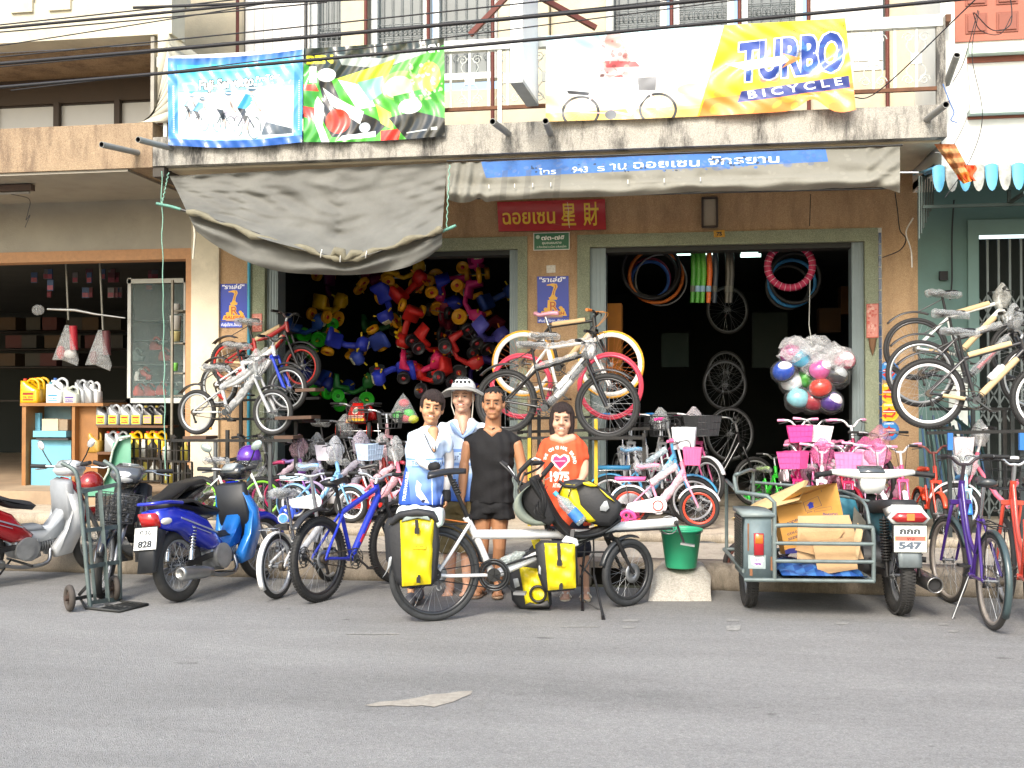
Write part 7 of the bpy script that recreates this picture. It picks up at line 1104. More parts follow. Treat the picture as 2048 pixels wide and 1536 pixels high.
bottle('water_bottle', 'clear plastic water bottle with blue label and light blue cap on the seat', P(1166, 1046, Ye_ - .06), P(1112, 988, Ye_ - .06), .044, 'b9ccd6', '58b4d2', '3f7ac4'); bottle('drinking_bottle', 'grey drinking bottle in a cage on the tandem down tube', T(1002, 1126, -.02), T(1052, 1104, -.02), .037, 'a3aca9', '2a2a2c', None, .7)
bu = thing('bucket', 'green plastic bucket standing on top of the concrete ramp', 'bucket', loc=G(1362, 1135, .235) + V(0, .02, 0)); B().lathe((0, 0, 0), (0, 0, 1), [(0, .006), (.12, 0), (.125, .01), (.165, .30), (.178, .30), (.18, .315), (.162, .32), (.158, .30), (.118, .02), (0, .02)], 36).build('bucket_body', mat('2a9a70', .4, 0, .05, 6, dirt=.08), bu); B().tube([V(.175 * math.cos(t), -.175 * abs(math.sin(t)) * .85, .30 - .03 * abs(math.sin(t))) for t in [k * math.pi / 12 for k in range(13)]], .003, 5).build('handle', STEEL, bu)
gl = lambda a, b_, L: (a, a + (b_ - a).normalized() * L)
bicycle('blue and red mountain bicycle parked tail to the street beside the yellow rear pannier', *gl(G(640, 1203), G(783, 1166), 1.05), .335, 'mtb', '1f34b4', 'c02838', rim='2a2a2c', knob=True, tw=.058, fend='2c2c2e', fendt=.5, fork='26282c', bar='c6c9cb', dstand=True, bigtube=1.25, disc=True, steer=-.1, roll=-.04)
bicycle('white folding bicycle with a small rear wheel and chrome rack, saddle wrapped in plastic', *gl(G(556, 1197), G(672, 1158), .88), .258, 'fold', 'dcdcda', rim='c6c9cb', tw=.045, fend='e4e4e2', fendt=1, sadwrap=True, rack=True, bar='c6c9cb', roll=-.05)
o = thing('dynamo_lamp', 'round blue-faced reflector on the rack of the white folding bicycle', 'reflector', loc=P(566, 1037, 8.3)); Bd(o).part(B().cyl(P(566, 1037, 8.3), P(566, 1037, 8.33), .042, n=18), 'rim', mat('d8d8d8', .3)); Bd(o).part(B().cyl(P(566, 1037, 8.29), P(566, 1037, 8.3), .034, n=18), 'lens', mat('4a8ac4', .2, 0, .4, 60)); Bd(o).part(B().cbox(P(566, 1054, 8.33), (.09, .05, .05)), 'bracket', BLACK)
bicycle('purple step-through bicycle with dark green rear mudguard, its back wheel to the street', *gl(G(1983, 1259), G(1897, 1203), 1.02), .335, 'city', '3f2474', rim='8a827a', tyre='3a3735', tw=.042, fend='3a4a4c', fendt=1, sad='3a3e40', bar='3a3238', rack=True, dstand=True, steer=.15, roll=.03)
bicycle('orange-red bicycle with chrome handlebar and wire basket, cut by the right picture edge', *gl(G(2072, 1262), G(2000, 1200), 1.02), .335, 'city', 'c84a38', rim='b5b8ba', tw=.042, bar='c6c9cb', basket='2b2c2e', sad='1b1b1c', roll=.02, grip='2a2a2a')
bicycle('small bicycle with brown-rimmed wheels lying behind the sidecar', G(1496, 1180) + V(0, .08, 0), G(1650, 1180) + V(0, .08, 0), .21, 'kids', '3a3230', rim='6a3a2e', tyre='2c2826', tw=.045, train=None, sad='2a2420')
# ==== people
def chain(b, pts, rs, n=12):
 pts = [Vector(p) for p in pts]; rs = rs if isinstance(rs, (list, tuple)) else [rs] * len(pts); d0, d1 = (pts[0] - pts[1]).normalized(), (pts[-1] - pts[-2]).normalized()
 q = [pts[0] + d0 * rs[0] * .8, pts[0] + d0 * rs[0] * .45] + pts + [pts[-1] + d1 * rs[-1] * .45, pts[-1] + d1 * rs[-1] * .8]; return b.tube(q, [rs[0] * .35, rs[0] * .85] + list(rs) + [rs[-1] * .85, rs[-1] * .35], n)
def remesh(b, name, mats, par, vox, sm=4, disp=None, cut=None, uvf=None, fn=None):
 me = b.mesh(name + '_', mats[0] if isinstance(mats, list) else mats); ob = bpy.data.objects.new(name, me); COL.objects.link(ob); md = ob.modifiers.new('r', 'REMESH'); md.mode = 'VOXEL'; md.voxel_size = vox; m2 = ob.modifiers.new('s', 'SMOOTH'); m2.factor = .5; m2.iterations = sm
 bpy.context.view_layer.update(); ev = ob.evaluated_get(bpy.context.evaluated_depsgraph_get()); m = bpy.data.meshes.new_from_object(ev); bpy.data.objects.remove(ob); m.name = name; m.materials.clear()
 for q in (mats if isinstance(mats, list) else [mats]): m.materials.append(q)
 n = len(m.vertices); co = np.zeros(n * 3); m.vertices.foreach_get('co', co); co = co.reshape(-1, 3); no = np.zeros(n * 3); m.vertices.foreach_get('normal', no); no = no.reshape(-1, 3)
 if disp: co = co + no * disp(co[:, 0], co[:, 1], co[:, 2])[:, None]; m.vertices.foreach_set('co', co.ravel())
 if fn: k = len(m.polygons); c = np.zeros(k * 3); m.polygons.foreach_get('center', c); m.polygons.foreach_set('material_index', fn(c.reshape(-1, 3)).astype(np.int32))
 if uvf: uv = m.uv_layers.new(name='UVMap'); li = np.zeros(len(m.loops), int); m.loops.foreach_get('vertex_index', li); u, v = uvf(co[:, 0], co[:, 1], co[:, 2]); uv.data.foreach_set('uv', np.stack([u, v], 1)[li].ravel())
 m.polygons.foreach_set('use_smooth', [True] * len(m.polygons)); m.update(); return place(name, m, par)
def hand(b, w, d, side, nrm, s=1., curl=.3, thumb=1):
 w, d, side, nrm = Vector(w), Vector(d).normalized(), Vector(side).normalized(), Vector(nrm).normalized(); k = w + d * .085 * s
 b.loft([[w + d * (.1 * t * s) + side * (.038 * s * (.6 + .4 * min(1, t * 2)) * math.cos(a)) + nrm * (.016 * s * math.sin(a)) for a in [j * math.pi / 6 for j in range(12)]] for t in (-.15, 0, .35, .7, .95)])
 for i, L in enumerate((.068, .078, .073, .056)):
  p = k + side * ((i - 1.5) * .0185 * s * thumb) + nrm * .0; pts = [p - d * .02 * s]; dd = d.copy(); c = curl * (1 + .12 * i)
  for f in (.42, .32, .26): pts.append(pts[-1] + dd * (L * f * s + (.02 * s if f == .42 else 0))); dd = (dd * math.cos(c) + nrm * math.sin(c)).normalized()
  chain(b, pts, [.0095 * s, .009 * s, .0085 * s, .0075 * s], 8)
 p = w + d * .025 * s - side * (.03 * s * thumb); td_ = (d - side * thumb * .9 + nrm * .3).normalized(); chain(b, [p, p + td_ * .035 * s, p + td_ * .04 * s + (d + nrm * .3).normalized() * .03 * s], [.012 * s, .0105 * s, .0085 * s], 8)
SK1, SK2, SK3, SK4 = [mat(c, .5, 0, .05, 30, .05, bs=200) for c in ('a87856', 'c0906c', '9a6240', 'c89c82')]
HAIR = mat('161210', .5, 0, .35, 60, .9, bs=160); HAIRB = mat('2a1a15', .45, 0, .4, 60, .9, bs=160)
class Human:
 def __init__(s, label, px, py, skin, back=0.):
  s.o_ = G(px, py); s.o_.y += back; s.Y = s.o_.y; s.root = thing('person', label, 'person', loc=s.o_); s.skin = skin; s.b = B()
 def J(s, px, py, dy=0.): return P(px, py, s.Y + dy) - s.o_
 def part(s, b, nm, m): return b.build(nm, m, s.root)
 def head(s, c, k, yaw, roll, skin, hair, style, smile, brow='1c1512', glasses=False):
  M = Matrix.Translation(c) @ Matrix.Rotation(yaw, 4, 'Z') @ Matrix.Rotation(roll, 4, 'Y') @ Matrix.Scale(k, 4); R3 = M.to_3x3(); q = lambda x, y, z: M @ V(x, y, z); b = s.b
  def E(x, y, z, a, b2, c2): b.ell(q(x, y, z), (a, b2, c2), 16, 10, M=R3)
  E(0, .01, .032, .076, .092, .082); E(0, -.014, -.02, .070, .076, .082); E(0, -.028, -.062, .054, .056, .052); E(0, -.065, -.092, .024, .024, .02); E(-.038, -.054, -.03, .028, .028, .03); E(.038, -.054, -.03, .028, .028, .03); E(0, -.07, .038, .052, .022, .018); E(0, -.076, -.062, .03, .018, .018)
  chain(b, [q(0, -.083, .022), q(0, -.094, -.004), q(0, -.104, -.020)], [.0085 * k, .011 * k, .0145 * k], 8); E(-.013, -.09, -.025, .011, .012, .009); E(.013, -.09, -.025, .011, .012, .009)
  for sx in (-1, 1): E(sx * .076, .006, -.006, .011, .019, .031)
  def e(nm, x, y, z, a, b2, c2, m, z0=-1., z1=1.): B().ell(q(x, y, z), (a, b2, c2), 14, 8, M=R3, z0=z0, z1=z1).build(nm, m, s.root)
  dk = mat('17100d', .3, 0, .05);
  for sx in (-1, 1):
   e('eye', sx * .031, -.0835, .004, .013, .006, .0036, mat('9a8c82', .4)); e('pupil', sx * .031, -.0885, .004, .0068, .003, .0038, dk); e('eyelid', sx * .031, -.0842, .0075, .0165, .0085, .0022, dk)  # eye whites toned down, skin shadow put into their colour
   B().tube([q(sx * .014, -.0925, .024), q(sx * .03, -.0935, .029), q(sx * .048, -.082, .024)], [.0028 * k, .0036 * k, .002 * k], 6).build('eyebrow', mat(brow, .7), s.root)
  lip = mat('8e463c', .45)
  if smile: e('lips', 0, -.0835, -.055, .026, .0085, .011, lip); e('teeth', 0, -.0885, -.0535, .018, .0062, .0045, mat('d8d0c6', .3)); B().tube([q(-.026, -.079, -.05), q(-.014, -.088, -.061), q(0, -.090, -.065), q(.014, -.088, -.061), q(.026, -.079, -.05)], .003 * k, 6).build('lower_lip', lip, s.root)
  else: e('lips', 0, -.085, -.051, .021, .007, .004, lip); e('lower_lip', 0, -.085, -.058, .018, .008, .005, lip)
  h = B(); n, kk = 40, 26; vs = []; rr = random.Random(5)
  for i in range(kk):
   t = lerp(-1.15 if style != 'short' else -.55, math.pi / 2, i / (kk - 1))
   for j in range(n):
    a = j * 2 * math.pi / n; x, y, z = math.cos(t) * math.cos(a), math.cos(t) * math.sin(a), math.sin(t); x, y = (x, y) if style != 'bob' or z > 0 else (math.cos(a) * (1 + .12 * z), math.sin(a) * (1 + .12 * z)); ro = 1.07 + rr.uniform(-.02, .02) + .03 * math.sin(a * 13 + t * 5)
    fr = -y; px_ = abs(x)
    if style == 'crop': lo = (.30 + .25 * (1 - px_)) if fr > .55 else (-.05 - .9 * (.55 - fr) if fr > .15 else -1)
    elif style == 'short': lo = .2 - .22 * x + .06 * math.sin(j * 2.3) if fr > .5 else -.45; ro += .09 + .06 * max(0, z)
    elif style == 'bob': lo = (.22 + .3 * abs(x + .25) - (.25 if x > .35 else 0)) if (fr > .4 and px_ < .72) else -2; ro += .1 + (.08 * min(1, -z * 3) if z < 0 else 0)
    else: lo = .4 if fr > .3 else -.4
    r_ = ro if z > lo else (.8 if z > -.25 else .55)
    if style == 'crop' and fr > .1 and z > .28: r_ = 1.03 if z > .58 + .1 * math.sin(j * 1.7) else .9
    sz = .088 if z > 0 else (.088 if style != 'bob' else .15); vs.append(q(.077 * x * r_, .012 + .093 * y * r_, .032 + sz * z * (r_ if z > 0 else 1.)))
  h.add(vs, [(i * n + j, i * n + (j + 1) % n, (i + 1) * n + (j + 1) % n, (i + 1) * n + j) for i in range(kk - 1) for j in range(n)] + [tuple((kk - 1) * n + j for j in range(n))]); h.build('hair', hair, s.root); return q, R3
 def body(s, vox=.0058): return remesh(s.b, 'body', s.skin, s.root, vox, 3)
def wrink(a=.006, f=1., sx=0): return lambda x, y, z: a * (.6 * np.sin(x * 38 * f + z * 21) * np.sin(z * 17 * f - x * 9 + sx) + .5 * np.sin(z * 44 * f + x * 30 * np.sin(z * 6)) + .35 * np.sin(x * 70 + y * 60))
def torso(b, rows, n=20, sq=.85):
 b.loft([[Vector(c) + V(w * math.copysign(abs(math.cos(a)) ** sq, math.cos(a)), d * math.copysign(abs(math.sin(a)) ** sq, math.sin(a)), 0) for a in [j * 2 * math.pi / n for j in range(n)]] for c, w, d in rows]); return b
def foot(b, a, d, s=1.): a, d = Vector(a), Vector(d).normalized(); sd = V(0, 0, 1).cross(d); chain(b, [a + V(0, 0, .05), a - d * .03 + V(0, 0, .035)], [.036 * s, .034 * s]); chain(b, [a + V(0, 0, .04), a + d * .09 * s + V(0, 0, .028), a + d * .15 * s + V(0, 0, .02)], [.036 * s, .035 * s, .03 * s]); [chain(b, [a + d * .14 * s + sd * (i - 2) * .016 * s + V(0, 0, .016), a + d * (.195 - .012 * abs(i - 1.2)) * s + sd * (i - 2) * .017 * s + V(0, 0, .012)], [.010, .009 if i else .012], 7) for i in range(5)]
def sole(h, a, d, col, nm='sandal', str_='3a332e', s=1.):
 a, d = Vector(a), Vector(d).normalized(); sd = V(0, 0, 1).cross(d); pts = [(-.055, 0), (-.04, .036), (.05, .034), (.13, .048), (.19, .035), (.215, 0), (.19, -.035), (.13, -.048), (.05, -.034), (-.04, -.036)]
 o = B().loft([[a + d * x * s + sd * y * s + V(0, 0, z) for x, y in pts] for z in (.0, .016)]).build(nm, mat(col, .7, 0, .15), h.root); st = B()
 st.tube([a + d * .05 + sd * .045 + V(0, 0, .015), a + d * .09 + sd * .02 + V(0, 0, .06), a + d * .15 + V(0, 0, .03), a + d * .09 - sd * .02 + V(0, 0, .06), a + d * .05 - sd * .045 + V(0, 0, .015)], .008, 6); st.build('sandal_strap', mat(str_, .6), o); return o
h = Human('middle-aged man in a black sleeveless shirt and black shorts standing with arms at his sides', 978, 1190, SK1, -.02); J = h.J
h.head(J(987, 808), 1.12, .05, 0, SK1, HAIR, 'crop', False); b = h.b
chain(b, [J(987, 832, .02), J(986, 850, .03), J(985, 866, .03)], [.064, .068, .085]); chain(b, [J(973, 862, -.03), J(985, 869, -.055), J(997, 862, -.03)], .036); chain(b, [J(948, 880, .02), J(985, 868, .03), J(1022, 880, .02)], [.05, .065, .05]); torso(b, [(J(985, 868, .02), .14, .09), (J(985, 900, .01), .16, .10), (J(984, 960, .0), .145, .10), (J(984, 1000, .01), .155, .105), (J(984, 1020, .01), .13, .1)])
chain(b, [J(936, 888, .0), J(929, 925, .0), J(926, 962, -.03), J(925, 992, -.05)], [.047, .045, .04, .027]); hand(b, J(925, 990, -.05), (.06, -.1, -1), (.15, -1, 0), (1, .15, 0), 1.02, .22, 1)
chain(b, [J(1033, 888, .0), J(1042, 925, .0), J(1046, 962, -.03), J(1047, 992, -.05)], [.047, .045, .04, .027]); hand(b, J(1047, 990, -.05), (-.06, -.1, -1), (-.15, -1, 0), (-1, .15, 0), 1.02, .22, 1)
for x0, x1, x2 in ((967, 965, 963), (1001, 999, 996)): chain(b, [J(x0, 1010), J(x1, 1060, -.01), J(x1, 1095, -.02), J(x2, 1130, .02), J(x2, 1172, .02)], [.085, .065, .052, .05, .032]);
foot(b, h.J(963, 1186), (-.15, -1, 0)); foot(b, h.J(996, 1186), (.15, -1, 0)); h.body(); sole(h, h.J(963, 1189), (-.15, -1, 0), '8a7462'); sole(h, h.J(996, 1189), (.15, -1, 0), 'a58a72')
c = B(); torso(c, [(J(985, 854, .03), .07, .06), (J(985, 860, .02), .12, .085), (J(985, 868, .02), .168, .098), (J(985, 882, .01), .20, .115), (J(985, 905, 0), .19, .125), (J(984, 950, 0), .168, .12), (J(984, 995, 0), .178, .125), (J(984, 1004, 0), .182, .128)])
chain(c, [J(955, 876, .02), J(939, 884, .02)], [.06, .06]); chain(c, [J(1015, 876, .02), J(1030, 884, .02)], [.06, .06]); BLK = mat('0b0a0d', .9, 0, .15, 6, .15); remesh(c, 'sleeveless_shirt', BLK, h.root, .009, 3, wrink(.008, .8))
c = B(); torso(c, [(J(984, 995, .0), .168, .118), (J(984, 1012), .175, .125), (J(984, 1024), .165, .12)])
for x0, x1 in ((966, 961), (1002, 1006)): torso(c, [(J(x0, 1008), .092, .11), (J(x1, 1034), .098, .112), (J(x1, 1037), .098, .11)])
remesh(c, 'shorts', mat('0c0c0f', .85, 0, .15, 6, .15), h.root, .009, 3, wrink(.006, 1.3))
c_ = Canvas(400, 500, 'dfe9f6'); c_.grad(0, 0, 400, 240, 'dfeaf6', 'aac8ee', 1); c_.grad(0, 240, 400, 500, '8fb4e6', '1f4aa8', 1); c_.poly([(0, 200), (70, 260), (110, 500), (0, 500)], '2450b0'); c_.poly([(400, 230), (350, 300), (330, 500), (400, 500)], '2450b0'); c_.rect(60, 190, 400, 200, '6d95d4'); c_.rect(110, 238, 400, 250, '6d95d4'); c_.text('TourThaiGuide', 110, 230, 24, '5a6f96', 250, .01)
c_.text('TOURTHAIGUIDE', 62, 470, 24, 'f2f5fa', 190, .02, 0, -1.45); c_.poly([(150, 330), (180, 360), (175, 390), (200, 420), (240, 480), (190, 470), (150, 430), (140, 380)], 'eef2fa', .9); c_.line([(250, 260), (262, 500)], 5, 'dfe8f6'); c_.line([(330, 260), (310, 500)], 5, 'dfe8f6'); JER = c_.mat('jersey_print', .7)
h = Human('young woman in a white and blue cycling jersey, smiling, her hand on the tandem saddle', 832, 1204, SK2, .0); J = h.J
h.head(J(864, 817, -.02), 1.1, .22, .12, SK2, HAIRB, 'short', True); b = h.b
chain(b, [J(864, 838, .02), J(860, 852, .03), J(857, 866, .04)], [.052, .052, .07]); chain(b, [J(866, 862, -.055), J(868, 882, -.082), J(869, 902, -.098)], [.048, .03, .014]); torso(b, [(J(853, 868, .04), .12, .075), (J(850, 900, .03), .135, .09), (J(846, 950, .02), .12, .085), (J(842, 1000, .02), .15, .10), (J(842, 1030, .02), .13, .1)])
chain(b, [J(826, 880, .03), J(832, 905, -.05), J(845, 925, -.14), J(862, 936, -.2)], [.045, .037, .032, .024]); hand(b, J(862, 935, -.2), (.9, -.2, -.35), (.2, .9, 0), (.2, 0, -1), .9, .45, -1)
chain(b, [J(893, 878, .05), J(899, 915, .08), J(897, 955, .06), J(893, 985, .04)], [.042, .036, .031, .022]); hand(b, J(893, 984, .04), (0, -.1, -1), (.1, -1, 0), (-1, 0, 0), .9, .5, 1)
for x0, x1, x2, dy in ((826, 822, 822, -.02), (858, 856, 838, .05)): chain(b, [J(x0, 1030, dy), J(x1, 1090, dy), J(lerp(x1, x2, .5), 1130, dy), J(x2, 1180, dy)], [.08, .055, .045, .03])
foot(b, J(822, 1202, -.05), (.3, -1, 0), .92); foot(b, J(838, 1192, .05), (.3, -1, 0), .92); h.body()
for x, y, dy in ((822, 1203, -.05), (838, 1193, .05)): o_ = B(); a_ = J(x, y, dy); chain(o_, [a_ + V(-.01, .03, .035), a_ + V(.02, -.08, .032), a_ + V(.04, -.17, .03)], [.042, .044, .036]); o_.build('shoe', mat('4a4a4e', .7, 0, .25, 20), h.root)
c = B(); torso(c, [(J(858, 852, .03), .06, .055), (J(857, 859, .03), .10, .075), (J(855, 868, .03), .14, .09), (J(852, 886, .02), .165, .105), (J(849, 915, .01), .155, .115), (J(845, 955, .01), .15, .11), (J(842, 998, .01), .18, .125), (J(842, 1008, .01), .182, .128)]); chain(c, [J(828, 876, .03), J(826, 888, .01), J(831, 904, -.05)], [.058, .06, .05]); chain(c, [J(889, 874, .04), J(896, 896, .06)], [.052, .05])
o0 = J(800, 1010).x; o1 = J(908, 1010).x; zz0, zz1 = J(850, 1010).z, J(850, 858).z; remesh(c, 'cycling_jersey', JER, h.root, .008, 3, wrink(.008, .9), uvf=lambda x, y, z: ((x - o0) / (o1 - o0), (z - zz0) / (zz1 - zz0)))
c = B(); chain(c, [J(829, 896, -.02), J(834, 908, -.06), J(846, 926, -.145), J(858, 934, -.19)], [.046, .042, .037, .029]); remesh(c, 'arm_sleeve', mat('c9c6c4', .8, 0, .08, 20), h.root, .007, 2); c = B(); chain(c, [J(896, 900, .07), J(899, 920, .08), J(897, 955, .06), J(893, 980, .04)], [.045, .041, .036, .027]); remesh(c, 'arm_sleeve', mat('b9b7b6', .8, 0, .08, 20), h.root, .007, 2)
for q_ in ([J(864, 934, -.21), J(872, 933, -.24)], [J(893, 984, .04), J(893, 998, .03)]): c = B(); chain(c, q_, [.035, .037]); c.build('glove', mat('18181a', .8), h.root)
c = B(); torso(c, [(J(842, 995, .01), .165, .115), (J(842, 1015, .01), .175, .12), (J(842, 1032, .01), .16, .12)])
for x0, x1, x2, dy in ((826, 822, 822, -.02), (858, 856, 840, .05)): chain(c, [J(x0, 1030, dy), J(x1, 1080, dy), J(lerp(x1, x2, .5), 1130, dy), J(x2, 1170, dy)], [.095, .075, .062, .045])
remesh(c, 'leggings', mat('1c2040', .8, 0, .12, 8, .1), h.root, .009, 3, wrink(.004)); q0 = J(858, 868, -.08)
B().tube(spline([J(845, 858, -.04), J(856, 885, -.11), J(868, 905, -.13), J(872, 890, -.12), J(876, 862, -.04)], 5), .004, 5).build('neck_cord', BLACK, h.root); b_ = B(); pslab(b_, [(846, 862), (850, 858), (872, 884), (880, 860), (884, 864), (880, 884), (873, 902), (866, 896)], h.Y - .12, .02, .004); b_.xf(Matrix.Translation(-h.o_)); b_.build('collar', mat('d5e2f2', .7), h.root)
c_ = Canvas(400, 400, 'e4ecf6'); c_.grad(0, 0, 400, 400, 'dde9f7', 'a9c6ee', 1); c_.grad(0, 260, 400, 400, '8fb2e6', '3563c0', 1); c_.rect(0, 138, 400, 154, '7fa2da'); c_.rect(0, 206, 400, 222, '7fa2da'); c_.text('TourThaiGuide', 100, 194, 34, '5f7496', 290, .01); c_.text('TourThai', 330, 84, 20, '8f9db4', 60, .01); J2 = c_.mat('jersey_print', .7)
h = Human('tall man in a white helmet over a wide grey sun hat and pale blue jersey', 918, 1189, SK4, .10); J = h.J
M_, R3 = h.head(J(926, 794, .0), 1.15, .0, 0, SK4, mat('8a7a6a', .6), 'hat', True, '6a5646'); b = h.b
chain(b, [J(926, 820, .03), J(925, 836, .04), J(925, 850, .04)], [.066, .07, .09]); chain(b, [J(926, 838, -.03), J(926, 852, -.072), J(926, 867, -.113)], [.05, .037, .014]); chain(b, [J(893, 866, .04), J(925, 852, .05), J(960, 866, .04)], [.055, .07, .055]); torso(b, [(J(926, 855, .04), .15, .10), (J(924, 900, .03), .17, .12), (J(920, 960, .03), .165, .12), (J(918, 1010, .03), .15, .11)])
chain(b, [J(878, 868, .08), J(872, 915, .12), J(880, 960, .1), J(884, 985, .06)], [.055, .047, .04, .028]); hand(b, J(884, 984, .06), (0, -.1, -1), (0, -1, 0), (1, 0, 0), 1.05, .5, 1); chain(b, [J(974, 868, .08), J(984, 915, .12), J(982, 960, .1), J(980, 985, .08)], [.055, .047, .04, .028]); hand(b, J(980, 984, .08), (0, -.1, -1), (0, -1, 0), (-1, 0, 0), 1.05, .5, 1)
for x0, x1 in ((903, 900), (935, 934)): chain(b, [J(x0, 1010, .02), J(x1, 1100, .0), J(x1, 1172, .02)], [.09, .06, .036]); foot(b, J(x1, 1186, .0), (.1, -1, 0), 1.05); sole(h, J(x1, 1188, .0), (.1, -1, 0), '3a3630', 'sandal', '5a5048', 1.05)
h.body(.0065)
c = B(); torso(c, [(J(926, 838, .04), .08, .07), (J(926, 845, .03), .13, .09), (J(925, 854, .03), .185, .11), (J(925, 870, .02), .225, .13), (J(924, 900, .01), .215, .14), (J(921, 960, .01), .20, .14), (J(919, 1000, .02), .20, .14)]); chain(c, [J(889, 860, .04), J(876, 880, .08), J(872, 905, .11)], [.072, .07, .066]); chain(c, [J(964, 860, .04), J(976, 880, .08), J(982, 905, .11)], [.072, .07, .066])
o0, o1, zz0, zz1 = J(870, 1000).x, J(982, 1000).x, J(920, 1000).z, J(920, 842).z; remesh(c, 'cycling_jersey', J2, h.root, .009, 3, wrink(.009, .8, 1), uvf=lambda x, y, z, o0=o0, o1=o1, zz0=zz0, zz1=zz1: ((x - o0) / (o1 - o0), (z - zz0) / (zz1 - zz0)))
c = B(); torso(c, [(J(919, 985, .02), .175, .125), (J(919, 1005, .02), .185, .13), (J(919, 1025, .02), .17, .12)]); [torso(c, [(J(x0, 1015, .02), .10, .11), (J(x1, 1060, .01), .092, .10), (J(x1, 1100, .0), .085, .095), (J(x1, 1104, .0), .085, .095)]) for x0, x1 in ((902, 899), (937, 936))]; remesh(c, 'trousers', mat('6a5c3a', .85, 0, .2, 5, .15), h.root, .01, 3, wrink(.008, 1.2))
b_ = B(); pslab(b_, [(898, 848), (904, 842), (925, 872), (948, 842), (956, 848), (945, 866), (926, 878), (908, 866)], h.Y - .13, .03, .006); b_.xf(Matrix.Translation(-h.o_)); b_.build('collar', mat('9ab4de', .7), h.root)
n = 44; br = [];
for rr_, zz in ((.082, .052), (.11, .045), (.15, .030), (.178, .012), (.176, .004), (.148, .022), (.11, .036), (.082, .044)): br.append([M_(rr_ * math.cos(a) * 1.03, .012 + rr_ * .98 * math.sin(a), zz + .022 + (-.045 * abs(math.cos(a)) ** 2 + .028 * max(0, -math.sin(a))) * (rr_ / .18) ** 1.5 + .004 * math.sin(a * 5)) for a in [j * 2 * math.pi / n for j in range(n)]])
B().loft(br, cap=False).build('hat_brim', mat('8b8a85', .85, 0, .06, 20, .1), h.root); B().ell(M_(0, .015, .062), (.089, .105, .082), 26, 12, M=R3, z0=-.25).build('cycling_helmet', mat('dfe0de', .3, 0, .04, coat=.4), h.root)
vt = B()
for i, (a0, w_) in enumerate(((-.62, .010), (-.3, .011), (0, .012), (.3, .011), (.62, .010))):
 for (e0, e1) in ((.45, .72), (.9, 1.25)):
  pts = [M_(.0905 * math.cos(e) * math.sin(a0 * 1.3), .015 - .1065 * math.cos(e) * math.cos(a0 * 1.3), .062 + .0835 * math.sin(e)) for e in [lerp(e0, e1, k / 4) for k in range(5)]]; vt.tube(pts, [.003, w_, w_ * 1.1, w_, .003], 6)
vt.build('helmet_vent', mat('2a2c2e', .8), h.root); B().tube([M_(-.078, -.02, .03), M_(-.078, -.03, -.06), M_(-.05, -.05, -.13)], .005, 5).tube([M_(.078, -.02, .03), M_(.08, -.03, -.06), M_(.075, -.05, -.16)], .005, 5).build('helmet_strap', mat('c9c6ba', .7), h.root)
c_ = Canvas(300, 400, 'd8532e'); c_.ell(150, 160, 38, 30, 'f3e6e0'); c_.poly([(150, 205), (98, 150), (104, 122), (128, 112), (150, 126), (172, 112), (198, 122), (204, 150)], 'f3e2dc'); c_.poly([(150, 194), (110, 150), (114, 132), (130, 122), (150, 136), (170, 122), (188, 132), (192, 150)], 'b5386e'); c_.line([(116, 152), (180, 150)], 7, 'e79ab4'); c_.text('1975', 92, 262, 50, 'f3e9e2', 108, .05); c_.text('ATHLETIC', 108, 296, 22, 'f3e9e2', 80, .03)
for i, ch in enumerate('THE ORIGINAL BRAND'): a = lerp(math.pi + .1, 2 * math.pi - .1, i / 17); c_.text(ch, 145 + 76 * math.cos(a), 158 + 72 * math.sin(a), 17, 'f3e9e2', None, .03, 0, a + math.pi / 2) if ch != ' ' else None
TEE = c_.mat('tee_print', .8)
h = Human('woman with bobbed dark hair in an orange printed T-shirt, smiling, hand on the seat bag', 1150, 1196, SK4, .0); J = h.J
h.head(J(1124, 841, -.01), 1.12, .08, .03, SK4, HAIRB, 'bob', True); b = h.b
chain(b, [J(1126, 860, .02), J(1127, 880, .03)], [.055, .07]); chain(b, [J(1107, 876, -.045), J(1126, 883, -.068), J(1145, 876, -.045)], .038); chain(b, [J(1096, 892, .02), J(1127, 882, .03), J(1156, 892, .02)], [.047, .06, .047]); torso(b, [(J(1127, 882, .02), .13, .085), (J(1127, 920, .01), .15, .11), (J(1130, 980, .01), .155, .11), (J(1134, 1040, .01), .15, .11)])
chain(b, [J(1089, 900, .02), J(1082, 925, .0), J(1078, 955, -.05), J(1078, 985, -.1)], [.038, .038, .035, .025]); hand(b, J(1078, 985, -.1), (.1, -.2, -1), (0, -1, 0), (1, 0, 0), .9, .4, 1)
chain(b, [J(1162, 902, .02), J(1168, 925, .0), J(1168, 948, -.08), J(1163, 958, -.14)], [.038, .04, .036, .027]); hand(b, J(1164, 957, -.13), (-.7, -.5, -.35), (.5, -.8, 0), (-.3, 0, -1), .9, .35, 1)
for x0, x1, x2, dy in ((1120, 1128, 1132, .03), (1150, 1166, 1172, .0)): chain(b, [J(x0, 1050, dy), J(x1, 1100, dy), J(x1 + 1, 1130, dy + .01), J(x2, 1180, dy + .02)], [.085, .055, .046, .028]); foot(b, J(x2, 1194, dy), (.05, -1, 0), .88); sole(h, J(x2, 1196, dy), (.05, -1, 0), 'c9bca4', 'sandal', 'e0dccf', .9)
h.body()
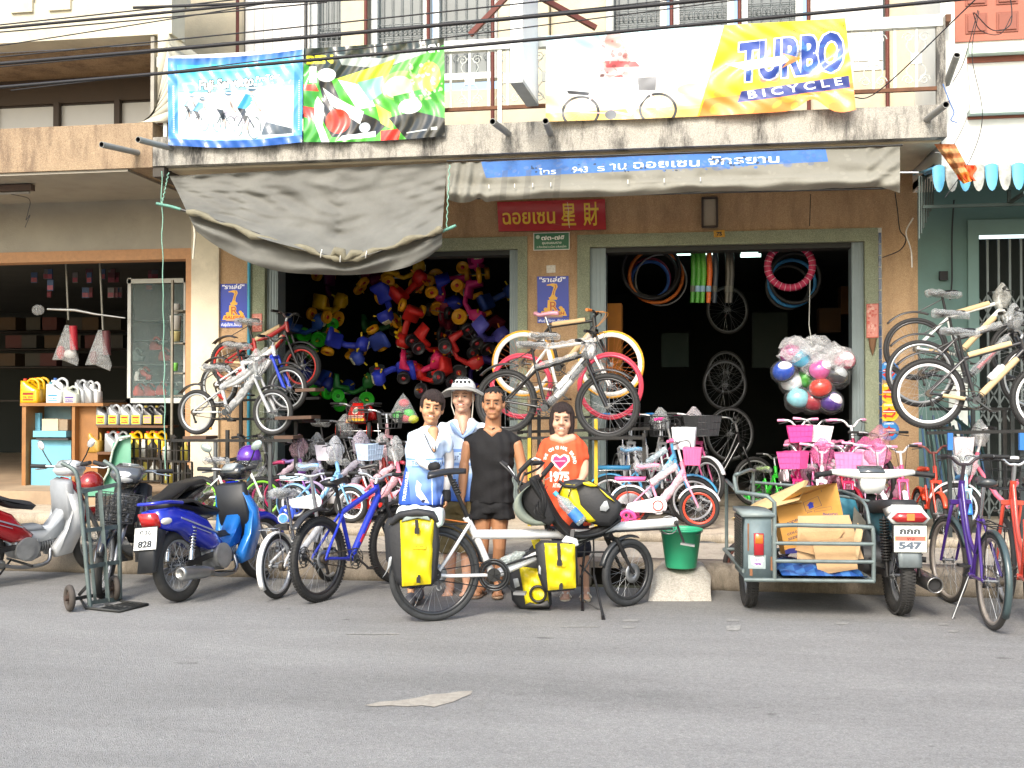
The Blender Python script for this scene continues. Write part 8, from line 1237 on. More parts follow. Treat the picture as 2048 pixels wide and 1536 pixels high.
c = B(); torso(c, [(J(1127, 868, .03), .08, .06), (J(1127, 874, .02), .125, .085), (J(1127, 886, .01), .16, .11), (J(1127, 900, .01), .17, .125), (J(1127, 920, .0), .17, .135), (J(1130, 960, .0), .165, .12), (J(1134, 1010, .0), .18, .125), (J(1136, 1050, .0), .185, .125)]); chain(c, [J(1098, 886, .02), J(1089, 898, .02), J(1084, 914, .01)], [.052, .054, .052]); chain(c, [J(1155, 887, .02), J(1163, 900, .01), J(1166, 914, .0)], [.052, .054, .052])
o0, o1, zz0, zz1 = J(1070, 1000).x, J(1178, 1000).x, J(1130, 1010).z, J(1130, 866).z; remesh(c, 'tshirt', TEE, h.root, .009, 3, wrink(.010, .9, 2), uvf=lambda x, y, z, o0=o0, o1=o1, zz0=zz0, zz1=zz1: ((x - o0) / (o1 - o0), (z - zz0) / (zz1 - zz0)))
c = B(); torso(c, [(J(1136, 1035, .0), .175, .12), (J(1136, 1060, .0), .175, .12)]); [chain(c, [J(x0, 1055, dy), J(x1, 1100, dy)], [.095, .08]) for x0, x1, dy in ((1120, 1128, .03), (1150, 1164, .0))]; remesh(c, 'shorts', mat('1a1c2a', .85), h.root, .01, 3, wrink(.005))
# ==== bicycles on the pavement
ZP = .308; KB = "children's bicycles crowded before the shop"
def kid(label, px, Y, hd, r, z=ZP, L=.66, **kw):
 kw.setdefault('st', 'kids'); c = V(XX(px, Y), Y, z); d = V(math.cos(R(hd)), math.sin(R(hd)), 0) * L / 2; return bicycle(label, c - d, c + d, r, kw.pop('st'), kw.pop('col'), group=KB, **kw)
kid('small BMX bicycle with lime green rims and white and green frame behind the blue scooter', 462, 10.95, 4, .235, L=.68, col='dfe2dc', col2='8ad838', rim='86d238', knob=True, tw=.05, sadwrap=True, bar='2a2a2c', steer=.5)
kid("pale blue child's bicycle with white chain guard and a doll seat under plastic", 645, 10.95, -8, .19, col='7fb4dc', col2='e8ecf0', rim='d8dadc', fend='8fbfe6', fendt=1, guard='dfe8f0', sad='6fa8dc', sadwrap=True, grip='2a2a2c', bag='d8dce4', backseat='bfe0f2', train='2a50c8')
kid("pink and red child's bicycle with a red chain guard behind the young woman", 765, 11.0, -6, .19, col='d87890', rim='c4c6c8', guard='c8261e', fend='e8a0b4', fendt=1, sad='2a2a2c', grip='2a2a2c', framewrap='f0c8d4', bag=True)
kid("silver-barred child's bicycle with black grips in front of the dark bench", 700, 11.35, -25, .2, L=.7, col='c9ccd2', col2='6a4aa8', rim='b5b8ba', guard='e8e8ea', sadwrap=True, grip='222222', bag='d6cbdc', framewrap='d9d4e4', basket='b8d0ea')
kid("purple and pink child's bicycle wrapped in crinkled film beside the left rack", 575, 11.4, -15, .19, col='8a4aa8', col2='e070a0', rim='e05090', knob=True, fend='c9b4dc', fendt=1, sad='a83060', framewrap='e6d0e0', bag='e0b8c4')
kid("lilac child's bicycle with a red helmet-like bag between the bench and the red guard one", 815, 11.5, -30, .19, col='c8b0d8', rim='d8dadc', fend='e0b4c8', fendt=1, guard='e8d8e8', sad='c84a5a', bag='d84a48', framewrap=True)
kid("red and yellow child's bicycle with a black saddle deep between the left cluster", 742, 11.6, -20, .2, col='c82a1c', col2='e8b820', rim='b5b8ba', sad='1b1b1c', fend='1b1b1c', fendt=1, grip='222222', framewrap=True, bag=True)
kid("silver and lilac child's bicycle behind the white folding bicycle", 610, 11.65, -5, .2, col='b8b0d8', rim='c9ccd0', sad='9a80c8', fend='d8d4e8', fendt=1, guard='e4e0f0', framewrap='dcd4ec', basket='e8e4f0', bag=True)
kid("black BMX bicycle with a magenta rim beside the lime green one", 500, 11.3, 15, .23, L=.68, col='222226', rim='d82a6a', knob=True, sad='1b1b1c', grip='222222', framewrap=True, bag='3a3a3e')
kid("pink and white child's bicycle with orange-red rims and pink basket, nearest right of the woman", 1328, 10.98, -3, .205, L=.69, col='e89ab4', col2='f0e4ea', rim='d8452c', fend='e6e6ea', fendt=1, guard='f0e8ee', sad='e084a8', sadwrap=True, grip='e06a98', bar='e8e8ea', basket='e86a9c', backseat='e0609a', framewrap='f4dfe6', train='e84a90', bigtube=1.5)
kid("sky blue child's bicycle with blue seats and white guard, behind the pink and white one", 1302, 11.35, -3, .25, L=.86, col='58a8d4', col2='bfe0f0', rim='c9ccd0', fend='4aa0d0', fendt=1, guard='e9eef4', sad='3f9cd0', sadwrap=True, backseat='3a98cc', bar='c6c9cb', grip='d0408a', framewrap='cfe4ee', basket='e0e4e8', bigtube=1.4)
BN = lambda lbl, a, b_, y0, y1, z: Bd(thing('bench', lbl, 'bench', loc=V(XX(a, y0), y0, ZP)))
for lbl, a, b_, y0, y1, z in (('dark wooden display bench inside the left shop opening', 575, 850, 11.75, 12.5, .62), ('dark steel display bench inside the right shop opening', 1235, 1420, 11.9, 12.9, .62), ('low display bench behind the pink bicycles', 1560, 1700, 11.6, 12.5, .55)):
 bd = BN(lbl, a, b_, y0, y1, z); X0, X1 = XX(a, y0), XX(b_, y0); bd.part(B().box((X0, y0, z - .05), (X1, y1, z)), 'bench_top', mat('3a3029', .8, 0, .3, 6, dirt=.3)); [bd.part(B().box((x, y, .3), (x + .05, y + .05, z - .05)), 'leg', mat('3a3029', .8)) for x in (X0, X1 - .05) for y in (y0, y1 - .05)]
kid('black bicycle standing on the dark bench, partly hidden under film', 665, 12.1, -35, .23, .62, .85, col='1e1e20', rim='b5b8ba', sadwrap=True, st='mtb', grip='222222', bag=True); kid('pink-forked bicycle with a black basket on the dark bench behind the young woman', 765, 12.0, -60, .24, .55, .85, col='e0b4bc', rim='c9ccd0', fend='d8d8da', fendt=1, st='city', basket='2b2c2e', grip='222222', fork='e0a8b4')
kid('black bicycle with silver bars on the dark bench between the other two', 712, 12.3, -70, .24, .62, .85, col='26262a', rim='b5b8ba', st='city', basket='2b2c2e', grip='222222', bag='4a4a4e')
kid('silver bicycle with pink grips on the bench right of the middle pillar', 1305, 12.3, -65, .25, .45, .9, col='d0d4d8', col2='e04a88', rim='c9ccd0', fend='d8dade', fendt=1, st='city', grip='e0408a', basket='2b2c2e', bag=True); kid('chrome-barred bicycle with black grips, rightmost on the bench by the middle pillar', 1362, 12.2, -50, .26, .45, .9, col='c04a80', rim='c9ccd0', fend='d8dade', fendt=1, st='city', grip='222222', basket='3a3c3e', bag='e8e0e6')
kid('blue-gripped silver bicycle, leftmost on the bench by the middle pillar', 1252, 12.4, -75, .25, .45, .9, col='c9ced4', col2='2a60b0', rim='c9ccd0', fend='c9ccd0', fendt=1, st='city', grip='3a8ad0', basket='2b2c2e')
PK = [("hot pink child's bicycle with a pink basket, leftmost of the pink ones", 1606, 11.3, -112, 'd82a80', 'e84aa0', 'e8589c'), ("white and pink child's bicycle with a magenta rim, second of the pink ones", 1648, 11.2, -105, 'f0e8ee', 'e040a0', None), ("magenta child's bicycle with white mudguards and basket, in the middle of the pink ones", 1696, 11.1, -98, 'c82060', 'd84a90', 'f080b0'), ("pale pink child's bicycle in printed film behind the white motorcycle bars", 1752, 11.15, -95, 'e8b0c8', 'e86aa8', None), ("red and pink child's bicycle, deepest among the pink ones", 1670, 11.9, -70, 'c83048', 'd8d8da', None), ("rose child's bicycle with a doll seat between the pink ones and the orange one", 1790, 11.4, -80, 'e0508a', 'f0d8e4', None), ("pale lilac child's bicycle half hidden behind the middle pink ones", 1722, 11.7, -85, 'd8b4d8', 'e0e0e4', 'f0c0dc')]
PK += [("deep pink child's bicycle standing on the low bench, left", 1590, 12.0, -80, 'c8246c', 'e0e0e4', 'e84a98'), ("pink child's bicycle with a white basket on the low bench, middle", 1628, 12.1, -95, 'e070a8', 'e84aa0', 'f0e8ec'), ("magenta child's bicycle on the low bench, right", 1690, 12.0, -70, 'b81c60', 'e0e0e4', None)]
for i, (l, a, b_, h_, c1_, c2_, bk_) in enumerate(PK): kid(l, a, b_, h_, .19, .55 if i > 6 else ZP, col=c1_, col2='f4eef2' if i % 2 else None, rim=c2_, fend='f0e6ec' if i % 2 else c1_, fendt=1, guard='f4d8e4', sad='e890b8', sadwrap=i % 2 == 0, grip='f0a0c4', bar='e8e8ea' if i % 2 else 'c6c9cb', basket=bk_, framewrap='f4b8d4', bag='f07ab4' if i in (1, 3, 6) else None, bigtube=1.5, steer=(-.2, .3, 0, .2, .1, -.3, .2)[i % 7])
kid("orange-red child's bicycle with black grips before the round stickers", 1858, 11.3, -85, .19, col='d8442c', rim='c9ccd0', fend='e05030', fendt=1, grip='222222', sad='d84a30', bar='8a4a44'); kid("light blue child's bicycle with cyan rim behind the purple bicycle", 1926, 10.95, -97, .17, L=.6, col='a8d8ee', rim='48b8e0', fend='2a78d0', fendt=1, grip='2a2a2c', sad='5a9ad0', bag=True)
kid('white-barred bicycle with a big white saddle at the right edge under the rack', 2000, 11.0, 170, .24, L=.8, col='e0708a', rim='c9ccd0', fend='e8e8ea', fendt=1, sad='f0f0ee', bar='e8e8ea', grip='222222', basket='e8e0e4', bag='e6e6e6'); kid('black mountain bicycle with yellow-ended grips at the right door jamb', 1742, 12.0, -80, .25, .5, .85, col='222224', st='mtb', rim='2a2a2c', grip='222222', bag='e8a0b0')
kid('black bicycle in the gloom of the right shop, its silver wheels just visible', 1440, 13.2, 30, .3, .31, .95, col='1a1a1c', st='city', rim='8a8c8e'); kid("small lime green child's bicycle with stabilisers deep in the right doorway", 1538, 13.4, -60, .15, .31, .5, col='3ac83a', rim='4ad84a', train='3ae04a', sad='b8e878', sadwrap=True)
for i, (px, py, y_, r_) in enumerate(((1455, 620, 14.5, .32), (1450, 770, 14.2, .33), (1460, 868, 13.6, .34), (1452, 745, 15, .3))):
 o = thing('spare_wheelset', ('spoked wheel hanging high', 'spoked wheel hanging at mid height', 'spoked wheel nearest the floor', 'spoked wheel hanging furthest back')[i] + ' in the dark of the right shop', 'wheel', loc=P(px, py, y_)); add_wheel(o, Matrix.Rotation(.5, 4, 'Z'), dict(r=r_, tw=.03, tyre='262626', rim='5c5e60'))
fr_ = thing('folded_frames', 'stack of folded dark green steel frames leaning at the green house', 'frames', loc=P(1850, 930, 11.6)); FB = Bd(fr_)
for k in range(14): xa = 1842 + k * 8; FB.part(B().bar(P(xa, 832 + (k % 3) * 10, 11.9), P(xa + 14 + k * 2.2, 978, 11.4), .02, .03), 'frame_bar', mat('24403f' if k % 3 else '3a5a78', .5, .3, .2, dirt=.3))
FB.part(B().bar(P(1842, 850, 11.8), P(1950, 868, 11.5), .02, .03), 'cross_bar', mat('24403f', .5, .3, .2)); FB.part(B().bar(P(1866, 800, 11.9), P(1960, 876, 11.4), .02, .03), 'cross_bar', mat('24403f', .5, .3, .2))
HB = [(1567, 742, '1f4fb8', 'e8eef2', 'blue and white'), (1600, 718, '58b8d8', None, 'sky blue'), (1582, 708, 'b84a8a', None, 'magenta, half hidden'), (1584, 764, 'eef2f4', None, 'white'), (1613, 757, '4aa838', 'eef2ec', 'green and white'), (1640, 740, 'd060a0', 'f4ecf0', 'pink and white'), (1673, 750, '3a3c40', 'aab0b4', 'black and silver'), (1688, 722, 'd87890', 'f8f4f6', 'rose and white'), (1641, 776, 'cc3a28', None, 'red'), (1596, 797, '8accd8', None, 'turquoise with three rivets'), (1662, 803, '4a2f8a', 'ece4ee', 'violet and white'), (1625, 802, 'a02a38', None, 'dark red, lowest')]
for px, py, c1_, c2_, d_ in HB:
 r_ = .125; a_ = random.uniform(-.5, .5); o = helmet(f"{d_} child's helmet in the hanging cluster at the right door jamb", P(px, py, 12.15 + random.uniform(-.1, .1)), r_, c1_, strap=False, yaw=-math.pi / 2 + a_, grp="children's helmets hanging in clear bags", col2=c2_)
 o.rotation_euler = (R(random.uniform(40, 65)), random.uniform(-.5, .5), a_)
 g = B().ell((0, 0, -.02), (r_ * 1.16, r_ * 1.1, r_ * 1.15), 14, 8); rr = random.Random(px); g.v = [(x * rr.uniform(.97, 1.12), y * rr.uniform(.97, 1.1), z * rr.uniform(.95, 1.2)) for x, y, z in g.v]; g.build('clear_bag', film('eef2f4', .0, fk=.2), o)
 if 'rivets' in d_: [B().ell((.118, dy, dz), (.012, .012, .012), 8, 5).build('rivet', DARKST, o) for dy, dz in ((.03, .02), (-.035, .015), (.03, -.02))]
o = thing('clear_plastic_bag', 'crumpled empty clear plastic gathered over the hanging helmets', 'plastic bag', loc=P(1640, 700, 12.1)); bd = Bd(o)
for k in range(9): c_ = P(1630 + 45 * math.sin(k * 2.1), 712 + 14 * math.cos(k * 1.7) - k, 12.1 + .1 * math.sin(k)); g = B().ell(c_, (.16, .1, .11), 12, 7); rr = random.Random(k); g.v = [tuple(c_ + (Vector(q) - c_) * rr.uniform(.55, 1.4)) for q in g.v]; g.flat = set(range(len(g.f))); bd.part(g, 'film', film('eef0f2', .16), kind='stuff')
bd.part(B().tube([P(1624, 690, 12.1), P(1618, 650, 12.2), P(1620, 560, 12.3)], .005, 5), 'cord', mat('b9b9b0', .6))
def ring(lbl, px, py, y_, R_, r_, col, stripe=None, rot=0.):
 o = thing('tyre_bundle', lbl, 'tyre', loc=P(px, py, y_), rz=rot); B().torus((0, 0, 0), (0, 1, 0), R_, r_, 40, 8).build('tyre_ring', mat(col, .6, 0, .25, 30), o)
 if stripe: w = B(); [w.torus((R_ * math.cos(t), 0, R_ * math.sin(t)), (-math.sin(t), 0, math.cos(t)), r_ * 1.04, .004, 10, 4) for t in [j * math.pi / 14 for j in range(28)]]; w.build('wrapping', mat(stripe, .5), o, kind='stuff')
ring('pink tyre wound in pale stripes hanging at the top right of the right opening', 1580, 532, 12.9, .255, .042, 'b82a52', 'e0b8c4')
for i, (px, py, R_, c_, d_) in enumerate(((1590, 556, .30, '1f1f20', 'black'), (1584, 566, .28, '2a78b0', 'blue-edged'), (1576, 574, .26, '2b2b2b', 'matt black'), (1302, 540, .36, '202022', 'large black'), (1312, 552, .34, 'c86a20', 'orange'), (1306, 548, .30, '2a2a2c', 'thin black'), (1322, 560, .33, 'a8aaac', 'silver rim'), (1300, 560, .24, '3060b0', 'blue'), (1298, 558, .27, '7a1a34', 'dark red'))): ring(f"{d_} tyre hanging {'behind the pink one' if px > 1500 else 'in the bunch left in the right opening'}", px, py, 13.3 + i * .12, R_, .022 if 'rim' not in d_ else .01, c_, rot=.15)
for i, (px, c_, d_) in enumerate(((1386, '3f8a2a', 'leftmost green'), (1396, '4a9a30', 'second green'), (1406, '5aa83a', 'brightest green'), (1418, 'd8641c', 'orange'), (1430, '2a3440', 'dark blue'), (1455, '4a463c', 'brown'), (1462, '3a3833', 'dark brown'))):
 o = thing('hanging_tube', f'{d_} rubber tube roll hanging upright in the right opening', 'tube', loc=P(px, 495, 13)); b_ = B().tube([V(0, 0, 0), V(.01, 0, -.3), V(-.01, 0, -.66)], [.03, .034, .026], 9); b_.build('tube_roll', mat(c_, .4, 0, .3, 60), o); B().cyl((-.004, -.012, -.46), (-.006, -.012, -.53), .031, n=9).build('paper_band', mat('8fb0c8' if i in (1, 2, 3) else '5a5a50', .6), o)
for i, (px, py, w_) in enumerate(((1382, 507, .35), (1497, 503, .14), (1499, 511, .17))): o = thing('fluorescent_lamp', ('lit fluorescent tube glowing behind the green tubes', 'upper short lit fluorescent tube deep in the right shop', 'lower short lit fluorescent tube deep in the right shop')[i], 'lamp', loc=P(px, py, 14.1)); B().cyl((-w_ / 1.5, 0, 0), (w_ / 1.2, 0, 0), .022, n=8).build('tube', mat('d8fff2', .5, emit=1.6), o)
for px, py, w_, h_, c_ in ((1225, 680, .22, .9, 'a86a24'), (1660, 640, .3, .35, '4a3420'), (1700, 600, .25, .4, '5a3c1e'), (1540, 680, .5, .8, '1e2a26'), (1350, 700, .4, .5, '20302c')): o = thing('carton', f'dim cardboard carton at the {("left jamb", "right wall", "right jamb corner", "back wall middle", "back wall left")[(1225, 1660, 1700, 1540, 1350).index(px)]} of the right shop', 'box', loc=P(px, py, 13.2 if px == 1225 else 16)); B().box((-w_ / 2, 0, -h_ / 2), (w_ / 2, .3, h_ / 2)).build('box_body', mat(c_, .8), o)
def trike(lbl, px, py, y_, wc, bc, rx, ry, rz, hc='e0b820', s=1., wh2=None):
 M = Matrix.Translation(P(px, py, y_)) @ Euler((rx, ry, rz)).to_matrix().to_4x4() @ Matrix.Scale(s, 4); o = thing('toy_tricycle', lbl, 'tricycle', M=M, group='toy tricycles hanging in the left opening'); bm = mat(bc, .5, 0, .1)
 def wl(c, r, w): q = place('wheel', _wl(r, w, wc), o, Matrix.Translation(c)); place('wheel_hub', _wh(r, w, wh2 or 'c03a20'), q)
 wl(V(.28, 0, -.02), .13, .035); wl(V(-.2, .17, -.04), .105, .04); wl(V(-.2, -.17, -.04), .105, .04)
 B().tube([V(-.2, -.17, -.04), V(-.2, .17, -.04)], .006, 5).tube([V(.28, 0, -.02), V(.24, .0, .15), V(.2, 0, .3)], .012, 6).tube([V(-.18, 0, .0), V(.05, 0, .04), V(.24, 0, .16)], .016, 7).build('frame', STEEL, o)
 B().slab([(-.3, .07), (-.06, .06), (-.03, .1), (-.05, .14), (-.2, .13), (-.25, .3), (-.32, .3)], .13, .025).build('seat', bm, o); B().slab([(-.1, .03), (.06, .02), (.24, .14), (.26, .22), (.2, .22), (.04, .08), (-.1, .09)], .05, .02).build('body', bm, o); B().slab([(.17, .16), (.31, .18), (.36, .28), (.31, .4), (.2, .42), (.15, .3)], .1, .03).build('front_shield', bm, o); B().cbox(V(.33, 0, .29), (.06, .13, .1), M=Matrix.Rotation(-.2, 3, 'Y')).build('sticker', mat('d8d0a8', .5, 0, .6, 30), o)
 B().tube([V(.18, -.17, .36), V(.22, -.06, .32), V(.22, .06, .32), V(.18, .17, .36)], .014, 7).build('handlebar', mat(hc, .4), o); B().cbox(V(.28, .08, -.02), (.04, .06, .015)).build('pedal', mat(hc, .4), o); B().cbox(V(.28, -.08, -.02), (.04, .06, .015)).build('pedal', mat(hc, .4), o)
_wd = {}
def _wl(r, w, c):
 k = (r, w, c)
 if k not in _wd: _wd[k] = B().lathe((0, 0, 0), (0, 1, 0), [(r * .3, -w * .5), (r * .8, -w * .6), (r * .86, -w), (r, -w * .8), (r * 1.02, 0), (r, w * .8), (r * .86, w), (r * .8, w * .6), (r * .3, w * .5)], 22).mesh('wheel', mat(c, .4, 0, .08))
 return _wd[k]
def _wh(r, w, c):
 k = (r, w, c, 1)
 if k not in _wd: _wd[k] = B().lathe((0, 0, 0), (0, 1, 0), [(0, -w * .75), (r * .3, -w * .7), (r * .34, 0), (r * .3, w * .7), (0, w * .75)], 14).mesh('wheel_hub', mat(c, .4))
 return _wd[k]
Y_, G_, K_, B_, R_, P_ = 'e0a018', '2ec22a', '26262a', '2a3ab8', 'c8241e', 'c82a78'
TL = [(685, 690, 12.5, Y_, B_, 1.3, .3, .5, 'yellow-wheeled blue tricycle hanging nose down, left of centre'), (735, 690, 12.7, Y_, '3a50b0', 1.2, 2.6, .3, 'yellow-wheeled blue tricycle with a green sticker, beside the nose-down one'), (655, 630, 13, Y_, 'c8a018', .2, .1, 1.2, 'all yellow tricycle with a wide yellow seat under the awning edge'), (780, 610, 12.8, Y_, B_, 1.4, 1.2, -.4, 'tall blue tricycle hanging upright, yellow wheels'), (800, 560, 13, Y_, 'd8a818', .3, .2, .4, 'yellow tricycle right below the canvas bag'), (810, 590, 12.9, K_, R_, .9, -.5, .9, 'red tricycle with black wheels high in the middle'), (815, 640, 12.6, Y_, R_, .5, 2.2, -.6, 'red tricycle hanging upside down, in the middle'),
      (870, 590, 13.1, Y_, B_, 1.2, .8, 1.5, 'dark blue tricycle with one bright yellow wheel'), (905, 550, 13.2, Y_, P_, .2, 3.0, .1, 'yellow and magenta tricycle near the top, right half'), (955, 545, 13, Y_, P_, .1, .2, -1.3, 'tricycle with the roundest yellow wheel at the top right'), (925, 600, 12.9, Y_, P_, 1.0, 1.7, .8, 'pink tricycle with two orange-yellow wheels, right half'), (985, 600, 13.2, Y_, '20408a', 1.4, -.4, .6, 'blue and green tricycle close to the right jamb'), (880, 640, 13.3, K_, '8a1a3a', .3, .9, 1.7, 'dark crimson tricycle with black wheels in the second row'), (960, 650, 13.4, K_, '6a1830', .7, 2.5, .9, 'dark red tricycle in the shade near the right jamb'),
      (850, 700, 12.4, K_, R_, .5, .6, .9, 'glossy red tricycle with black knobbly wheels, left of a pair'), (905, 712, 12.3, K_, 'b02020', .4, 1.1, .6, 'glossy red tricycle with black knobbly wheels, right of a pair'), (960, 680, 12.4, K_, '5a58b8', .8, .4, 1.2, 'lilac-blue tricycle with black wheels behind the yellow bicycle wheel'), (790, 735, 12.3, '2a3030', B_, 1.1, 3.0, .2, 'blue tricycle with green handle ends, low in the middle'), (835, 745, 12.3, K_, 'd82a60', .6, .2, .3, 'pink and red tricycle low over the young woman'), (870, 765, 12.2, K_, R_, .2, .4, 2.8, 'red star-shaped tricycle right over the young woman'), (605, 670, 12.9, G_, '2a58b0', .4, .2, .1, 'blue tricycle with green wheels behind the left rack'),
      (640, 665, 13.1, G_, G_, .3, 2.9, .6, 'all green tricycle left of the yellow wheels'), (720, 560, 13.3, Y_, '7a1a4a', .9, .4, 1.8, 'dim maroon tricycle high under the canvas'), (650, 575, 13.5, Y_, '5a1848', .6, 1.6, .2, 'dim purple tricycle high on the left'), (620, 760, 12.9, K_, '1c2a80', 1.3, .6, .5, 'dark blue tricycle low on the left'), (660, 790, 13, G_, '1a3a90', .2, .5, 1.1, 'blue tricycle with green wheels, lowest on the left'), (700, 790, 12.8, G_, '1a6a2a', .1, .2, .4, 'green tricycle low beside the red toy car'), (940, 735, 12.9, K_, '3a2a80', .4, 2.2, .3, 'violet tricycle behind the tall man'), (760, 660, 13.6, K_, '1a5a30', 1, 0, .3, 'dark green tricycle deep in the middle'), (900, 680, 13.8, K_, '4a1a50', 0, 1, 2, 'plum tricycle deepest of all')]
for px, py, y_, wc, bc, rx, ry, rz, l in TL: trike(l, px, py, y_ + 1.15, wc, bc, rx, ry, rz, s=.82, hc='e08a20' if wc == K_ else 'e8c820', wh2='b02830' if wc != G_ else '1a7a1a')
o = thing('toy_car', 'red toy pedal car with a round badge facing the street on the bench', 'toy car', loc=P(722, 838, 12.1)); bd = Bd(o); b_ = B(); pslab(b_, [(706, 806), (726, 806), (732, 848), (688, 848)], 12.0, .5, .04); bd.part(b_, 'body', mat('c01a14', .25, coat=.6)); b_ = B(); pslab(b_, [(728, 808), (740, 806), (752, 826), (754, 840), (732, 842)], 12.2, .4, .04); bd.part(b_, 'wing', mat('a01414', .25, coat=.6))
c = Canvas(120, 120, 'c01a14'); c.ring(60, 34, 26, 24, 5, 'f0ece4'); c.ell(60, 34, 18, 15, '7a9a88'); c.poly([(8, 66), (112, 66), (104, 84), (16, 84)], 'e8dcc8'); c.poly([(4, 88), (116, 88), (112, 116), (8, 116)], 'e8b830'); c.text('SUPER', 24, 81, 12, 'c01a14', 70, .03); bd.part(B().quad(P(690, 846, 11.99), P(731, 846, 11.99), P(727, 812, 11.99), P(702, 812, 11.99)), 'printed_hood', c.mat('hood_print', .3))
for px in (676, 738): bd.part(B().lathe(P(px, 862, 11.95), (1, .3, 0), [(.0, -.03), (.06, -.03), (.062, .03), (0, .03)], 18), 'hub', mat('d8301c', .4)); bd.part(B().torus(P(px, 862, 11.95), (1, .3, 0), .082, .025, 22, 8), 'tyre', RUBBER)
bd.part(B().cyl(P(670, 862, 11.95), P(762, 862, 11.95), .008, n=6), 'axle', CHROME); o = thing('toy_bag', 'clear bag of green and red toys under the hanging tricycles', 'plastic bag', loc=P(808, 820, 12)); bd = Bd(o); b_ = B(); pslab(b_, [(806, 786), (818, 800), (836, 834), (820, 846), (790, 846), (778, 832), (794, 802)], 11.9, .25, .03); bd.part(b_, 'film', FILM)
for x, y, c_ in ((796, 830, '3ad83a'), (818, 826, '3ad83a'), (808, 806, 'd83048'), (812, 836, 'c82838'), (826, 838, 'd8e040')): bd.part(B().ell(P(x, y, 12.02), (.07, .05, .05), 10, 6), 'toy', mat(c_, .4))
# ==== the spare parts shop on the left
WOOD = mat('96683a', .6, 0, .2, 4, .1, dirt=.15); Yc = 12.55
def bx_(bd, nm, x0, y0, x1, y1, Y, T_, m): a, b_ = P(x0, y1, Y), P(x1, y0, Y); return bd.part(B().box((a.x, Y, a.z), (b_.x, Y + T_, b_.z)), nm, m)
o = thing('wooden_cabinet', 'open wooden cabinet holding a pale blue box, oil cans on top', 'cabinet', loc=P(45, 970, Yc)); bd = Bd(o); bx_(bd, 'side', 43, 812, 52, 985, Yc, .6, WOOD); bx_(bd, 'side', 143, 812, 150, 985, Yc, .6, WOOD); bx_(bd, 'top', 40, 806, 206, 812, Yc - .02, .62, WOOD); bx_(bd, 'side_panel', 150, 812, 196, 985, Yc + .1, .5, WOOD); bx_(bd, 'back', 52, 812, 143, 985, Yc + .4, .02, mat('7d9aa4', .6))
BLU = mat('6fb0c8', .6, 0, .08, 3, dirt=.15); bx_(bd, 'blue_panel', 62, 880, 142, 975, Yc + .08, .25, BLU); bx_(bd, 'shelf', 66, 862, 132, 874, Yc - .02, .3, BLU); bx_(bd, 'tray', 72, 876, 136, 880, Yc + .0, .3, mat('3a3a3c', .6)); bx_(bd, 'blue_back', 66, 826, 80, 862, Yc + .2, .05, BLU)
o = thing('carton', 'small cream carton on the pale blue shelf in the cabinet', 'box', loc=P(84, 862, Yc)); bd = Bd(o); bx_(bd, 'box_body', 84, 838, 116, 861, Yc, .14, mat('c9b998', .7)); bx_(bd, 'box_end', 116, 839, 135, 861, Yc + .02, .14, mat('8f7d68', .7))
def can(lbl, px, py, w, h, col, Y, cap, lab=None, loop=True):
 o = thing('oil_can', lbl, 'oil can', loc=P(px, py, Y)); bd = Bd(o); k = Y * 1.1 / FPX; W, Hh = w * k / 2, h * k; m = mat(col, .35, .25 if col in ('9fa3a6', 'b0b4b6') else 0, .06, coat=.3)
 B().slab([(-W, 0), (W, 0), (W * 1.02, Hh * .1), (W, Hh * .55), (W * .55, Hh * .62), (-W * .2, Hh * .78), (-W * .5, Hh * .9), (-W * .95, Hh * .9), (-W, Hh * .6)], .075, .02).build('can_body', m, o)
 if loop: B().tube(spline([V(-W * .55, 0, Hh * .84), V(W * .1, 0, Hh * .97), V(W * .75, 0, Hh * .85), V(W * .85, 0, Hh * .55)], 4), .017, 8).build('handle', m, o)
 B().cyl((-W * .72, 0, Hh * .88), (-W * .72, 0, Hh * .99), .024, n=10).build('cap', mat(cap, .4), o)
 if lab:
  c = Canvas(80, 80, lab[0]); c.rect(8, 14, 72, 30, lab[1]); c.text(lab[2], 10, 56, 16, lab[1], 60, .03); c.rect(8, 62, 72, 72, lab[1]); B().quad(V(-W * .75, -.0765, Hh * .08), V(W * .75, -.0765, Hh * .08), V(W * .75, -.0765, Hh * .5), V(-W * .75, -.0765, Hh * .5)).build('can_label', c.mat('can_print', .4), o)
for i, a in enumerate([('yellow oil can with red lettering, front left on the cabinet', 63, 807, 38, 50, 'd8a80c', .0, 'c83a1c', ('d8a80c', '8a2418', 'OIL 20W')), ('yellow oil can just behind the front yellow one', 74, 805, 36, 49, 'd8a80c', .18, 'c83a1c', None), ('yellow oil can third in the row, mostly hidden', 84, 803, 36, 48, 'd0a00c', .34, 'c83a1c', None), ('white oil can with a blue label beside the yellow ones', 112, 808, 32, 44, 'd8dcdc', .0, '4a8a9a', ('d8dcdc', '3a8ab0', 'SEMI')), ('white can with a blue top behind the white and blue one', 122, 804, 34, 48, 'c4c9cc', .25, '3a6ab0', None), ('squat pale grey can with violet lettering on the cabinet', 145, 809, 30, 36, 'b4b9ae', -.02, 'b4b9ae', ('b4b9ae', '5a3a90', 'SPEED')), ('silver can with a tall loop handle, left of two on the cabinet', 164, 808, 22, 48, '9fa3a6', .08, '77797c', None), ('silver can with a tall loop handle, right of two on the cabinet', 180, 808, 20, 46, '9fa3a6', .1, '77797c', None), ('plain white can at the right end of the cabinet top', 192, 807, 18, 42, 'd4d6d6', .15, 'd4d6d6', None)]): can(*a[:6], Yc + .12 + a[6], a[7], a[8])
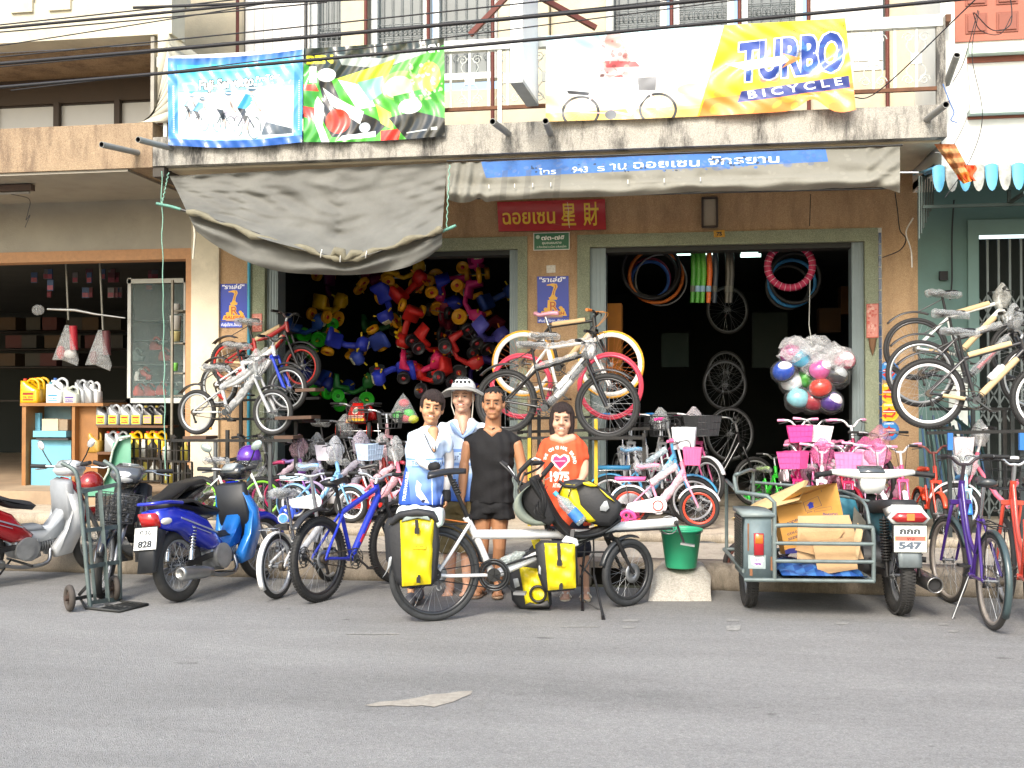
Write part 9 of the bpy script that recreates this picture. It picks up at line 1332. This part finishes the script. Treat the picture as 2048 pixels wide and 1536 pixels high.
o = thing('steel_shelf', 'slotted steel shelf with two boards of oil cans beside the cabinet', 'shelf', loc=P(196, 960, Yc)); bd = Bd(o); [bx_(bd, 'board', 194, y, 335, y + 4, Yc + .05, .3, mat('6a4a34', .7, .1, .2, dirt=.3)) for y in (851, 905)]; [bx_(bd, 'post', x, 560, x + 6, 985, Yc + .0, .03, mat('8a8578', .6, .4, .2, dirt=.3)) for x in (340,)]; [bx_(bd, 'bracket_shelf', 344, y, 366, y + 3, Yc + .1, .3, mat('8a8578', .6)) for y in (620, 685, 745, 790)]
for i, px in enumerate((207, 231, 255, 277)): can(f"silver bottle-shaped oil can, {('first', 'second', 'third', 'last')[i]} of four on the upper steel shelf", px, 851, 22, 41, '9fa3a6', Yc + .15, '77797c', ('c8c83a', 'a83020', 'OIL'))
for i, px in enumerate((290, 300, 322)): can(f"black oil can with yellow label, {('half hidden', 'middle', 'rightmost')[i]} on the upper steel shelf", px, 850, 22, 38, '1f1f22', Yc + .12 + (.1 if i == 0 else 0), '8a7a30', ('b8a850', 'c87a9a', 'GOLD'))
for i, (px, c_) in enumerate(((192, 'b08a3a'), (225, '9fa3a6'), (245, '9fa3a6'), (274, 'd8b00c'), (304, 'd8b00c'), (322, 'd8b00c'))): can(f"{('golden', 'left silver', 'right silver', 'left yellow', 'middle yellow', 'right yellow')[i]} oil can on the lower steel shelf", px, 905, 24, 42, c_, Yc + .15, 'b83a1c', None)
for (x, y, w, h, c_, l) in ((351, 660, 22, 28, 'd8d8d4', 'white paint pot with a red mark on the slotted shelf'), (351, 683, 20, 20, 'c9c08a', 'cream tub below the white paint pot'), (350, 742, 12, 16, '8ad86a', 'green-capped white bottle on the slotted shelf'), (352, 628, 16, 20, 'd4d4d0', 'small white pot highest on the slotted shelf')): o = thing('paint_pot', l, 'pot', loc=P(x, y, Yc + .2)); k = .0064; B().lathe((0, 0, 0), (0, 0, 1), [(0, 0), (w * k * .42, 0), (w * k * .5, h * k * .92), (w * k * .52, h * k), (0, h * k)], 16).build('pot_body', mat(c_, .4, 0, .1), o)
o = thing('glass_cabinet', 'white-framed glass display cabinet with red and white tools', 'cabinet', loc=P(255, 800, 13.1)); bd = Bd(o); FWm = mat('c4c6c2', .5, .1, .05, dirt=.1)
for a in ((254, 556, 262, 806), (366, 556, 371, 806), (254, 556, 371, 567), (254, 796, 371, 806)): bx_(bd, 'frame_bar', *a, 13.0, .06, FWm)
bx_(bd, 'glass', 262, 567, 366, 796, 13.03, .01, film('8fa4a4', .12, rough=.05)); [bx_(bd, 'glass_shelf', 262, y, 366, y + 2, 13.1, .4, mat('5a6a68', .3)) for y in (640, 680, 728, 764)]; bx_(bd, 'case_back', 262, 567, 366, 796, 13.5, .02, mat('1c2626', .5))
for i, (x, y, c_) in enumerate(((290, 760, 'c03024'), (282, 762, 'd8d8d4'), (280, 792, 'c83a28'), (300, 792, 'b83020'), (325, 790, 'c83020'), (345, 790, '2a6a60'), (312, 700, 'a83028'), (275, 722, '6a7a78'), (330, 722, '8a3028'), (350, 690, '5a6462'))): q = thing('power_tool', f"{('red curved', 'white boxed', 'small red', 'dark red', 'bright red', 'green', 'maroon', 'grey', 'rust red', 'pale grey')[i]} tool on a shelf of the glass cabinet", 'tool', loc=P(x, y, 13.25)); B().slab([(-.08, 0), (.08, 0), (.1, .06), (.03, .08), (.0, .13), (-.06, .13), (-.09, .05)], .03, .01).tube(spline([(-.05, 0, .1), (0, 0, .17), (.07, 0, .12)], 4), .015, 6).build('tool_body', mat(c_, .4), q)
for x0, y0, x1, y1 in ((132, 530, 137, 640), (200, 530, 206, 660)): o = thing('hanging_rod', f"pale metal rod hanging from the lintel {'left' if x0 < 150 else 'right'} of the pair", 'rod', loc=P(x0, y0, 12.9)); Bd(o).part(B().cyl(P(x0, y0 - 4, 12.9), P(x1, y1, 12.9), .014, n=7), 'rod_body', mat('8f8d84', .5, .4))
o = thing('exhaust_pipe', 'bagged motorcycle exhaust hanging level in the left shop', 'exhaust', loc=P(100, 618, 12.9)); bd = Bd(o); bd.part(B().tube([P(95, 618, 12.9), P(150, 620, 12.9), P(190, 628, 12.9), P(250, 636, 12.9)], [.014, .02, .014, .01], 8), 'pipe_body', ALU); bd.part(B().ell(P(76, 620, 12.9), (.09, .05, .07), 12, 7), 'clear_bag', FILM)
for i, (x, y, c_) in enumerate(((132, 690, 'b02030'), (198, 700, '5a2a30'))): o = thing('hanging_bag', ('clear hanging bag with a red bottle and parts', 'clear hanging bag with dim parts beside the red one')[i], 'plastic bag', loc=P(x, y, 12.8)); bd = Bd(o); b_ = B(); pslab(b_, [(x - 2, y - 40), (x + 6, y - 40), (x + 26, y + 30), (x + 22, y + 42), (x - 8, y + 30), (x - 28, y + 30)], 12.8, .16, .02); bd.part(b_, 'film', FILM); bd.part(B().cyl(P(x + 14, y - 38, 12.85), P(x + 16, y + 10, 12.85), .05, n=12), 'red_bottle', mat(c_, .4)); bd.part(B().ell(P(x + 8, y + 18, 12.88), (.09, .05, .06), 10, 6), 'white_part', mat('c9c9c6' if i == 0 else '4a4a48', .4)); bd.part(B().ell(P(x - 10, y + 15, 12.88), (.06, .05, .09), 10, 6), 'red_part', mat(c_, .4))
rr = random.Random(3)
cdm = [B().box((-.045, 0, -.14), (.045, .01, 0)).mesh('card_body', mat(c_, .5), False) for c_ in ('183458', '4a1c26', '4c4c50')]; wdm = B().box((-.04, -.003, -.13), (.04, -.001, -.07)).mesh('card_print', mat('7a3040', .5), False)
for i in range(26): o = thing('blister_card', f"small {('blue', 'red', 'grey')[i % 3]} blister card of spare parts hanging under the left shop ceiling", 'card', loc=P(rr.choice((20, 50, 60, 66, 100, 160, 175, 215, 228, 232, 300, 320)) + rr.uniform(-12, 12), rr.choice((538, 545, 560, 575)), rr.uniform(12.9, 14)), group='blister cards hanging in the left shop', rz=rr.uniform(-.4, .4)); place('card_body', cdm[i % 3], o); place('card_print', wdm, o)
rr = random.Random(8)
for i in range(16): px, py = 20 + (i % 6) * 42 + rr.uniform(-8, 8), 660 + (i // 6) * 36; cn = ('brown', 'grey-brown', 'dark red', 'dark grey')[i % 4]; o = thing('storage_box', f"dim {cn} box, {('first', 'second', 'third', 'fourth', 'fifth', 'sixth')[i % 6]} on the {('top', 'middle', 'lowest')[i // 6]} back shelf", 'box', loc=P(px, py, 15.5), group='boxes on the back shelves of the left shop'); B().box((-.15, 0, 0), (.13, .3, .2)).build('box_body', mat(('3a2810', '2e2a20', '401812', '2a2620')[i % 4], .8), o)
o = thing('back_shelves', 'dark shelves along the back of the left shop', 'shelf', loc=P(20, 700, 15.4)); bd = Bd(o); [bx_(bd, 'board', -40, y, 250, y + 3, 15.4, .5, mat('2a241e', .8)) for y in (661, 697, 733, 800)]
CH = mat('5f9a80', .5, 0, .06, 5, dirt=.12); o = thing('plastic_chair', 'faded green moulded chair seat standing behind the scooters', 'chair', loc=P(215, 985, 10.9)); bd = Bd(o); Yq = 10.9
def shell(u, v): x0, x1 = lerp(150, 262, u), 0; prof = [(262, 872), (238, 876), (226, 900), (216, 945), (205, 965), (178, 968), (160, 962)]; a = along(prof[::-1], 1 - v); return P(a[0], a[1], Yq + u * .5 - .25 * 0)
g = B().grid(lambda u, v: shell(u, v) + V(0, 0, .02 * math.sin(u * 3.1)), 10, 18); g.uv = {}; bd.part(g, 'seat_shell', CH); b_ = B(); pslab(b_, [(226, 886), (262, 874), (262, 992), (160, 992), (176, 974), (206, 970), (218, 945)], Yq + .06, .02, .004); bd.part(b_, 'side_skirt', CH); bd.part(B().tube([P(x, y, Yq) for x, y in ((262, 872), (238, 876), (226, 900), (216, 945), (205, 965), (178, 968), (160, 962))], .012, 7), 'shell_edge', mat('b4c2b4', .5))
for k, (x0, y0, x1, y1) in enumerate(((255, 878, 318, 916), (320, 880, 378, 922), (258, 918, 322, 962), (324, 924, 384, 968))):
 o = thing('bottle_crate', f"black wire crate with bottles, {('upper left', 'upper right', 'lower left', 'lower right')[k]} of the four beside the green chair", 'crate', loc=P(x0, y1, 11.1)); bd = Bd(o); cm_ = mat('26221e', .6, .3, .2)
 for x in np.linspace(x0, x1, 6): bd.part(B().bar(P(x, y0, 11.1), P(x, y1, 11.1), .035, .012), 'crate_bar', cm_)
 for y in (y0, (y0 + y1) / 2, y1): bd.part(B().bar(P(x0, y, 11.09), P(x1, y, 11.09), .02, .012), 'crate_rail', cm_)
 for j, x in enumerate((x0 + 14, x0 + 32, x0 + 50)): bd.part(B().lathe(P(x, y1 - 2, 11.3), (0, 0, 1), [(0, 0), (.05, 0), (.05, .13), (.02, .17), (.02, .2), (0, .2)], 12), 'bottle', mat(('c9b84a', 'd8d8d0', '3a3830')[(j + k) % 3], .4))
